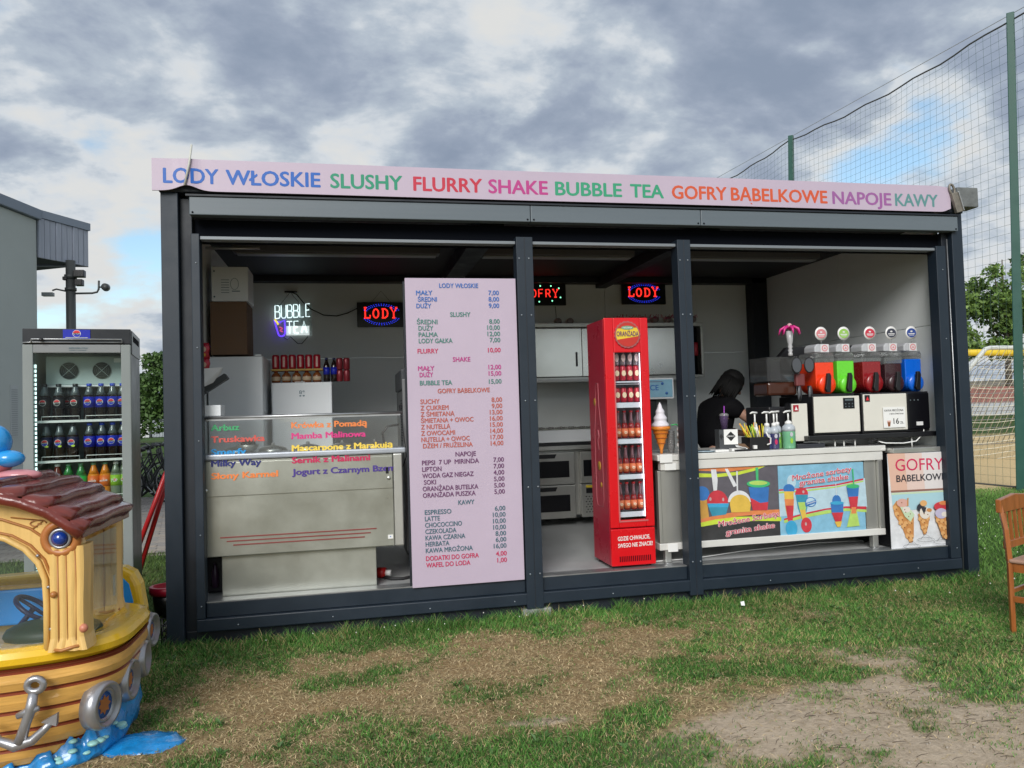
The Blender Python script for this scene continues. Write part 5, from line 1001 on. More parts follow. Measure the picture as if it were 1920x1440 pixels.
obj('lettering', MB().text('KAWA MROŻONA', 5.357, 5.53, 1.335, .017, M_BLACKP, .1872, .015), T); obj('lettering', MB().text('Z BITĄ ŚMIETANĄ', 5.40, 5.53, 1.31, .011, M_BLACKP, .1872, .01), T); mb = MB().text('16', 5.435, 5.485, 1.235, .045, M_BLACKP, .1872, .02).text('ZŁ.', 5.495, 5.53, 1.235, .018, M_BLACKP, .1872, .01); obj('price', mb, T); obj('cup_picture', MB().prism([(5.378, 1.25), (5.408, 1.25), (5.402, 1.215), (5.384, 1.215)], .1870, .1878, C['wafd']).box(5.376, 5.41, .1868, .1878, 1.252, 1.262, C['rose']), T)
for k, (x, c_, nm) in enumerate(((4.885, M_STK, 'pink'), (5.09, mat('sign_green', (.28, .52, .10), .5), 'green'), (5.33, mat('sign_red', (.55, .04, .07), .5), 'red'), (5.53, mat('sign_grey', (.05, .055, .08), .5), 'dark grey'), (5.72, mat('sign_blue', (.04, .08, .30), .5), 'blue'))): lolly(x, .285, 1.978, c_, nm, k)
# third machine at left: paddles and brown tank
T = thing('drink_dispenser', 'dark drink dispenser with brown tank and grey oval paddles', 'dispenser', (4.62, .4, Z))
obj('base', B(4.42, 4.72, .33, .70, Z, 1.40, mat('dispenser_black', (.012, .012, .014), .4)), T, bevel=.01); obj('front_panel', B(4.565, 4.70, .235, .25, 1.125, 1.42, mat('machine_panel', (.72, .70, .63), .4, .15, .04, 3)), T, bevel=.004); obj('maker_badge', MB().box(4.575, 4.62, .229, .2335, 1.36, 1.41, M_CANR).sheet([(4.585, 1.37), (4.612, 1.37), (4.598, 1.40)], .2285, M_WPL), T)
obj('front_case', B(4.56, 4.705, .251, .33, 1.12, 1.425, M_BLACKP), T)
obj('brown_tank', MB().box(4.44, 4.70, .36, .60, 1.49, 1.60, mat('iced_coffee', (.055, .018, .010), .2)), T, bevel=.02); obj('clear_tank', MB().box(4.43, 4.71, .35, .62, 1.605, 1.80, glass('tank_grey', (.6, .6, .6), .8, .05, .15, (.2, .2, .2))), T, bevel=.004)
obj('tank_side_shaded', B(4.655, 4.735, .30, .34, 1.56, 1.66, mat('tank_red_shaded', (.16, .04, .04), .4)), T, bevel=.01)  # stands in for the orange tank's side, shade put into the red
for x, z, rx, rz in ((4.638, 1.725, .046, .065), (4.748, 1.725, .044, .063)):
    p_ = obj('paddle', MB().lathe((x, .262, z), [(rx, 0), (rx, .006)], M_BLACKP, 24, 'Y', sy=rz/rx), T); obj('paddle_face', MB().disc(x, z, .2545, rx*.86, mat('paddle_grey', (.075, .08, .09), .35), 24, rz*.88), p_)
for x in (4.655, 4.75): obj('lever', MB().lathe((x, .262, 1.50), [(.018, 0), (.018, .006)], mat('paddle_grey', (0, 0, 0)), 18, 'Y', sy=3.4), T); obj('nozzle', MB().tube([(x+.0, .28, 1.56), (x, .26, 1.44)], .012, M_BLACKP, 8), T)
obj('top_cover', MB().prism([(4.70, 1.80), (4.80, 1.90), (5.8, 1.915), (5.8, 1.80)], .64, .70, M_BLACKP), T)
T = thing('palm_cup', 'clear twisted cup topped with a pink plastic palm crown', 'cup', (4.63, .35, 1.8)); obj('stem_cup', MB().lathe((4.632, .33, 1.805), [(.018, 0), (.018, .02), (.012, .03), (.020, .045), (.012, .06), (.021, .075), (.013, .09), (.022, .11), (.030, .20)], mat('twisted_clear', (.45, .45, .46), .15), 14), T)
for k in range(7):
    a = 2*math.pi*k/7; r_0 = .075; obj('leaf', MB().tube([(4.634, .33, 2.025), (4.634+.035*math.cos(a), .33+.035*math.sin(a), 2.04), (4.634+.07*math.cos(a), .33+.07*math.sin(a), 2.02), (4.634+.085*math.cos(a), .33+.085*math.sin(a), 1.975)], [.012, .013, .011, .003], mat('palm_pink', (.60, .03, .22), .35), 6), T)
obj('knob', MB().sphere((4.634, .33, 2.05), .02, mat('palm_knob', (.6, .35, .38), .4), 10, 6), T)
# ---------------------------------------------------------------- the seller
def skin(name, verts, edges, rads, m, parent, lvl=2, root=0):
    me = bpy.data.meshes.new(name); me.from_pydata([tuple(v) for v in verts], edges, []); o = bpy.data.objects.new(name, me); COL.objects.link(o); o.parent = parent
    sm = o.modifiers.new('skin', 'SKIN'); sm.use_smooth_shade = True; 
    if not me.skin_vertices: 
        me.attributes.new('tmp', 'FLOAT', 'POINT')
    for i, r in enumerate(rads):
        sv = me.skin_vertices[0].data[i]; sv.radius = r if isinstance(r, tuple) else (r, r); sv.use_root = (i == root)
    ss = o.modifiers.new('sub', 'SUBSURF'); ss.levels = ss.render_levels = lvl
    dg = bpy.context.evaluated_depsgraph_get(); dg.update(); nm = bpy.data.meshes.new_from_object(o.evaluated_get(dg)); nm.name = name
    o.modifiers.clear(); o.data = nm; nm.materials.clear(); nm.materials.append(m)
    nm.polygons.foreach_set('use_smooth', np.ones(len(nm.polygons), bool)); return o
M_SKIN = mat('skin', (.36, .20, .14), .5); M_SHIRT = mat('black_tshirt', (.004, .004, .005), .95, 0, .3, 8, .4, 30, spec=.1); M_HAIR = mat('black_hair', (.003, .003, .003), .7, 0, .3, 30, .5, 60, spec=.15, streak=(1, 1, .2))
px, py = 4.375, 1.10
T = thing('person', 'seller in black t-shirt with dark hair bending over work behind the counter', 'person', (0, 0, 0))
bv = [(-.06, .03, 1.12), (-.03, .02, 1.28), (.03, 0, 1.42), (.08, -.005, 1.49), (.10, -.01, 1.545),     # pelvis, waist, chest, neck base, neck
      (-.02, .16, 1.42), (.06, .20, 1.24), (.28, .10, 1.16),            # far arm
      (.06, -.15, 1.42), (.21, -.22, 1.27), (.37, -.15, 1.235), (.42, -.14, 1.235),      # near arm, wrist, palm
      (-.06, .11, 1.0), (-.03, .11, .65), (-.06, .11, .30), (.06, .11, .275),
      (-.06, -.06, 1.0), (-.03, -.06, .65), (-.06, -.06, .30), (.06, -.06, .275), (.33, .08, 1.17)]
be = [(0, 1), (1, 2), (2, 3), (3, 4), (2, 5), (5, 6), (6, 7), (7, 20), (2, 8), (8, 9), (9, 10), (10, 11), (0, 12), (12, 13), (13, 14), (14, 15), (0, 16), (16, 17), (17, 18), (18, 19)]
br_ = [(.14, .12), (.12, .11), (.12, .13), (.06, .06), (.048, .048), .055, .042, .028, .055, .042, .028, .033, .085, .06, .04, .035, .085, .06, .04, .035, .033]
V_ = [(px+a, py+b_, c_) for a, b_, c_ in bv]
body = skin('body', V_, be, br_, M_SKIN, T)
hx, hy, hz = px+.125, py-.02, 1.60
hd = MB(); hd.X = Matrix.Translation((hx, hy, hz)) @ Matrix.Rotation(rad(40), 4, 'Y') @ rotz(rad(-20))
pr = [(.004, -.115), (.045, -.108), (.062, -.08), (.074, -.03), (.082, .02), (.080, .06), (.06, .10), (.03, .118), (.003, .122)]
hd.lathe((0, 0, 0), pr, M_SKIN, 20, sx=1.12, sy=.88)
hd.prism([(.085, .02), (.112, -.022), (.085, -.03)], -.012, .012, M_SKIN)     # nose
hd.sphere((.070, 0, -.085), .026, M_SKIN, 10, 6); hd.sphere((.0, .073, -.01), .022, M_SKIN, 8, 6, (.8, .4, 1.3)); hd.sphere((.0, -.073, -.01), .022, M_SKIN, 8, 6, (.8, .4, 1.3))
obj('head', hd, T)
fc = MB(); fc.X = hd.X
for s_ in (-1, 1): fc.sphere((.082, s_*.03, .012), .012, M_WPL, 8, 6).sphere((.091, s_*.03, .012), .006, M_BLACKP, 6, 4)
fc.box(.080, .090, -.022, .022, -.062, -.055, mat('lips', (.35, .1, .09), .5)); obj('face', fc, T)
hr = MB(); hr.X = hd.X
hr.lathe((-.016, 0, .022), [(.052, -.095), (.082, -.06), (.094, -.01), (.096, .05), (.075, .095), (.04, .117), (.003, .122)], M_HAIR, 20, sx=1.08, sy=.95)
hr.sphere((-.075, 0, .02), .05, M_HAIR, 12, 8, (1, 1, .9))
for k in range(26):
    a = math.pi*(.38+1.24*k/25); r = .085; hr.tube([(r*math.cos(a)*1.05-.01, r*math.sin(a)*.95, .05), (r*math.cos(a)*1.15-.012, r*math.sin(a)*1.06, -.03), (r*math.cos(a)*1.12-.01+.01*math.sin(k), r*math.sin(a)*1.02, -.155-.025*math.sin(k*1.9))], [.016, .015, .004], M_HAIR, 6)
for s_ in (-1, 1): hr.tube([(.06, s_*.055, .07), (.083, s_*.075, .0), (.085, s_*.072, -.07)], [.012, .012, .003], M_HAIR, 6)
for k in range(9): hr.tube([(-.03+.011*k, -.075, .06), (-.028+.012*k, -.098, -.02), (-.02+.012*k+.006*math.sin(k), -.095, -.10-.02*math.sin(k*1.7)), (-.01+.012*k, -.085, -.15)], [.012, .013, .011, .003], M_HAIR, 6)
obj('hair', hr, T)
sv_ = [(-.06, .03, .98), (-.03, .02, 1.25), (.025, 0, 1.41), (.065, -.005, 1.478), (-.02, .165, 1.41), (.04, .20, 1.30), (.06, -.155, 1.41), (.14, -.195, 1.335)]
skin('tshirt', [(px+a, py+b_, c_) for a, b_, c_ in sv_], [(0, 1), (1, 2), (2, 3), (2, 4), (4, 5), (2, 6), (6, 7)], [(.20, .18), (.17, .16), (.155, .16), (.075, .075), .08, .072, .085, .075], M_SHIRT, T)
skin('trousers', [(px+a, py+b_, c_) for a, b_, c_ in ((-.06, .03, 1.08), (-.06, .11, .98), (-.03, .11, .65), (-.06, .11, .34), (-.06, -.06, .98), (-.03, -.06, .65), (-.06, -.06, .34))], [(0, 1), (1, 2), (2, 3), (0, 4), (4, 5), (5, 6)], [(.16, .14), .105, .08, .065, .105, .08, .065], mat('dark_jeans', (.015, .018, .028), .8), T)
for s_ in (.11, -.06): obj('shoe', MB().sphere((px+.0, py+s_, .305), .05, M_WPL, 12, 8, (2.0, .85, .9)), T)
for (wx, wy, wz) in ((.445, -.14, 1.235), (.36, .075, 1.17)):
    for j in range(4):
        y_ = py+wy-.024+.016*j; L_ = (.06, .07, .066, .052)[j]
        skin('finger', [(px+wx-.03, y_, wz), (px+wx+.012, y_, wz+.008), (px+wx+.012+L_*.5, y_, wz-.006), (px+wx+L_*.8, y_, wz-.028)], [(0, 1), (1, 2), (2, 3)], [.010, .009, .008, .0065], M_SKIN, T, 1)
    skin('thumb', [(px+wx-.03, py+wy-.02, wz), (px+wx-.01, py+wy-.045, wz+.006), (px+wx+.02, py+wy-.05, wz-.006)], [(0, 1), (1, 2)], [.012, .010, .008], M_SKIN, T, 1)
# ---------------------------------------------------------------- outdoor bottle fridge at the left
T = thing('bottle_fridge', 'tall glass door fridge full of soft drink bottles left of the kiosk', 'fridge', (-.29, .40, 0), None, rad(9))
M_FG = mat('fridge_grey', (.23, .255, .25), .45, 0, .05, 3); M_FD = mat('fridge_dark', (.012, .014, .018), .35, 0, .1, 3); M_FIN = mat('fridge_inner', (.42, .50, .49), .5)
obj('cabinet', MB().box(-.63, -.60, .02, .62, .08, 1.97, M_FD).box(-.03, 0, .02, .62, .08, 1.97, M_FD).box(-.60, -.03, .59, .62, .08, 1.97, M_FD).box(-.60, -.03, .02, .59, .08, .20, M_FD).box(-.63, 0, .02, .62, 1.972, 2.062, M_FD), T, bevel=.005)
obj('top_side_plate', B(-.0, .006, .03, .60, 1.90, 2.06, mat('side_plate', (.16, .17, .18), .4)), T)
mb = MB()
for k in range(7): mb.box(.006, .008, .10+.06*k, .14+.06*k, 1.99, 2.03, M_BLK)
obj('side_vents', mb, T)
obj('header', B(-.632, .002, -.012, .018, 1.965, 2.066, M_FD), T, bevel=.004)
h_ = obj('header_plate', B(-.40, -.24, -.016, -.0125, 2.0, 2.06, M_LBLUE), T, bevel=.001)
def roundel2(x, z, y, R, cols, parent, txt=True):
    mb = MB(); mb.disc(x, z, y, R*1.1, M_WPL, 18)
    mb.sheet([(x+R*math.cos(a), z+R*math.sin(a)) for a in np.linspace(rad(15), rad(172), 10)], y-.0012, cols[0]); mb.sheet([(x+R*math.cos(a), z+R*math.sin(a)) for a in np.linspace(rad(195), rad(350), 10)], y-.0012, cols[1])
    if txt: mb.text('PEPSI', x-R*.85, x+R*.85, z-R*.25, R*.48, M_BLACKP, y-.002, .03)
    return obj('emblem', mb, parent)
roundel2(-.32, 2.033, -.0168, .022, (M_PR, M_PB), h_)
obj('header_text_line', B(-.385, -.255, -.0168, -.0155, 2.004, 2.009, M_ALU), h_)
obj('chrome_rail', MB().tube([(-.58, -.03, 1.975), (-.58, -.03, 1.995), (-.05, -.03, 1.995), (-.05, -.03, 1.97)], .004, M_ALU, 6).tube([(-.63, -.022, 1.972), (-.58, -.022, 1.975), (-.05, -.022, 1.975)], .004, M_ALU, 6), T)
obj('lock', MB().lathe((-.52, -.028, 1.99), [(.012, 0), (.012, .02)], M_BLACKP, 10, 'Y'), T)
dr = obj('door', MB().box(-.632, -.572, -.018, .018, .16, 1.96, M_FG).box(-.058, 0, -.018, .018, .16, 1.96, M_FG).box(-.572, -.058, -.018, .018, 1.905, 1.96, mat('lintel_grey', (.22, .23, .235), .5)).box(-.572, -.058, -.018, .018, .16, .22, M_FG), T, bevel=.004)
obj('lintel_print', MB().text('REFRIGERATION', -.365, -.255, 1.932, .009, M_SLT, -.0195, .01).text('SYSTEM + COOLING', -.365, -.265, 1.919, .006, M_SLT, -.0195, .01), dr)
obj('door_pane', B(-.572, -.058, .0, .004, .22, 1.905, glass('fridge_glass', (.93, .97, .96), .3, .02)), dr)
obj('inner_back', B(-.60, -.03, .57, .588, .20, 1.97, M_FIN), T); obj('inner_side', B(-.599, -.594, .03, .57, .20, 1.97, M_FIN), T); obj('inner_side', B(-.036, -.031, .03, .57, .20, 1.97, M_FIN), T)
obj('light_strip', B(-.569, -.560, .012, .02, .25, 1.83, mat('fridge_led', (.7, .8, .78), .5, emit=(.6, .8, .78), es=1.6)), T)
mb = MB()
for k in range(54): mb.box(-.5705, -.5585, .009, .0115, .26+.029*k, .270+.029*k, M_FD)
o = obj('strip_slots', mb, T); o['kind'] = 'stuff'
fu = obj('fan_housing', MB().box(-.54, -.035, .20, .56, 1.70, 1.90, M_FIN).box(-.54, -.035, .17, .20, 1.685, 1.70, M_WHITE), T, bevel=.006)
for x in (-.40, -.20):
    fn = obj('fan', MB().lathe((x, .198, 1.80), [(.058, 0), (.058, .006)], mat('fan_dark', (.03, .035, .035), .5), 24, 'Y'), T); mb = MB()
    for r in (.056, .044, .032, .020): mb.tube([(x+r*math.cos(a), .189, 1.80+r*math.sin(a)) for a in np.linspace(0, 2*math.pi, 20, endpoint=False)], .0010, mat('guard_grey', (.12, .14, .14), .4), 4, True)
    for a in (rad(45), rad(135)): mb.tube([(x-.058*math.cos(a), .189, 1.8-.058*math.sin(a)), (x+.058*math.cos(a), .189, 1.8+.058*math.sin(a))], .0018, M_FIN, 4)
    obj('fan_guard', mb, fn)
obj('thermometer', B(-.125, -.07, .19, .197, 1.855, 1.885, M_WPL), T, bevel=.002)
for z in (1.462, 1.195, .925, .66, .40):
    sh = obj('shelf', MB().box(-.59, -.04, .09, .56, z-.010, z-.004, M_ALU).box(-.59, -.04, .082, .09, z-.016, z, M_WPL), T, bevel=.001)
    for a, b_ in ((-.545, -.325), (-.285, -.06)): obj('shelf_guard', MB().tube([(a, .08, z), (a, .08, z+.026), (b_, .08, z+.026), (b_, .08, z)], .0025, M_WPL, 6), sh)
for x in (-.58, -.05):
    for y in (.07, .55): obj('foot', MB().lathe((x, y, .0), [(.03, 0), (.025, .03), (.025, .08)], M_RUBBER, 10), T)
RZ = Matrix.Translation((-.29, .40, 0)) @ rotz(rad(9))
def fb(x, y, z, kind, label):
    """soft drink bottle in the outdoor fridge; x, y in the fridge's own frame"""
    c = RZ @ Vector((x, y, z)); h, r = .243, .0365
    KM = dict(zero=(M_COLA, M_BLACKP, M_LBLK), blue=(M_COLA, mat('cap_blue', (.01, .05, .5), .35), M_LBLUE), lime=(M_COLA, M_BLACKP, mat('label_night', (.008, .010, .05), .4)),
              seven=(mat('soda_green', (.03, .20, .05), .15), mat('cap_green', (.02, .35, .06), .35), mat('label_green', (.02, .40, .06), .4)), orange=(mat('soda_orange', (.70, .22, .02), .2), mat('cap_green', (0, 0, 0)), mat('label_deep_orange', (.70, .14, .02), .4)),
              clear=(mat('soda_pale', (.16, .20, .14), .15), M_WPL, mat('label_leaf', (.25, .48, .03), .4)), red=(mat('soda_red', (.16, .03, .02), .2), M_WPL, mat('label_wine', (.25, .04, .05), .4)), yellow=(mat('soda_yellow', (.6, .42, .03), .2), M_BLACKP, mat('label_yellow', (.6, .45, .03), .4)))
    liq, cp, lb = KM[kind]
    T = thing('soft_drink_bottle', label, 'bottle', tuple(c), 'bottles in the outdoor fridge'); c = Vector(c)
    obj('body', MB().lathe(c, [(r*.75, 0), (r*.98, h*.03), (r*.93, h*.18), (r, h*.30), (r, h*.60), (r*.9, h*.68)], liq, 14), T)
    obj('shoulder', MB().lathe(c, [(r*.9, h*.681), (r*.62, h*.80), (r*.42, h*.90), (r*.40, h*.93)], mat('bottle_shoulder', (.10, .12, .13), .1, spec=.8) if kind in ('zero', 'blue', 'lime') else liq, 14), T)
    obj('cap', MB().lathe(c, [(r*.45, h*.931), (r*.48, h*.94), (r*.48, h), (r*.40, h*1.005)], cp, 10), T)
    lo = obj('label_band', MB().lathe(c, [(r*1.01, h*.33), (r*1.03, h*.33), (r*1.03, h*.63), (r*1.01, h*.63)], lb, 14), T)
    y = c.y-r*1.045; zc = c.z+h*.48
    if kind in ('zero', 'blue', 'lime'):
        roundel2(c.x, zc, y, .019, (M_PR, M_PB if kind != 'zero' else M_LBLK), lo)
        if kind == 'lime': obj('label_accent', MB().disc(c.x+.012, zc-.024, y-.001, .012, mat('accent_lime', (.5, .65, .05), .4), 10, .007), lo)
    elif kind in ('seven', 'clear'): obj('label_text', MB().disc(c.x+.006, zc+.004, y, .009, M_PR, 12).text('7UP', c.x-.020, c.x+.020, zc-.010, .020, M_WPL, y-.001, .03), lo)
    elif kind == 'orange': obj('label_text', MB().text('mirinda', c.x-.024, c.x+.024, zc-.006, .015, M_WPL, y, .03, slope=.1), lo)
    else: obj('label_text', MB().box(c.x-.016, c.x+.016, y-.0005, y, zc-.006, zc+.006, M_WPL), lo)
NM = dict(zero='black label cola bottle', blue='blue label cola bottle', lime='dark blue label lime cola bottle', seven='green lemonade bottle', orange='orange soda bottle', clear='clear lemonade bottle with green label', red='dark red tea bottle', yellow='yellow tea bottle')
for nm, z, row in (('top shelf', 1.463, ((-.535, .13, 'zero'), (-.452, .13, 'zero'), (-.41, .23, 'zero'), (-.355, .14, 'zero'), (-.27, .13, 'blue'), (-.198, .13, 'blue'), (-.128, .13, 'blue'), (-.07, .15, 'blue'))),
                   ('second shelf', 1.196, ((-.525, .13, 'lime'), (-.448, .13, 'lime'), (-.37, .13, 'lime'), (-.27, .13, 'blue'), (-.195, .13, 'blue'), (-.130, .13, 'blue'), (-.07, .15, 'blue'))),
                   ('third shelf', .926, ((-.465, .14, 'red'), (-.40, .14, 'seven'), (-.325, .14, 'seven'), (-.25, .14, 'orange'), (-.18, .14, 'orange'), (-.115, .14, 'clear'), (-.068, .16, 'clear'))),
                   ('fourth shelf', .661, ((-.20, .14, 'yellow'), (-.13, .14, 'yellow'), (-.07, .16, 'yellow')))):
    for k, (x, y, kd) in enumerate(row): fb(x, y, z, kd, '%s on the outdoor fridge %s, %s from left' % (NM[kd], nm, ORDN[k]))
# ---------------------------------------------------------------- boat shaped kiddie ride
M_BY = mat('boat_plank_yellow', (.72, .40, .10), .34, 0, .26, 9, .2, 30, coat=.5, streak=(.35, 1, 3.5)); M_BG = mat('boat_groove_brown', (.24, .05, .02), .4); M_RAIL = mat('boat_rail_yellow', (.78, .48, .02), .25, 0, .08, 5, coat=.5)
M_BRN = mat('boat_roof_brown', (.15, .026, .018), .22, 0, .25, 14, .35, 30, coat=.35); M_LOG = mat('boat_log_cream', (.74, .48, .16), .38, 0, .12, 8, .08, 20, coat=.3, streak=(4, 4, .5)); M_LOGB = mat('boat_log_brown', (.40, .16, .04), .4)
M_SIL = mat('silver_paint', (.38, .38, .40), .32, .65, .1, 10); M_BB = mat('boat_blue', (.015, .33, .95), .35, 0, .08, 4); M_WAVE = mat('wave_blue', (.01, .22, .55), .25, 0, .5, 9, .2, 20, coat=.5)
T = thing('boat_ride', 'coin operated kiddie ride shaped like a wooden boat with a brown tiled roof', 'kiddie ride', (-.8, -1.35, 0))
NB = 96; BCX, BCY, BA, BB_ = -1.0, -1.35, 1.15, .42
def loop(off, z, n=4.):
    r = []
    for i in range(NB):
        a = 2*math.pi*i/NB; c_, s_ = math.cos(a), math.sin(a)
        r.append((BCX+(BA+off)*math.copysign(abs(c_)**(2/n), c_), BCY+(BB_+off)*math.copysign(abs(s_)**(2/n), s_), z))
    return r
rows_ = []
def hb(z): return -.13+.15*min(1, (z/.40))**.7
for k, z0 in enumerate((.02, .105, .19, .275, .36)):
    rows_ += [(z0, 0, 1), (z0+.007, .009, 0), (z0+.04, .013, 0), (z0+.074, .009, 0), (z0+.081, .0, 1)]
rows_ += [(.445, 0, 1), (.458, .01, 0)]
mb = MB()
for k in range(len(rows_)-1):
    z0, o0, g0 = rows_[k]; z1, o1, g1 = rows_[k+1]
    l0, l1 = loop(hb(z0)+o0, z0), loop(hb(z1)+o1, z1)
    if k == 0 or True: mb.add(l0+l1, [(i, (i+1) % NB, NB+(i+1) % NB, NB+i) for i in range(NB)], M_BG if (g0 or g1) else M_BY, not (g0 or g1))
l0 = loop(hb(.47)+0, .47); obj('hull', mb, T)
rp = [(-.05, .455), (.022, .458), (.040, .475), (.042, .50), (.030, .522), (.0, .532), (-.05, .528), (-.15, .50), (-.20, .488)]
mb = MB()
for k in range(len(rp)-1): mb.add(loop(rp[k][0], rp[k][1])+loop(rp[k+1][0], rp[k+1][1]), [(i, (i+1) % NB, NB+(i+1) % NB, NB+i) for i in range(NB)], M_RAIL, True)
obj('gunwale', mb, T); mb = MB(); mb.add(loop(.036, .452)+loop(.024, .447), [(i, (i+1) % NB, NB+(i+1) % NB, NB+i) for i in range(NB)], M_LOGB, True); obj('gunwale_seam', mb, T)
obj('deck', MB().add(loop(-.19, .487), [tuple(range(NB))], M_LOG), T)
def cabin_wall(y0, y1):
    ring = [((-.07, .50), (.085, .50)), ((-.07, .70), (.078, .68)), ((-.075, .80), (.072, .80)), ((-.10, .87), (.068, .92)), ((-.15, .93), (.05, .985)), ((-.22, .975), (-.02, 1.055)), ((-.30, .998), (-.15, 1.12)), ((-.40, 1.004), (-.35, 1.165)), ((-.55, .995), (-.6, 1.15)), ((-.69, .93), (-.78, 1.08)), ((-.76, .8), (-.88, .9)), ((-.77, .50), (-.92, .50))]
    mb = MB(); v = []
    for (a, b_) in ring: v += [(a[0], y0, a[1]), (b_[0], y0, b_[1]), (a[0], y1, a[1]), (b_[0], y1, b_[1])]
    f = []
    for k in range(len(ring)-1):
        i = 4*k; j = i+4; f += [(i, i+1, j+1, j), (i+2, j+2, j+3, i+3), (i, j, j+2, i+2), (i+1, i+3, j+3, j+1)]
    n_ = 4*(len(ring)-1); f += [(0, 2, 3, 1), (n_, n_+1, n_+3, n_+2)]
    mb.add(v, f, M_LOG); return mb, ring
mb, ring = cabin_wall(-1.735, -1.675); nw = obj('cabin_side', mb, T, bevel=.012)
arc = [r[0] for r in ring]; arc2 = [(a[0]*.55+b_[0]*.45, a[1]*.55+b_[1]*.45) for a, b_ in ring[:9]]
obj('arch_trim', MB().tube([(x, -1.74, z) for x, z in arc], .013, M_LOG, 8).tube([(x+.022, -1.738, z+.012) for x, z in arc[:9]], .0055, M_LOGB, 6).tube([(x, -1.737, z) for x, z in arc2[3:]], .006, M_LOGB, 6), nw)
obj('wood_knot', MB().tube([(-.20, -1.738, 1.06), (-.08, -1.738, 1.04), (-.12, -1.738, 1.01)], .003, M_LOGB, 5).tube([(-.10+.03*math.cos(a), -1.738, 1.03+.013*math.sin(a)) for a in np.linspace(0, 4.6, 12)], .003, M_LOGB, 5).disc(-.095, 1.028, -1.739, .008, M_LOGB, 8, .004), nw)
obj('side_pane', B(-.765, -.075, -1.705, -1.702, .51, .99, glass('acrylic_pane', (.93, .95, .95), .5, .05, .03, (.6, .62, .6))), nw)
for x, z in ((-.105, .90), (-.066, .77), (-.058, .60), (-.1, .515)): obj('bolt', MB().lathe((x+.006, -1.748, z), [(.007, 0), (.006, .005)], M_SIL, 8, 'Y'), nw)
mb, _ = cabin_wall(-1.13, -1.08)
for p in mb.v: p.x -= .055
fw = obj('cabin_side', mb, T, bevel=.012)
def log(x0, x1, y0, y1, z0, z1, n=4):
    mb = MB(); rowsz = np.linspace(z0, z1, 9); V = []; poly = []
    w = x1-x0
    for k in range(n):
        for j in range(6):
            t = (k+j/5*.92)/n; poly.append((x0+w*t, y0-.006*math.sin(math.pi*j/5)))
    poly += [(x1+.006, (y0+y1)/2), (x1, y1), (x0, y1), (x0-.004, (y0+y1)/2)]
    m_ = len(poly)
    for q, z in enumerate(rowsz):
        sw = .0022*math.sin(z*17+x0*9)+(.012 if q == 0 else 0)
        V += [(x+(sw if x > (x0+x1)/2 else -sw*.6), y-(.008 if q == 0 else 0), z) for x, y in poly]
    F = [(q*m_+i, q*m_+(i+1) % m_, (q+1)*m_+(i+1) % m_, (q+1)*m_+i) for q in range(8) for i in range(m_)]+[tuple(range(m_-1, -1, -1)), tuple(8*m_+i for i in range(m_))]
    return mb.add(V, F, M_LOG, False)
pl = obj('pillar', log(-.045, .082, -1.775, -1.66, .515, .935), T); obj('pillar_grooves', MB().tube([(-.045+.032*1, -1.776, .53), (-.014, -1.776, .7), (-.016, -1.776, .92)], .0035, M_LOGB, 5).tube([(.02, -1.776, .53), (.018, -1.776, .72), (.015, -1.776, .9)], .0025, M_LOGB, 5).tube([(.05, -1.776, .53), (.052, -1.776, .8), (.048, -1.776, .92)], .0025, M_LOGB, 5).tube([(-.05, -1.772, .525), (.0, -1.79, .520), (.05, -1.785, .532), (.085, -1.765, .528)], .007, M_LOGB, 6), pl)
obj('knot', MB().sphere((-.03, -1.782, .745), .014, M_LOGB, 8, 6).sphere((.078, -1.775, .60), .018, mat('knot_rose', (.55, .20, .12), .4), 8, 6), pl)
p2 = obj('pillar', log(-.055, .035, -1.15, -1.05, .51, .97, 3), T); obj('pillar_grooves', MB().tube([(-.022, -1.162, .53), (-.02, -1.162, .92)], .003, M_LOGB, 5).tube([(-.06, -1.152, .525), (-.01, -1.165, .520), (.045, -1.15, .528)], .007, M_LOGB, 6), p2)
obj('windshield', B(.032, .036, -1.655, -1.155, .52, .93, MATS['acrylic_pane']), T); obj('paper_sticker', MB().add([(.030, -1.20, .60), (.030, -1.165, .60), (.030, -1.165, .70), (.030, -1.20, .70)], [(0, 1, 2, 3)], M_WPL), T)
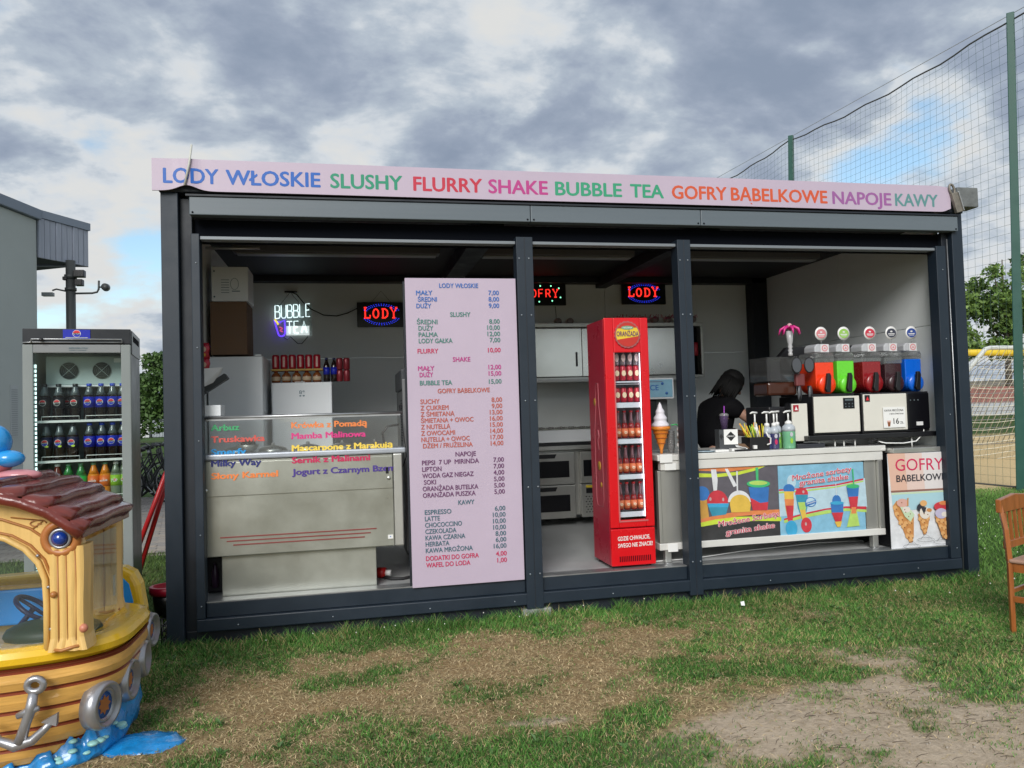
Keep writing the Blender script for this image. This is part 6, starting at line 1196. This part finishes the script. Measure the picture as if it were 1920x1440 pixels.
# roof: board and tiles running across
rc = [(-.97, .90), (-.93, .99), (-.86, 1.065), (-.76, 1.125), (-.64, 1.165), (-.51, 1.19), (-.38, 1.195), (-.25, 1.175), (-.14, 1.145), (-.04, 1.10), (.035, 1.045), (.085, 1.0)]
rf = MB(); rf.prism([(x, z-.035) for x, z in rc]+[(x, z+.0) for x, z in rc[::-1]], -1.80, -1.12, M_BRN); roof = obj('roof', rf, T, bevel=.006)
def rpt(t):
    f = t*(len(rc)-1); i = min(int(f), len(rc)-2); u = f-i; return (rc[i][0]*(1-u)+rc[i+1][0]*u, rc[i][1]*(1-u)+rc[i+1][1]*u)
r_ = np.random.RandomState(3)
for k in range(11):
    (xa, za), (xb, zb) = rpt((k+.0)/11), rpt((k+1.08)/11); dx, dz = xb-xa, zb-za; ln = math.hypot(dx, dz); ux, uz = dx/ln, dz/ln; sgn = 1
    V = []; NS = 13; sec = [(0, .0), (.02, .014), (.25, .022), (.6, .034), (.88, .042), (1.0, .034), (1.04, .010), (1.0, -.012)]
    if xa < -.45: sec = [(1-a, h_) for a, h_ in sec][::-1]
    for j in range(NS):
        y = -1.825+.73*j/(NS-1); wob = .004*math.sin(j*1.1+k*2.2)+.001*r_.randn(); end = .55 if j in (0, NS-1) else 1
        for a, h_ in sec: V.append((xa+ux*(a*ln+wob)-uz*(-h_*end)*-1*-1*1 if False else xa+ux*(a*ln+wob)-uz*h_*end, y, za+uz*(a*ln+wob)+ux*h_*end+.001*r_.randn()))
    m_ = len(sec); F = [(j*m_+i, (j+1)*m_+i, (j+1)*m_+i+1, j*m_+i+1) for j in range(NS-1) for i in range(m_-1)]+[tuple(range(m_)), tuple((NS-1)*m_+i for i in range(m_-1, -1, -1))]
    obj('roof_tile', MB().add(V, F, M_BRN, True), roof)
ed = [(x, z-.02) for x, z in rc]; obj('roof_edge', MB().tube([(x, -1.81, z) for x, z in ed], .026, M_BRN, 8), roof)
jw = obj('jewel', MB().lathe((-.005, -1.775, .968), [(.030, 0), (.028, .016), (.012, .026), (.001, .028)], mat('jewel_blue', (.005, .04, .28), .08, coat=1), 18, 'Y'), T)
obj('jewel_ring', MB().tube([(-.005+.036*math.cos(a), -1.778, .968+.036*math.sin(a)) for a in np.linspace(0, 2*math.pi, 24, endpoint=False)], .007, M_SIL, 8, True).tube([(-.005+.060*math.cos(a), -1.765, .968+.060*math.sin(a)) for a in np.linspace(0, 2*math.pi, 28, endpoint=False)], .018, mat('copper_paint', (.42, .15, .04), .35, 0, .1, 10), 10, True).lathe((-.005, -1.745, .968), [(.055, 0), (.05, .02)], MATS['copper_paint'], 24, 'Y'), jw)
# far shell, seat, wheel
sh = MB(); sh.prism([(-.9, .1), (.075, .1), (.08, .45), (.06, .58), (.03, .645), (-.02, .675), (-.12, .68), (-.9, .66)], -.855, -.735, M_RAIL); shl = obj('side_shell', sh, T, bevel=.025, seg=3)
obj('blue_inset', MB().prism([(-.3, .35), (.025, .35), (.03, .50), (.01, .59), (-.03, .635), (-.3, .63)], -.861, -.856, M_BB), shl)
obj('seat_back', MB().prism([(-.90, .50), (-.22, .50), (-.22, .665), (-.80, .665), (-.90, .60)], -1.20, -1.16, M_BB), T, bevel=.01); obj('seat_trim', MB().tube([(-.90, -1.18, .60), (-.80, -1.18, .672), (-.22, -1.18, .672)], .012, M_LOG, 8), T)
obj('dashboard', MB().sphere((-.16, -1.40, .505), .13, mat('dash_dark_green', (.02, .05, .03), .5, 0, .5, 9), 14, 8, (1.6, 1, .5)).sphere((-.12, -1.38, .545), .08, mat('dash_grey', (.10, .14, .17), .5), 12, 8, (1.5, 1, .6)), T)
X = Matrix.Translation((-.27, -1.32, .60)) @ Matrix.Rotation(rad(38), 4, 'Y'); mb = MB(); mb.X = X; mb.tube([(.085*math.cos(a), .085*math.sin(a), 0) for a in np.linspace(0, 2*math.pi, 24, endpoint=False)], .011, mat('wheel_navy', (.01, .02, .09), .4), 8, True).tube([(-.085, 0, 0), (.085, 0, 0)], .008, MATS['wheel_navy'], 6).tube([(0, 0, 0), (0, 0, -.1)], .012, MATS['wheel_navy'], 8); obj('steering_wheel', mb, T)
# portholes, anchor
def porthole(x, y, z, nx, ny, r):
    X = Matrix.Translation((x, y, z)) @ rotz(math.atan2(nx, -ny)); mb = MB(); mb.X = X
    mb.lathe((0, 0, 0), [(r, -.02), (r*1.02, .02), (r*.94, .045), (r*.80, .048), (r*.74, .030), (r*.70, .032), (r*.62, .040), (r*.55, .020)], M_SIL, 28, 'Y'); p = obj('porthole', mb, T)
    mb = MB(); mb.X = X; mb.lathe((0, -.0205, 0), [(r*.56, 0), (r*.54, .004)], mat('port_blue', (.02, .09, .30), .2), 24, 'Y'); obj('glass_disc', mb, p)
    mb = MB(); mb.X = X; pts = [((r*.42 if i % 2 == 0 else r*.28)*math.cos(math.pi*i/8), (r*.42 if i % 2 == 0 else r*.28)*math.sin(math.pi*i/8)) for i in range(16)]; mb.sheet(pts, -.027, mat('port_orange', (.38, .13, .03), .5)); obj('compass_mark', mb, p)
porthole(.085, -1.62, .235, .95, -.31, .100); porthole(.128, -1.41, .265, 1, -.08, .092); porthole(.135, -1.20, .295, 1, .04, .086); porthole(.075, -.80, .33, 1, -.1, .09)
AY = -1.785
obj('anchor', MB().tube([(-.105, AY, .36), (-.115, AY, .30), (-.135, AY, .24), (-.155, AY, .17)], [.018, .021, .019, .024], M_SIL, 10).tube([(-.098+.030*math.cos(a), AY, .392+.026*math.sin(a)) for a in np.linspace(0, 2*math.pi, 14, endpoint=False)], .014, M_SIL, 8, True)
    .tube([(-.165, AY, .275), (-.120, AY, .292), (-.085, AY, .300)], [.012, .019, .010], M_SIL, 8).tube([(-.26, AY, .255), (-.235, AY, .19), (-.175, AY, .160), (-.11, AY, .175), (-.065, AY, .215), (-.040, AY, .243)], [.008, .018, .022, .019, .015, .012], M_SIL, 10).prism([(-.075, .245), (-.02, .225), (-.015, .275)], AY-.012, AY+.012, M_SIL), T)
# moulded waves round the foot
V = []; NW = 220; NR = 9
for i in range(NW):
    a = 2*math.pi*i/NW; c_, s_ = math.cos(a), math.sin(a); x = BCX+BA*math.copysign(abs(c_)**.5, c_); y = BCY+BB_*math.copysign(abs(s_)**.5, s_)
    up_ = max(0., min(1., (x+.15)/.36)); bk = max(0., min(1., (y+1.62)/.6))
    zt = .03+.16*up_**1.2+.11*bk*up_+.018*math.sin(i*.9)+.010*math.sin(i*2.3)
    for j in range(NR):
        t = j/(NR-1); bul = math.sin(math.pi*min(1, t*1.15))*.065+.035; nz = mnoise.noise(Vector((x*14, y*14, t*5)))*.022
        off = hb(max(zt*t, .02))+bul*(1-.6*t)+nz
        V.append((BCX+(BA+off)*math.copysign(abs(c_)**.5, c_), BCY+(BB_+off)*math.copysign(abs(s_)**.5, s_), -.03+(zt+.03)*t))
F = [(i*NR+j, ((i+1) % NW)*NR+j, ((i+1) % NW)*NR+j+1, i*NR+j+1) for i in range(NW) for j in range(NR-1)]
M_FOAM = mat('foam_pale', (.30, .58, .55), .35, 0, .2, 10)
wv = obj('waves', MB().add(V, F, M_WAVE, True), T); mb = MB()
for k in range(12):
    i = (NW*7//8+int(k*2.3)+r_.randint(0, 3)) % NW; p = V[i*NR+r_.randint(4, 8)]; mb.sphere((p[0]+.001, p[1]-.001, p[2]), r_.uniform(.010, .020), M_FOAM, 8, 5, (1.3, 1.3, .6))
obj('foam', mb, wv, kind='stuff')
mb = MB(); V = []; n1, n2 = 26, 12
for i in range(n1+1):
    for j in range(n2+1):
        u = 2*math.pi*i/n1; v = math.pi/2*j/n2; rr = math.cos(v); rip = 1+.05*math.sin(u*6+v*6)*rr
        V.append((.22+.185*math.cos(u)*rr*rip, -1.50+.13*math.sin(u)*rr*rip, -.01+.045*math.sin(v)+.006*math.sin(u*6+v*9)*rr))
mb.add(V, [(i*(n2+1)+j, (i+1)*(n2+1)+j, (i+1)*(n2+1)+j+1, i*(n2+1)+j+1) for i in range(n1) for j in range(n2)], M_WAVE, True); obj('splash_lobe', mb, T)
# ornament on the roof: plain moulded blue and rose shapes
obj('roof_ornament', MB().sphere((-.44, -1.35, 1.27), .09, mat('ornament_rose', (.55, .22, .24), .3, 0, .1, 6, coat=.5), 16, 10, (1.2, 1, .7)).sphere((-.42, -1.35, 1.36), .075, mat('ornament_blue', (.02, .30, .70), .25, 0, .1, 6, coat=.5), 16, 10, (1, 1, 1.1)).sphere((-.345, -1.38, 1.285), .06, MATS['ornament_blue'], 14, 8, (1.1, .9, .65)).sphere((-.30, -1.4, 1.21), .055, MATS['ornament_rose'], 12, 8, (1.8, 1, .5)), T)
# ---------------------------------------------------------------- building, canopy, camera pole
MW = mat('render_wall_grey', (.42, .46, .46), .85, 0, .06, 1.2, .15, 60)
T = thing('grey_building', 'grey rendered building with flat coping at the left edge', 'building', (-3.5, 4, 0))
A0 = Vector((-2.85, 5.95)); A1 = Vector((-3.93, 1.35))
def wq(p, q_, th, z0, z1, m, off=0.):
    d = (q_-p).normalized(); n_ = Vector((-d.y, d.x)); a = p+n_*off; b_ = q_+n_*off; c_ = b_+n_*th; e = a+n_*th
    return MB().add([(a.x, a.y, z0), (b_.x, b_.y, z0), (c_.x, c_.y, z0), (e.x, e.y, z0), (a.x, a.y, z1), (b_.x, b_.y, z1), (c_.x, c_.y, z1), (e.x, e.y, z1)], [(3, 2, 1, 0), (4, 5, 6, 7), (0, 1, 5, 4), (1, 2, 6, 5), (2, 3, 7, 6), (3, 0, 4, 7)], m)
obj('wall', wq(A0, A1, -3.0, 0, 4.16, MW), T, bevel=.01); obj('coping', wq(A0+Vector((.02, .02)), A1, -3.1, 4.165, 4.30, mat('coping_blue_grey', (.20, .24, .31), .5), .04), T, bevel=.008)
dd_ = (A1-A0).normalized(); nn = Vector((-dd_.y, dd_.x)); 
p = A0+dd_*.40; q_ = A0+dd_*.55; tag(obj('notice', wq(p, q_, .004, 1.30, 1.95, mat('notice_paper', (.42, .45, .47), .6), .001)), 'long pale notice sheet taped to the grey building wall', 'notice')
mb = MB()
for k in range(22): mb.add([tuple(v) for v in wq(p+dd_*.015, q_-dd_*.02, .001, 1.32+.027*k, 1.328+.027*k, M_SLT, .006).v], [(0, 1, 5, 4), (2, 3, 7, 6)], mat('notice_print', (.25, .28, .30), .6))
o = obj('notice_lines', mb, bpy.data.objects['notice'])
T = thing('canopy', 'grey vertical board canopy fascia projecting beyond the building on a post', 'canopy', (-2.6, 6.3, 3.7)); C0 = A0; C1 = Vector((-2.46, 6.68)); L_ = (C1-C0).length; du = (C1-C0)/L_
MC = mat('canopy_board', (.33, .36, .44), .7, 0, .15, 5, .2, 20, streak=(6, 6, .4))
nb = 9
for k in range(nb): obj('board', wq(C0+du*(L_*k/nb+.004), C0+du*(L_*(k+1)/nb-.004), .03, 3.66+.02*(k/nb), 4.19, MC, -.03+.004*(k % 3)), T, bevel=.003)
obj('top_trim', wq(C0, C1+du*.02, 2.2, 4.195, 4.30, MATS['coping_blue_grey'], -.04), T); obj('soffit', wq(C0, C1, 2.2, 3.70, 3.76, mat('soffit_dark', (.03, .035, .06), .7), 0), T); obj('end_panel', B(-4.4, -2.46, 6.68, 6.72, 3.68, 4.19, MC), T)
T = thing('camera_pole', 'dark post carrying cameras and a lamp arm under the canopy', 'post', (-2.575, 6.35, 0)); M_PO = mat('post_dark', (.05, .055, .055), .5)
obj('post', MB().tube([(-2.575, 6.35, 0), (-2.575, 6.35, 3.70)], .062, M_PO, 12), T); obj('collar', MB().lathe((-2.575, 6.35, 3.28), [(.075, 0), (.075, .04)], M_PO, 12).lathe((-2.575, 6.35, 3.45), [(.08, 0), (.08, .05)], M_PO, 12), T)
ar = obj('lamp_arm', MB().tube([(-2.52, 6.33, 3.24), (-2.30, 6.33, 3.245), (-2.235, 6.33, 3.26), (-2.215, 6.33, 3.30), (-2.21, 6.33, 3.42)], .014, M_PO, 8), T); obj('lamp_head', MB().sphere((-2.12, 6.33, 3.325), .055, mat('lamp_grey', (.2, .22, .24), .35, .3), 14, 8).lathe((-2.12, 6.30, 3.325), [(.045, 0), (.05, .03)], M_PO, 14, 'Y').tube([(-2.20, 6.33, 3.33), (-2.15, 6.33, 3.33)], .012, M_PO, 6), ar)
obj('camera', MB().tube([(-2.62, 6.33, 3.27), (-2.75, 6.33, 3.30), (-2.80, 6.33, 3.28)], .012, M_PO, 8).box(-2.92, -2.78, 6.28, 6.36, 3.20, 3.25, mat('camera_case', (.3, .32, .33), .4)), T, bevel=.01); obj('junction_box', MB().box(-2.52, -2.38, 6.26, 6.36, 3.46, 3.56, M_BLACKP).box(-2.50, -2.40, 6.25, 6.35, 3.34, 3.43, M_BLACKP).box(-2.66, -2.60, 6.28, 6.34, 3.42, 3.47, M_BLACKP), T, bevel=.01)
# ---------------------------------------------------------------- small things left of the kiosk
M_RB = mat('red_bar', (.38, .012, .015), .35)
T = thing('red_trestle', 'folding stand of red metal bars between fridge and kiosk post', 'stand', (-.7, 2.5, 0))
for a, b_ in (((-.42, 2.45, 1.24), (-.88, 2.45, .0)), ((-.43, 2.52, 1.22), (-.80, 2.52, .0)), ((-.40, 2.5, 1.22), (-.02, 2.9, .02))): obj('bar', MB().tube([a, b_], .022, M_RB, 10), T)
T = thing('pot', 'black pot with a wide red rim beside the kiosk corner', 'pot', (-.20, .95, 0)); obj('pot', MB().lathe((-.20, .95, 0), [(.085, 0), (.105, .15), (.10, .152)], M_BLACKP, 24), T); obj('rim', MB().lathe((-.20, .95, .152), [(.115, 0), (.125, .02), (.125, .06), (.10, .062), (.098, .03)], mat('rim_red', (.50, .01, .04), .35), 24), T)
T = thing('wire_crate', 'low black wire crate on the grass at the kiosk corner', 'crate', (-.13, .1, 0))
for x0, x1, y0, y1 in ((-.25, -.03, .0, .0), (-.25, -.03, .22, .22), (-.25, -.25, 0, .22), (-.03, -.03, 0, .22)):
    mb = MB()
    for z in (.015, .06, .10, .14): mb.tube([(x0, y0, z), (x1, y1, z)], .004, M_BLACKP, 5)
    for t in np.linspace(0, 1, 6): mb.tube([(x0+(x1-x0)*t, y0+(y1-y0)*t, .01), (x0+(x1-x0)*t, y0+(y1-y0)*t, .14)], .004, M_BLACKP, 5)
    obj('wire_side', mb, T)
obj('bottom', B(-.25, -.03, 0, .22, .012, .016, M_BLACKP), T)
tag(obj('paper_scrap', MB().add([(3.795, -.27, .03), (3.82, -.275, .028), (3.825, -.255, .055), (3.80, -.25, .05)], [(0, 1, 2, 3)], M_WPL)), 'tiny white paper scrap on the grass before the kiosk', 'litter')
def bike(x, y, a, label, tint):
    T = thing('bicycle', label, 'bicycle', (x, y, 0), 'parked bicycles', a); R_ = .33; mf = mat('bike_'+tint[0], tint[1], .35)
    for wx in (0, 1.03):
        w_ = obj('wheel', MB().tube([(wx+R_*math.cos(t), 0, R_+R_*math.sin(t)) for t in np.linspace(0, 2*math.pi, 24, endpoint=False)], .018, M_RUBBER, 6, True), T)
        mb = MB().tube([(wx+.30*math.cos(t), 0, R_+.30*math.sin(t)) for t in np.linspace(0, 2*math.pi, 20, endpoint=False)], .009, M_ALU, 5, True)
        for k in range(12): t = math.pi*k/6; mb.tube([(wx, 0, R_), (wx+.3*math.cos(t), 0, R_+.3*math.sin(t))], .0025, M_ALU, 3)
        obj('rim', mb, w_)
    obj('frame', MB().tube([(0, 0, .33), (.43, 0, .30), (.80, 0, .85), (.30, 0, .80), (.43, 0, .30)], .017, mf, 6).tube([(0, 0, .33), (.31, 0, .74)], .012, mf, 6).tube([(1.03, 0, .33), (.84, 0, .75), (.80, 0, .95)], .016, mf, 6), T)
    obj('handlebar', MB().tube([(.74, -.28, 1.02), (.82, -.2, 1.03), (.80, 0, .98), (.82, .2, 1.03), (.74, .28, 1.02)], .014, M_BLACKP, 6), T); obj('saddle', MB().sphere((.26, 0, .95), .09, M_BLACKP, 10, 6, (1.4, .7, .45)).tube([(.30, 0, .80), (.27, 0, .93)], .013, M_ALU, 6), T)
    obj('pedals', MB().tube([(.43, -.05, .30), (.53, -.05, .20), (.53, -.13, .20)], .01, M_ALU, 5).lathe((.43, 0, .30), [(.09, 0), (.09, .01)], M_BLACKP, 16, 'Y').box(.28, .50, .03, .06, .27, .33, M_BLACKP), T)
for k, (x, y, a) in enumerate(((-3.0, 9.3, 12), (-2.75, 9.6, -20), (-3.2, 10.05, 40), (-2.9, 10.6, 15), (-3.3, 11.2, -10))): bike(x, y, rad(a), 'dark bicycle in the tangled row left of the kiosk, %s counted from the front' % ORDN[k], ('dark%d' % (k % 2), (.015, .015+.01*(k % 2), .02)))
bike(-3.05, 9.9, rad(28), 'dark bicycle leaning nearest in the row left of the kiosk', ('black', (.02, .02, .02))); bike(-3.2, 10.3, rad(8), 'black bicycle in the middle of the parked row', ('graphite', (.03, .03, .035))); bike(-2.9, 10.9, rad(-35), 'grey bicycle at the rear of the parked row', ('grey', (.10, .11, .12)))
# ---------------------------------------------------------------- wooden chair at the right
M_WD = mat('varnished_wood', (.30, .095, .022), .32, 0, .3, 6, .06, 14, coat=.3, streak=(5, 5, .6)); M_WDS = mat('seat_wood', (.36, .22, .16), .4, 0, .2, 8)
T = thing('wooden_chair', 'brown wooden slat back chair on the grass at the right edge', 'chair', (5.04, -1.27, 0), None, rad(24))
def st(x): return MB().tube([(x, 0, .0), (x, 0, .43)], .019, M_WD, 4, smooth=False).tube([(x, 0, .43), (x, .012, .62), (x, .045, .80)], [.020, .019, .015], M_WD, 4, smooth=False)
for x in (.0, .40): obj('rear_leg', st(x), T, bevel=.003)
for x in (.0, .40): obj('front_leg', MB().tube([(x, -.38, 0), (x, -.38, .42)], .019, M_WD, 4, smooth=False), T, bevel=.003)
obj('top_rail', MB().prism([(-.02, .72), (.42, .72), (.42, .80), (.20, .822), (-.02, .80)], .025, .055, M_WD), T, bevel=.005); obj('lower_rail', B(.02, .38, .015, .04, .50, .545, M_WD), T, bevel=.003)
for k in range(5):
    x = .06+.07*k; obj('slat', MB().add([(x-.011, .022, .545), (x+.011, .022, .545), (x+.011, .036, .545), (x-.011, .036, .545), (x-.011, .032, .73), (x+.011, .032, .73), (x+.011, .046, .73), (x-.011, .046, .73)], [(0, 1, 5, 4), (1, 2, 6, 5), (2, 3, 7, 6), (3, 0, 4, 7), (4, 5, 6, 7), (0, 3, 2, 1)], M_WD), T)
obj('seat', B(-.02, .42, -.41, -.002, .425, .447, M_WDS), T, bevel=.008); obj('apron', MB().box(.0, .40, -.385, -.365, .37, .424, M_WD).box(-.005, .012, -.37, -.02, .37, .424, M_WD).box(.388, .405, -.37, -.02, .37, .424, M_WD).box(.02, .38, -.012, .008, .37, .424, M_WD), T)
obj('stretcher', MB().box(-.008, .012, -.37, -.01, .19, .225, M_WD).box(.388, .408, -.37, -.01, .19, .225, M_WD).box(.01, .39, -.2, -.18, .195, .22, M_WD).box(.02, .38, -.01, .008, .24, .265, M_WD), T, bevel=.002)
# ---------------------------------------------------------------- net fence
M_NP = mat('net_post_green', (.012, .075, .055), .4, .0, .1, 4); M_NET = mat('net_cord', (.05, .10, .08), .8)
H = 7.25
def NXF(y, z=0.): return 11.03-.08*(y-4.58)+.27*z/H
NX = 11.03
T = thing('ball_net_fence', 'tall green ball stop net hung between dark green steel posts', 'net fence', (NX, 8, 0)); ys = (-2.6, 4.58, 9.95, 15.3, 20.6)
for k, y in enumerate(ys): obj('post', MB().tube([(NXF(y), y, -.05), (NXF(y, H+.1), y, H+.1)], [.092, .075], M_NP, 4, smooth=False), T, bevel=.01)
def sag(y, z):
    for a, b_ in zip(ys[:-1], ys[1:]):
        if a <= y <= b_: t = (y-a)/(b_-a); s_ = 4*t*(1-t); return z-(.13*s_*(z/H)**3)+.02*math.sin(y*5.1)*(z/H)**6
    return z
mb = MB(); yv = np.arange(-2.6, 20.6, .134)
def cord(pts, r):
    n_ = len(pts); V = []
    for (x, y, z), d in pts:
        if d == 'v': V += [(x, y-r, z), (x+r, y+r, z), (x-r, y+r, z)]
        else: V += [(x, y, z-r), (x+r, y, z+r), (x-r, y, z+r)]
    mb.add(V, [(i*3+j, i*3+(j+1) % 3, (i+1)*3+(j+1) % 3, (i+1)*3+j) for i in range(n_-1) for j in range(3)], M_NET)
for y in yv: cord([((NXF(y, z)+.03*math.sin(y*1.3+z*.6), y+.02*math.sin(z*1.1+y), sag(y, z)), 'v') for z in np.linspace(.06, H, 9)], .0016)
for z in np.arange(.06, H, .134): cord([((NXF(y, z)+.03*math.sin(y*1.3+z*.6), y, sag(y, z)), 'h') for y in np.linspace(-2.6, 20.6, 70)], .0016)
o = obj('net_mesh', mb, T); o['kind'] = 'stuff'
obj('top_rope', MB().tube([(NXF(y, H), y, sag(y, H)+.01) for y in np.linspace(-2.6, 20.6, 80)], .014, mat('rope_dark', (.06, .06, .06), .8), 5), T); obj('guy_wire', MB().tube([(NXF(y, H), y, H+.08) for y in np.linspace(-2.6, 20.6, 40)], .006, M_ALU, 4), T); obj('bottom_rope', MB().tube([(NXF(y)-.02, y, .05) for y in np.linspace(-2.6, 20.6, 60)], .012, MATS['rope_dark'], 5), T)
# goals on the sand pitch
def goal(name, label, x, y, w, h, dp, m, r, netm):
    T = thing(name, label, 'goal', (x, y, 0)); obj('frame', MB().tube([(x-1.7, y+.9, .0), (x-.06, y+.06, h-.14), (x+.03, y+.02, h-.02), (x+.12, y, h), (x+w, y, h), (x+w+.02, y, .0)], r, m, 10), T); mb = MB()
    for k in range(int(w/.16)): xx = x+.08+.16*k; mb.tube([(xx, y+.02, h), (xx-.02, y+dp*.5, h*.62-.1), (xx-.05, y+dp, .02)], .006, netm, 4)
    for k in range(15):
        t = k/14; mb.tube([(x+.05+w*q-.05*t, y+dp*t, h*(1-t)-.14*math.sin(math.pi*t)-.05*math.sin(q*9)) for q in np.linspace(0, 1, 18)], .006, netm, 4)
    o = obj('goal_net', mb, T); o['kind'] = 'stuff'
goal('goal', 'white framed goal with sagging white net on the sand pitch', 14.02, 8.25, 4.8, 2.44, 1.6, mat('goal_white', (.6, .62, .6), .5), .045, mat('goal_net_cord', (.75, .72, .60), .8))
T = thing('beach_goal', 'yellow beach soccer goal behind the white goal', 'goal', (17.5, 11.5, 0)); ml_ = mat('goal_yellow', (.70, .50, .03), .45)
obj('crossbar', MB().tube([(15.6, 11.3, 2.57), (21.2, 12.3, 2.57)], .085, ml_, 12), T); obj('post', MB().tube([(21.2, 12.3, 0), (21.2, 12.3, 2.5)], .085, ml_, 12), T); obj('post', MB().tube([(15.6, 11.3, 0), (15.6, 11.3, 2.5)], .085, ml_, 12), T)
mb = MB()
for k in range(26): x = 15.7+.21*k; mb.tube([(x, 11.32+.178*(x-15.6), 2.5), (x, 12.1+.178*(x-15.6), 2.15), (x-.1, 13.3+.178*(x-15.6), .05)], .010, M_SIL, 4)
for k in range(11): t = k/10; mb.tube([(15.7, 11.4+1.9*t, 2.5-2.45*t), (21.1, 12.3+1.9*t, 2.5-2.45*t)], .010, M_SIL, 4)
o = obj('goal_net', mb, T); o['kind'] = 'stuff'
# ---------------------------------------------------------------- far background
T = thing('pitch_wall', 'long grey and red boundary wall beyond the sand pitch', 'wall', (55, 46, 0)); obj('grey_base', B(18, 95, 45, 45.3, 0, .95, mat('far_wall_grey', (.42, .43, .45), .8, 0, .1, 1)), T); obj('red_band', B(18, 95, 45.1, 45.4, .955, 2.2, mat('far_wall_red', (.30, .13, .11), .8, 0, .12, 1)), T)
hm = MB(); V = []
for i in range(60):
    for j in range(6):
        x = 10+1.6*i; V.append((x, 46+4*j, 2.2*min(1, j*.6)+.8*math.sin(j/5*1.6)*(1+.2*math.sin(x*.5))))
hm.add(V, [(i*6+j, (i+1)*6+j, (i+1)*6+j+1, i*6+j+1) for i in range(59) for j in range(5)], mat('bank_dry', (.36, .30, .21), .95, 0, .3, .6), True); o = obj('bank', hm, kind='structure')
for k, (x, c_, w_) in enumerate(((-20.4, (.55, .56, .56), 3.2), (-16.9, (.30, .33, .36), 2.8), (-14.0, (.02, .30, .38), 1.7))):
    T = thing('site_container', ['white site container far across the field', 'grey site container between the white and the turquoise one', 'turquoise site container far across the field'][k], 'container', (x, 72, 0)); mc_ = mat('container_%d' % k, c_, .6); mb = MB()
    for j in range(int(w_/.25)): mb.box(x+.25*j, x+.25*j+.12, 71.95, 72, .1, 1.9, mc_)
    obj('body', MB().box(x, x+w_, 72.002, 74.2, .05, 2.0, mc_), T); obj('ribs', mb, T)
def crown_mesh(name, blobs, n, ls, seed, cols):
    r = np.random.RandomState(seed); P = []
    wts = np.array([b_[3]**2 for b_ in blobs]); wts = wts/wts.sum(); ids = r.choice(len(blobs), n, p=wts); bl = np.array(blobs)
    d = r.randn(n, 3); d /= np.linalg.norm(d, axis=1)[:, None]; rr = bl[ids, 3]*(.45+.6*r.rand(n)**.6); sub = .8+.25*np.sin(d[:, 0]*7+ids)*np.sin(d[:, 1]*6)*np.sin(d[:, 2]*7+ids)
    c = bl[ids, :3]+d*(rr*sub)[:, None]*np.array([1, 1, .82])
    u = r.randn(n, 3); u /= np.linalg.norm(u, axis=1)[:, None]; w = np.cross(u, r.randn(n, 3)); w /= np.linalg.norm(w, axis=1)[:, None]; s_ = (ls*(.5+r.rand(n)))[:, None]
    V = np.stack([c-u*s_, c+w*s_*.55, c+u*s_, c-w*s_*.55], 1).reshape(-1, 3)
    me = bpy.data.meshes.new(name); me.vertices.add(n*4); me.vertices.foreach_set('co', V.ravel()); me.loops.add(n*4); me.loops.foreach_set('vertex_index', np.arange(n*4)); me.polygons.add(n); me.polygons.foreach_set('loop_start', np.arange(n)*4); me.update(calc_edges=True)
    t = np.clip(r.rand(n)*.7+.3*r.rand(len(blobs))[ids], 0, 1)[:, None]; col = np.array(cols[0])*(1-t)+np.array(cols[1])*t; ca = me.color_attributes.new('Col', 'FLOAT_COLOR', 'POINT'); ca.data.foreach_set('color', np.repeat(np.concatenate([col, np.ones((n, 1))], 1), 4, 0).ravel()); me.materials.append(M_LEAF); return me
M_LEAF = mat('leaf', (.05, .09, .02), .55, attr='Col', spec=.3); M_BARK = mat('bark', (.10, .08, .06), .9, 0, .3, 5)
def tree(x, y, h, wd, label, seed, base=.22, n=9000, z0=0., ls=.16, cols=((.035, .08, .016), (.20, .31, .07))):
    r = np.random.RandomState(seed); T = thing('leafy_tree', label, 'tree', (x, y, z0), 'trees beyond the sports field')
    bl = [(0, 0, h*.6, wd*.42)]
    for k in range(17):
        a = r.uniform(0, 6.28); q_ = r.uniform(.15, .85); zz = h*(base+.12+(.86-base)*r.rand()); rad_ = wd*.5*math.sqrt(max(.06, 1-((zz/h-.55)/.5)**2))
        bl.append((q_*rad_*math.cos(a), q_*rad_*math.sin(a), zz, wd*r.uniform(.12, .22)))
    o = bpy.data.objects.new('crown', crown_mesh('crown', bl, n, ls, seed, cols)); COL.objects.link(o); o.parent = T
    mb = MB().tube([(x, y, z0), (x+.1, y, z0+h*.3), (x, y+.1, z0+h*.65), (x, y, z0+h*.9)], [h*.022, h*.017, h*.010, h*.003], M_BARK, 7)
    for b_ in bl[1:9]: mb.tube([(x, y, z0+b_[2]*.55), (x+b_[0]*.5, y+b_[1]*.5, z0+b_[2]*.8), (x+b_[0], y+b_[1], z0+b_[2])], [h*.008, h*.006, h*.002], M_BARK, 5)
    obj('trunk', mb, T)
TL = ['open crowned green tree, %s in the row beyond the red wall at the right' % ORDN[k] for k in range(7)]
for k, (x, y, h, w_) in enumerate(((44, 52, 11.0, 8), (51.0, 52, 10.2, 7.5), (57.0, 51, 12.4, 8), (62.5, 53, 11.6, 8.0), (68.5, 52, 10.5, 9), (37, 55, 10, 8))): tree(x, y, h*1.06, w_*.9, TL[k], 10+k, .12, 6500, 1.5, .19)
for k, (x, y, h, w_) in enumerate(((-9.4, 46, 5.6, 6.2), (-13.2, 47, 5.0, 6.0), (-6.0, 48, 6.3, 6.5), (-17.5, 49, 5.8, 6.5))): tree(x, y, h, w_, 'dense dark green tree, %s from the kiosk in the row far behind the bicycles' % ['second', 'third', 'nearest', 'fourth'][k], 30+k, .02, 9000, 0, .13, ((.02, .05, .012), (.09, .16, .04)))
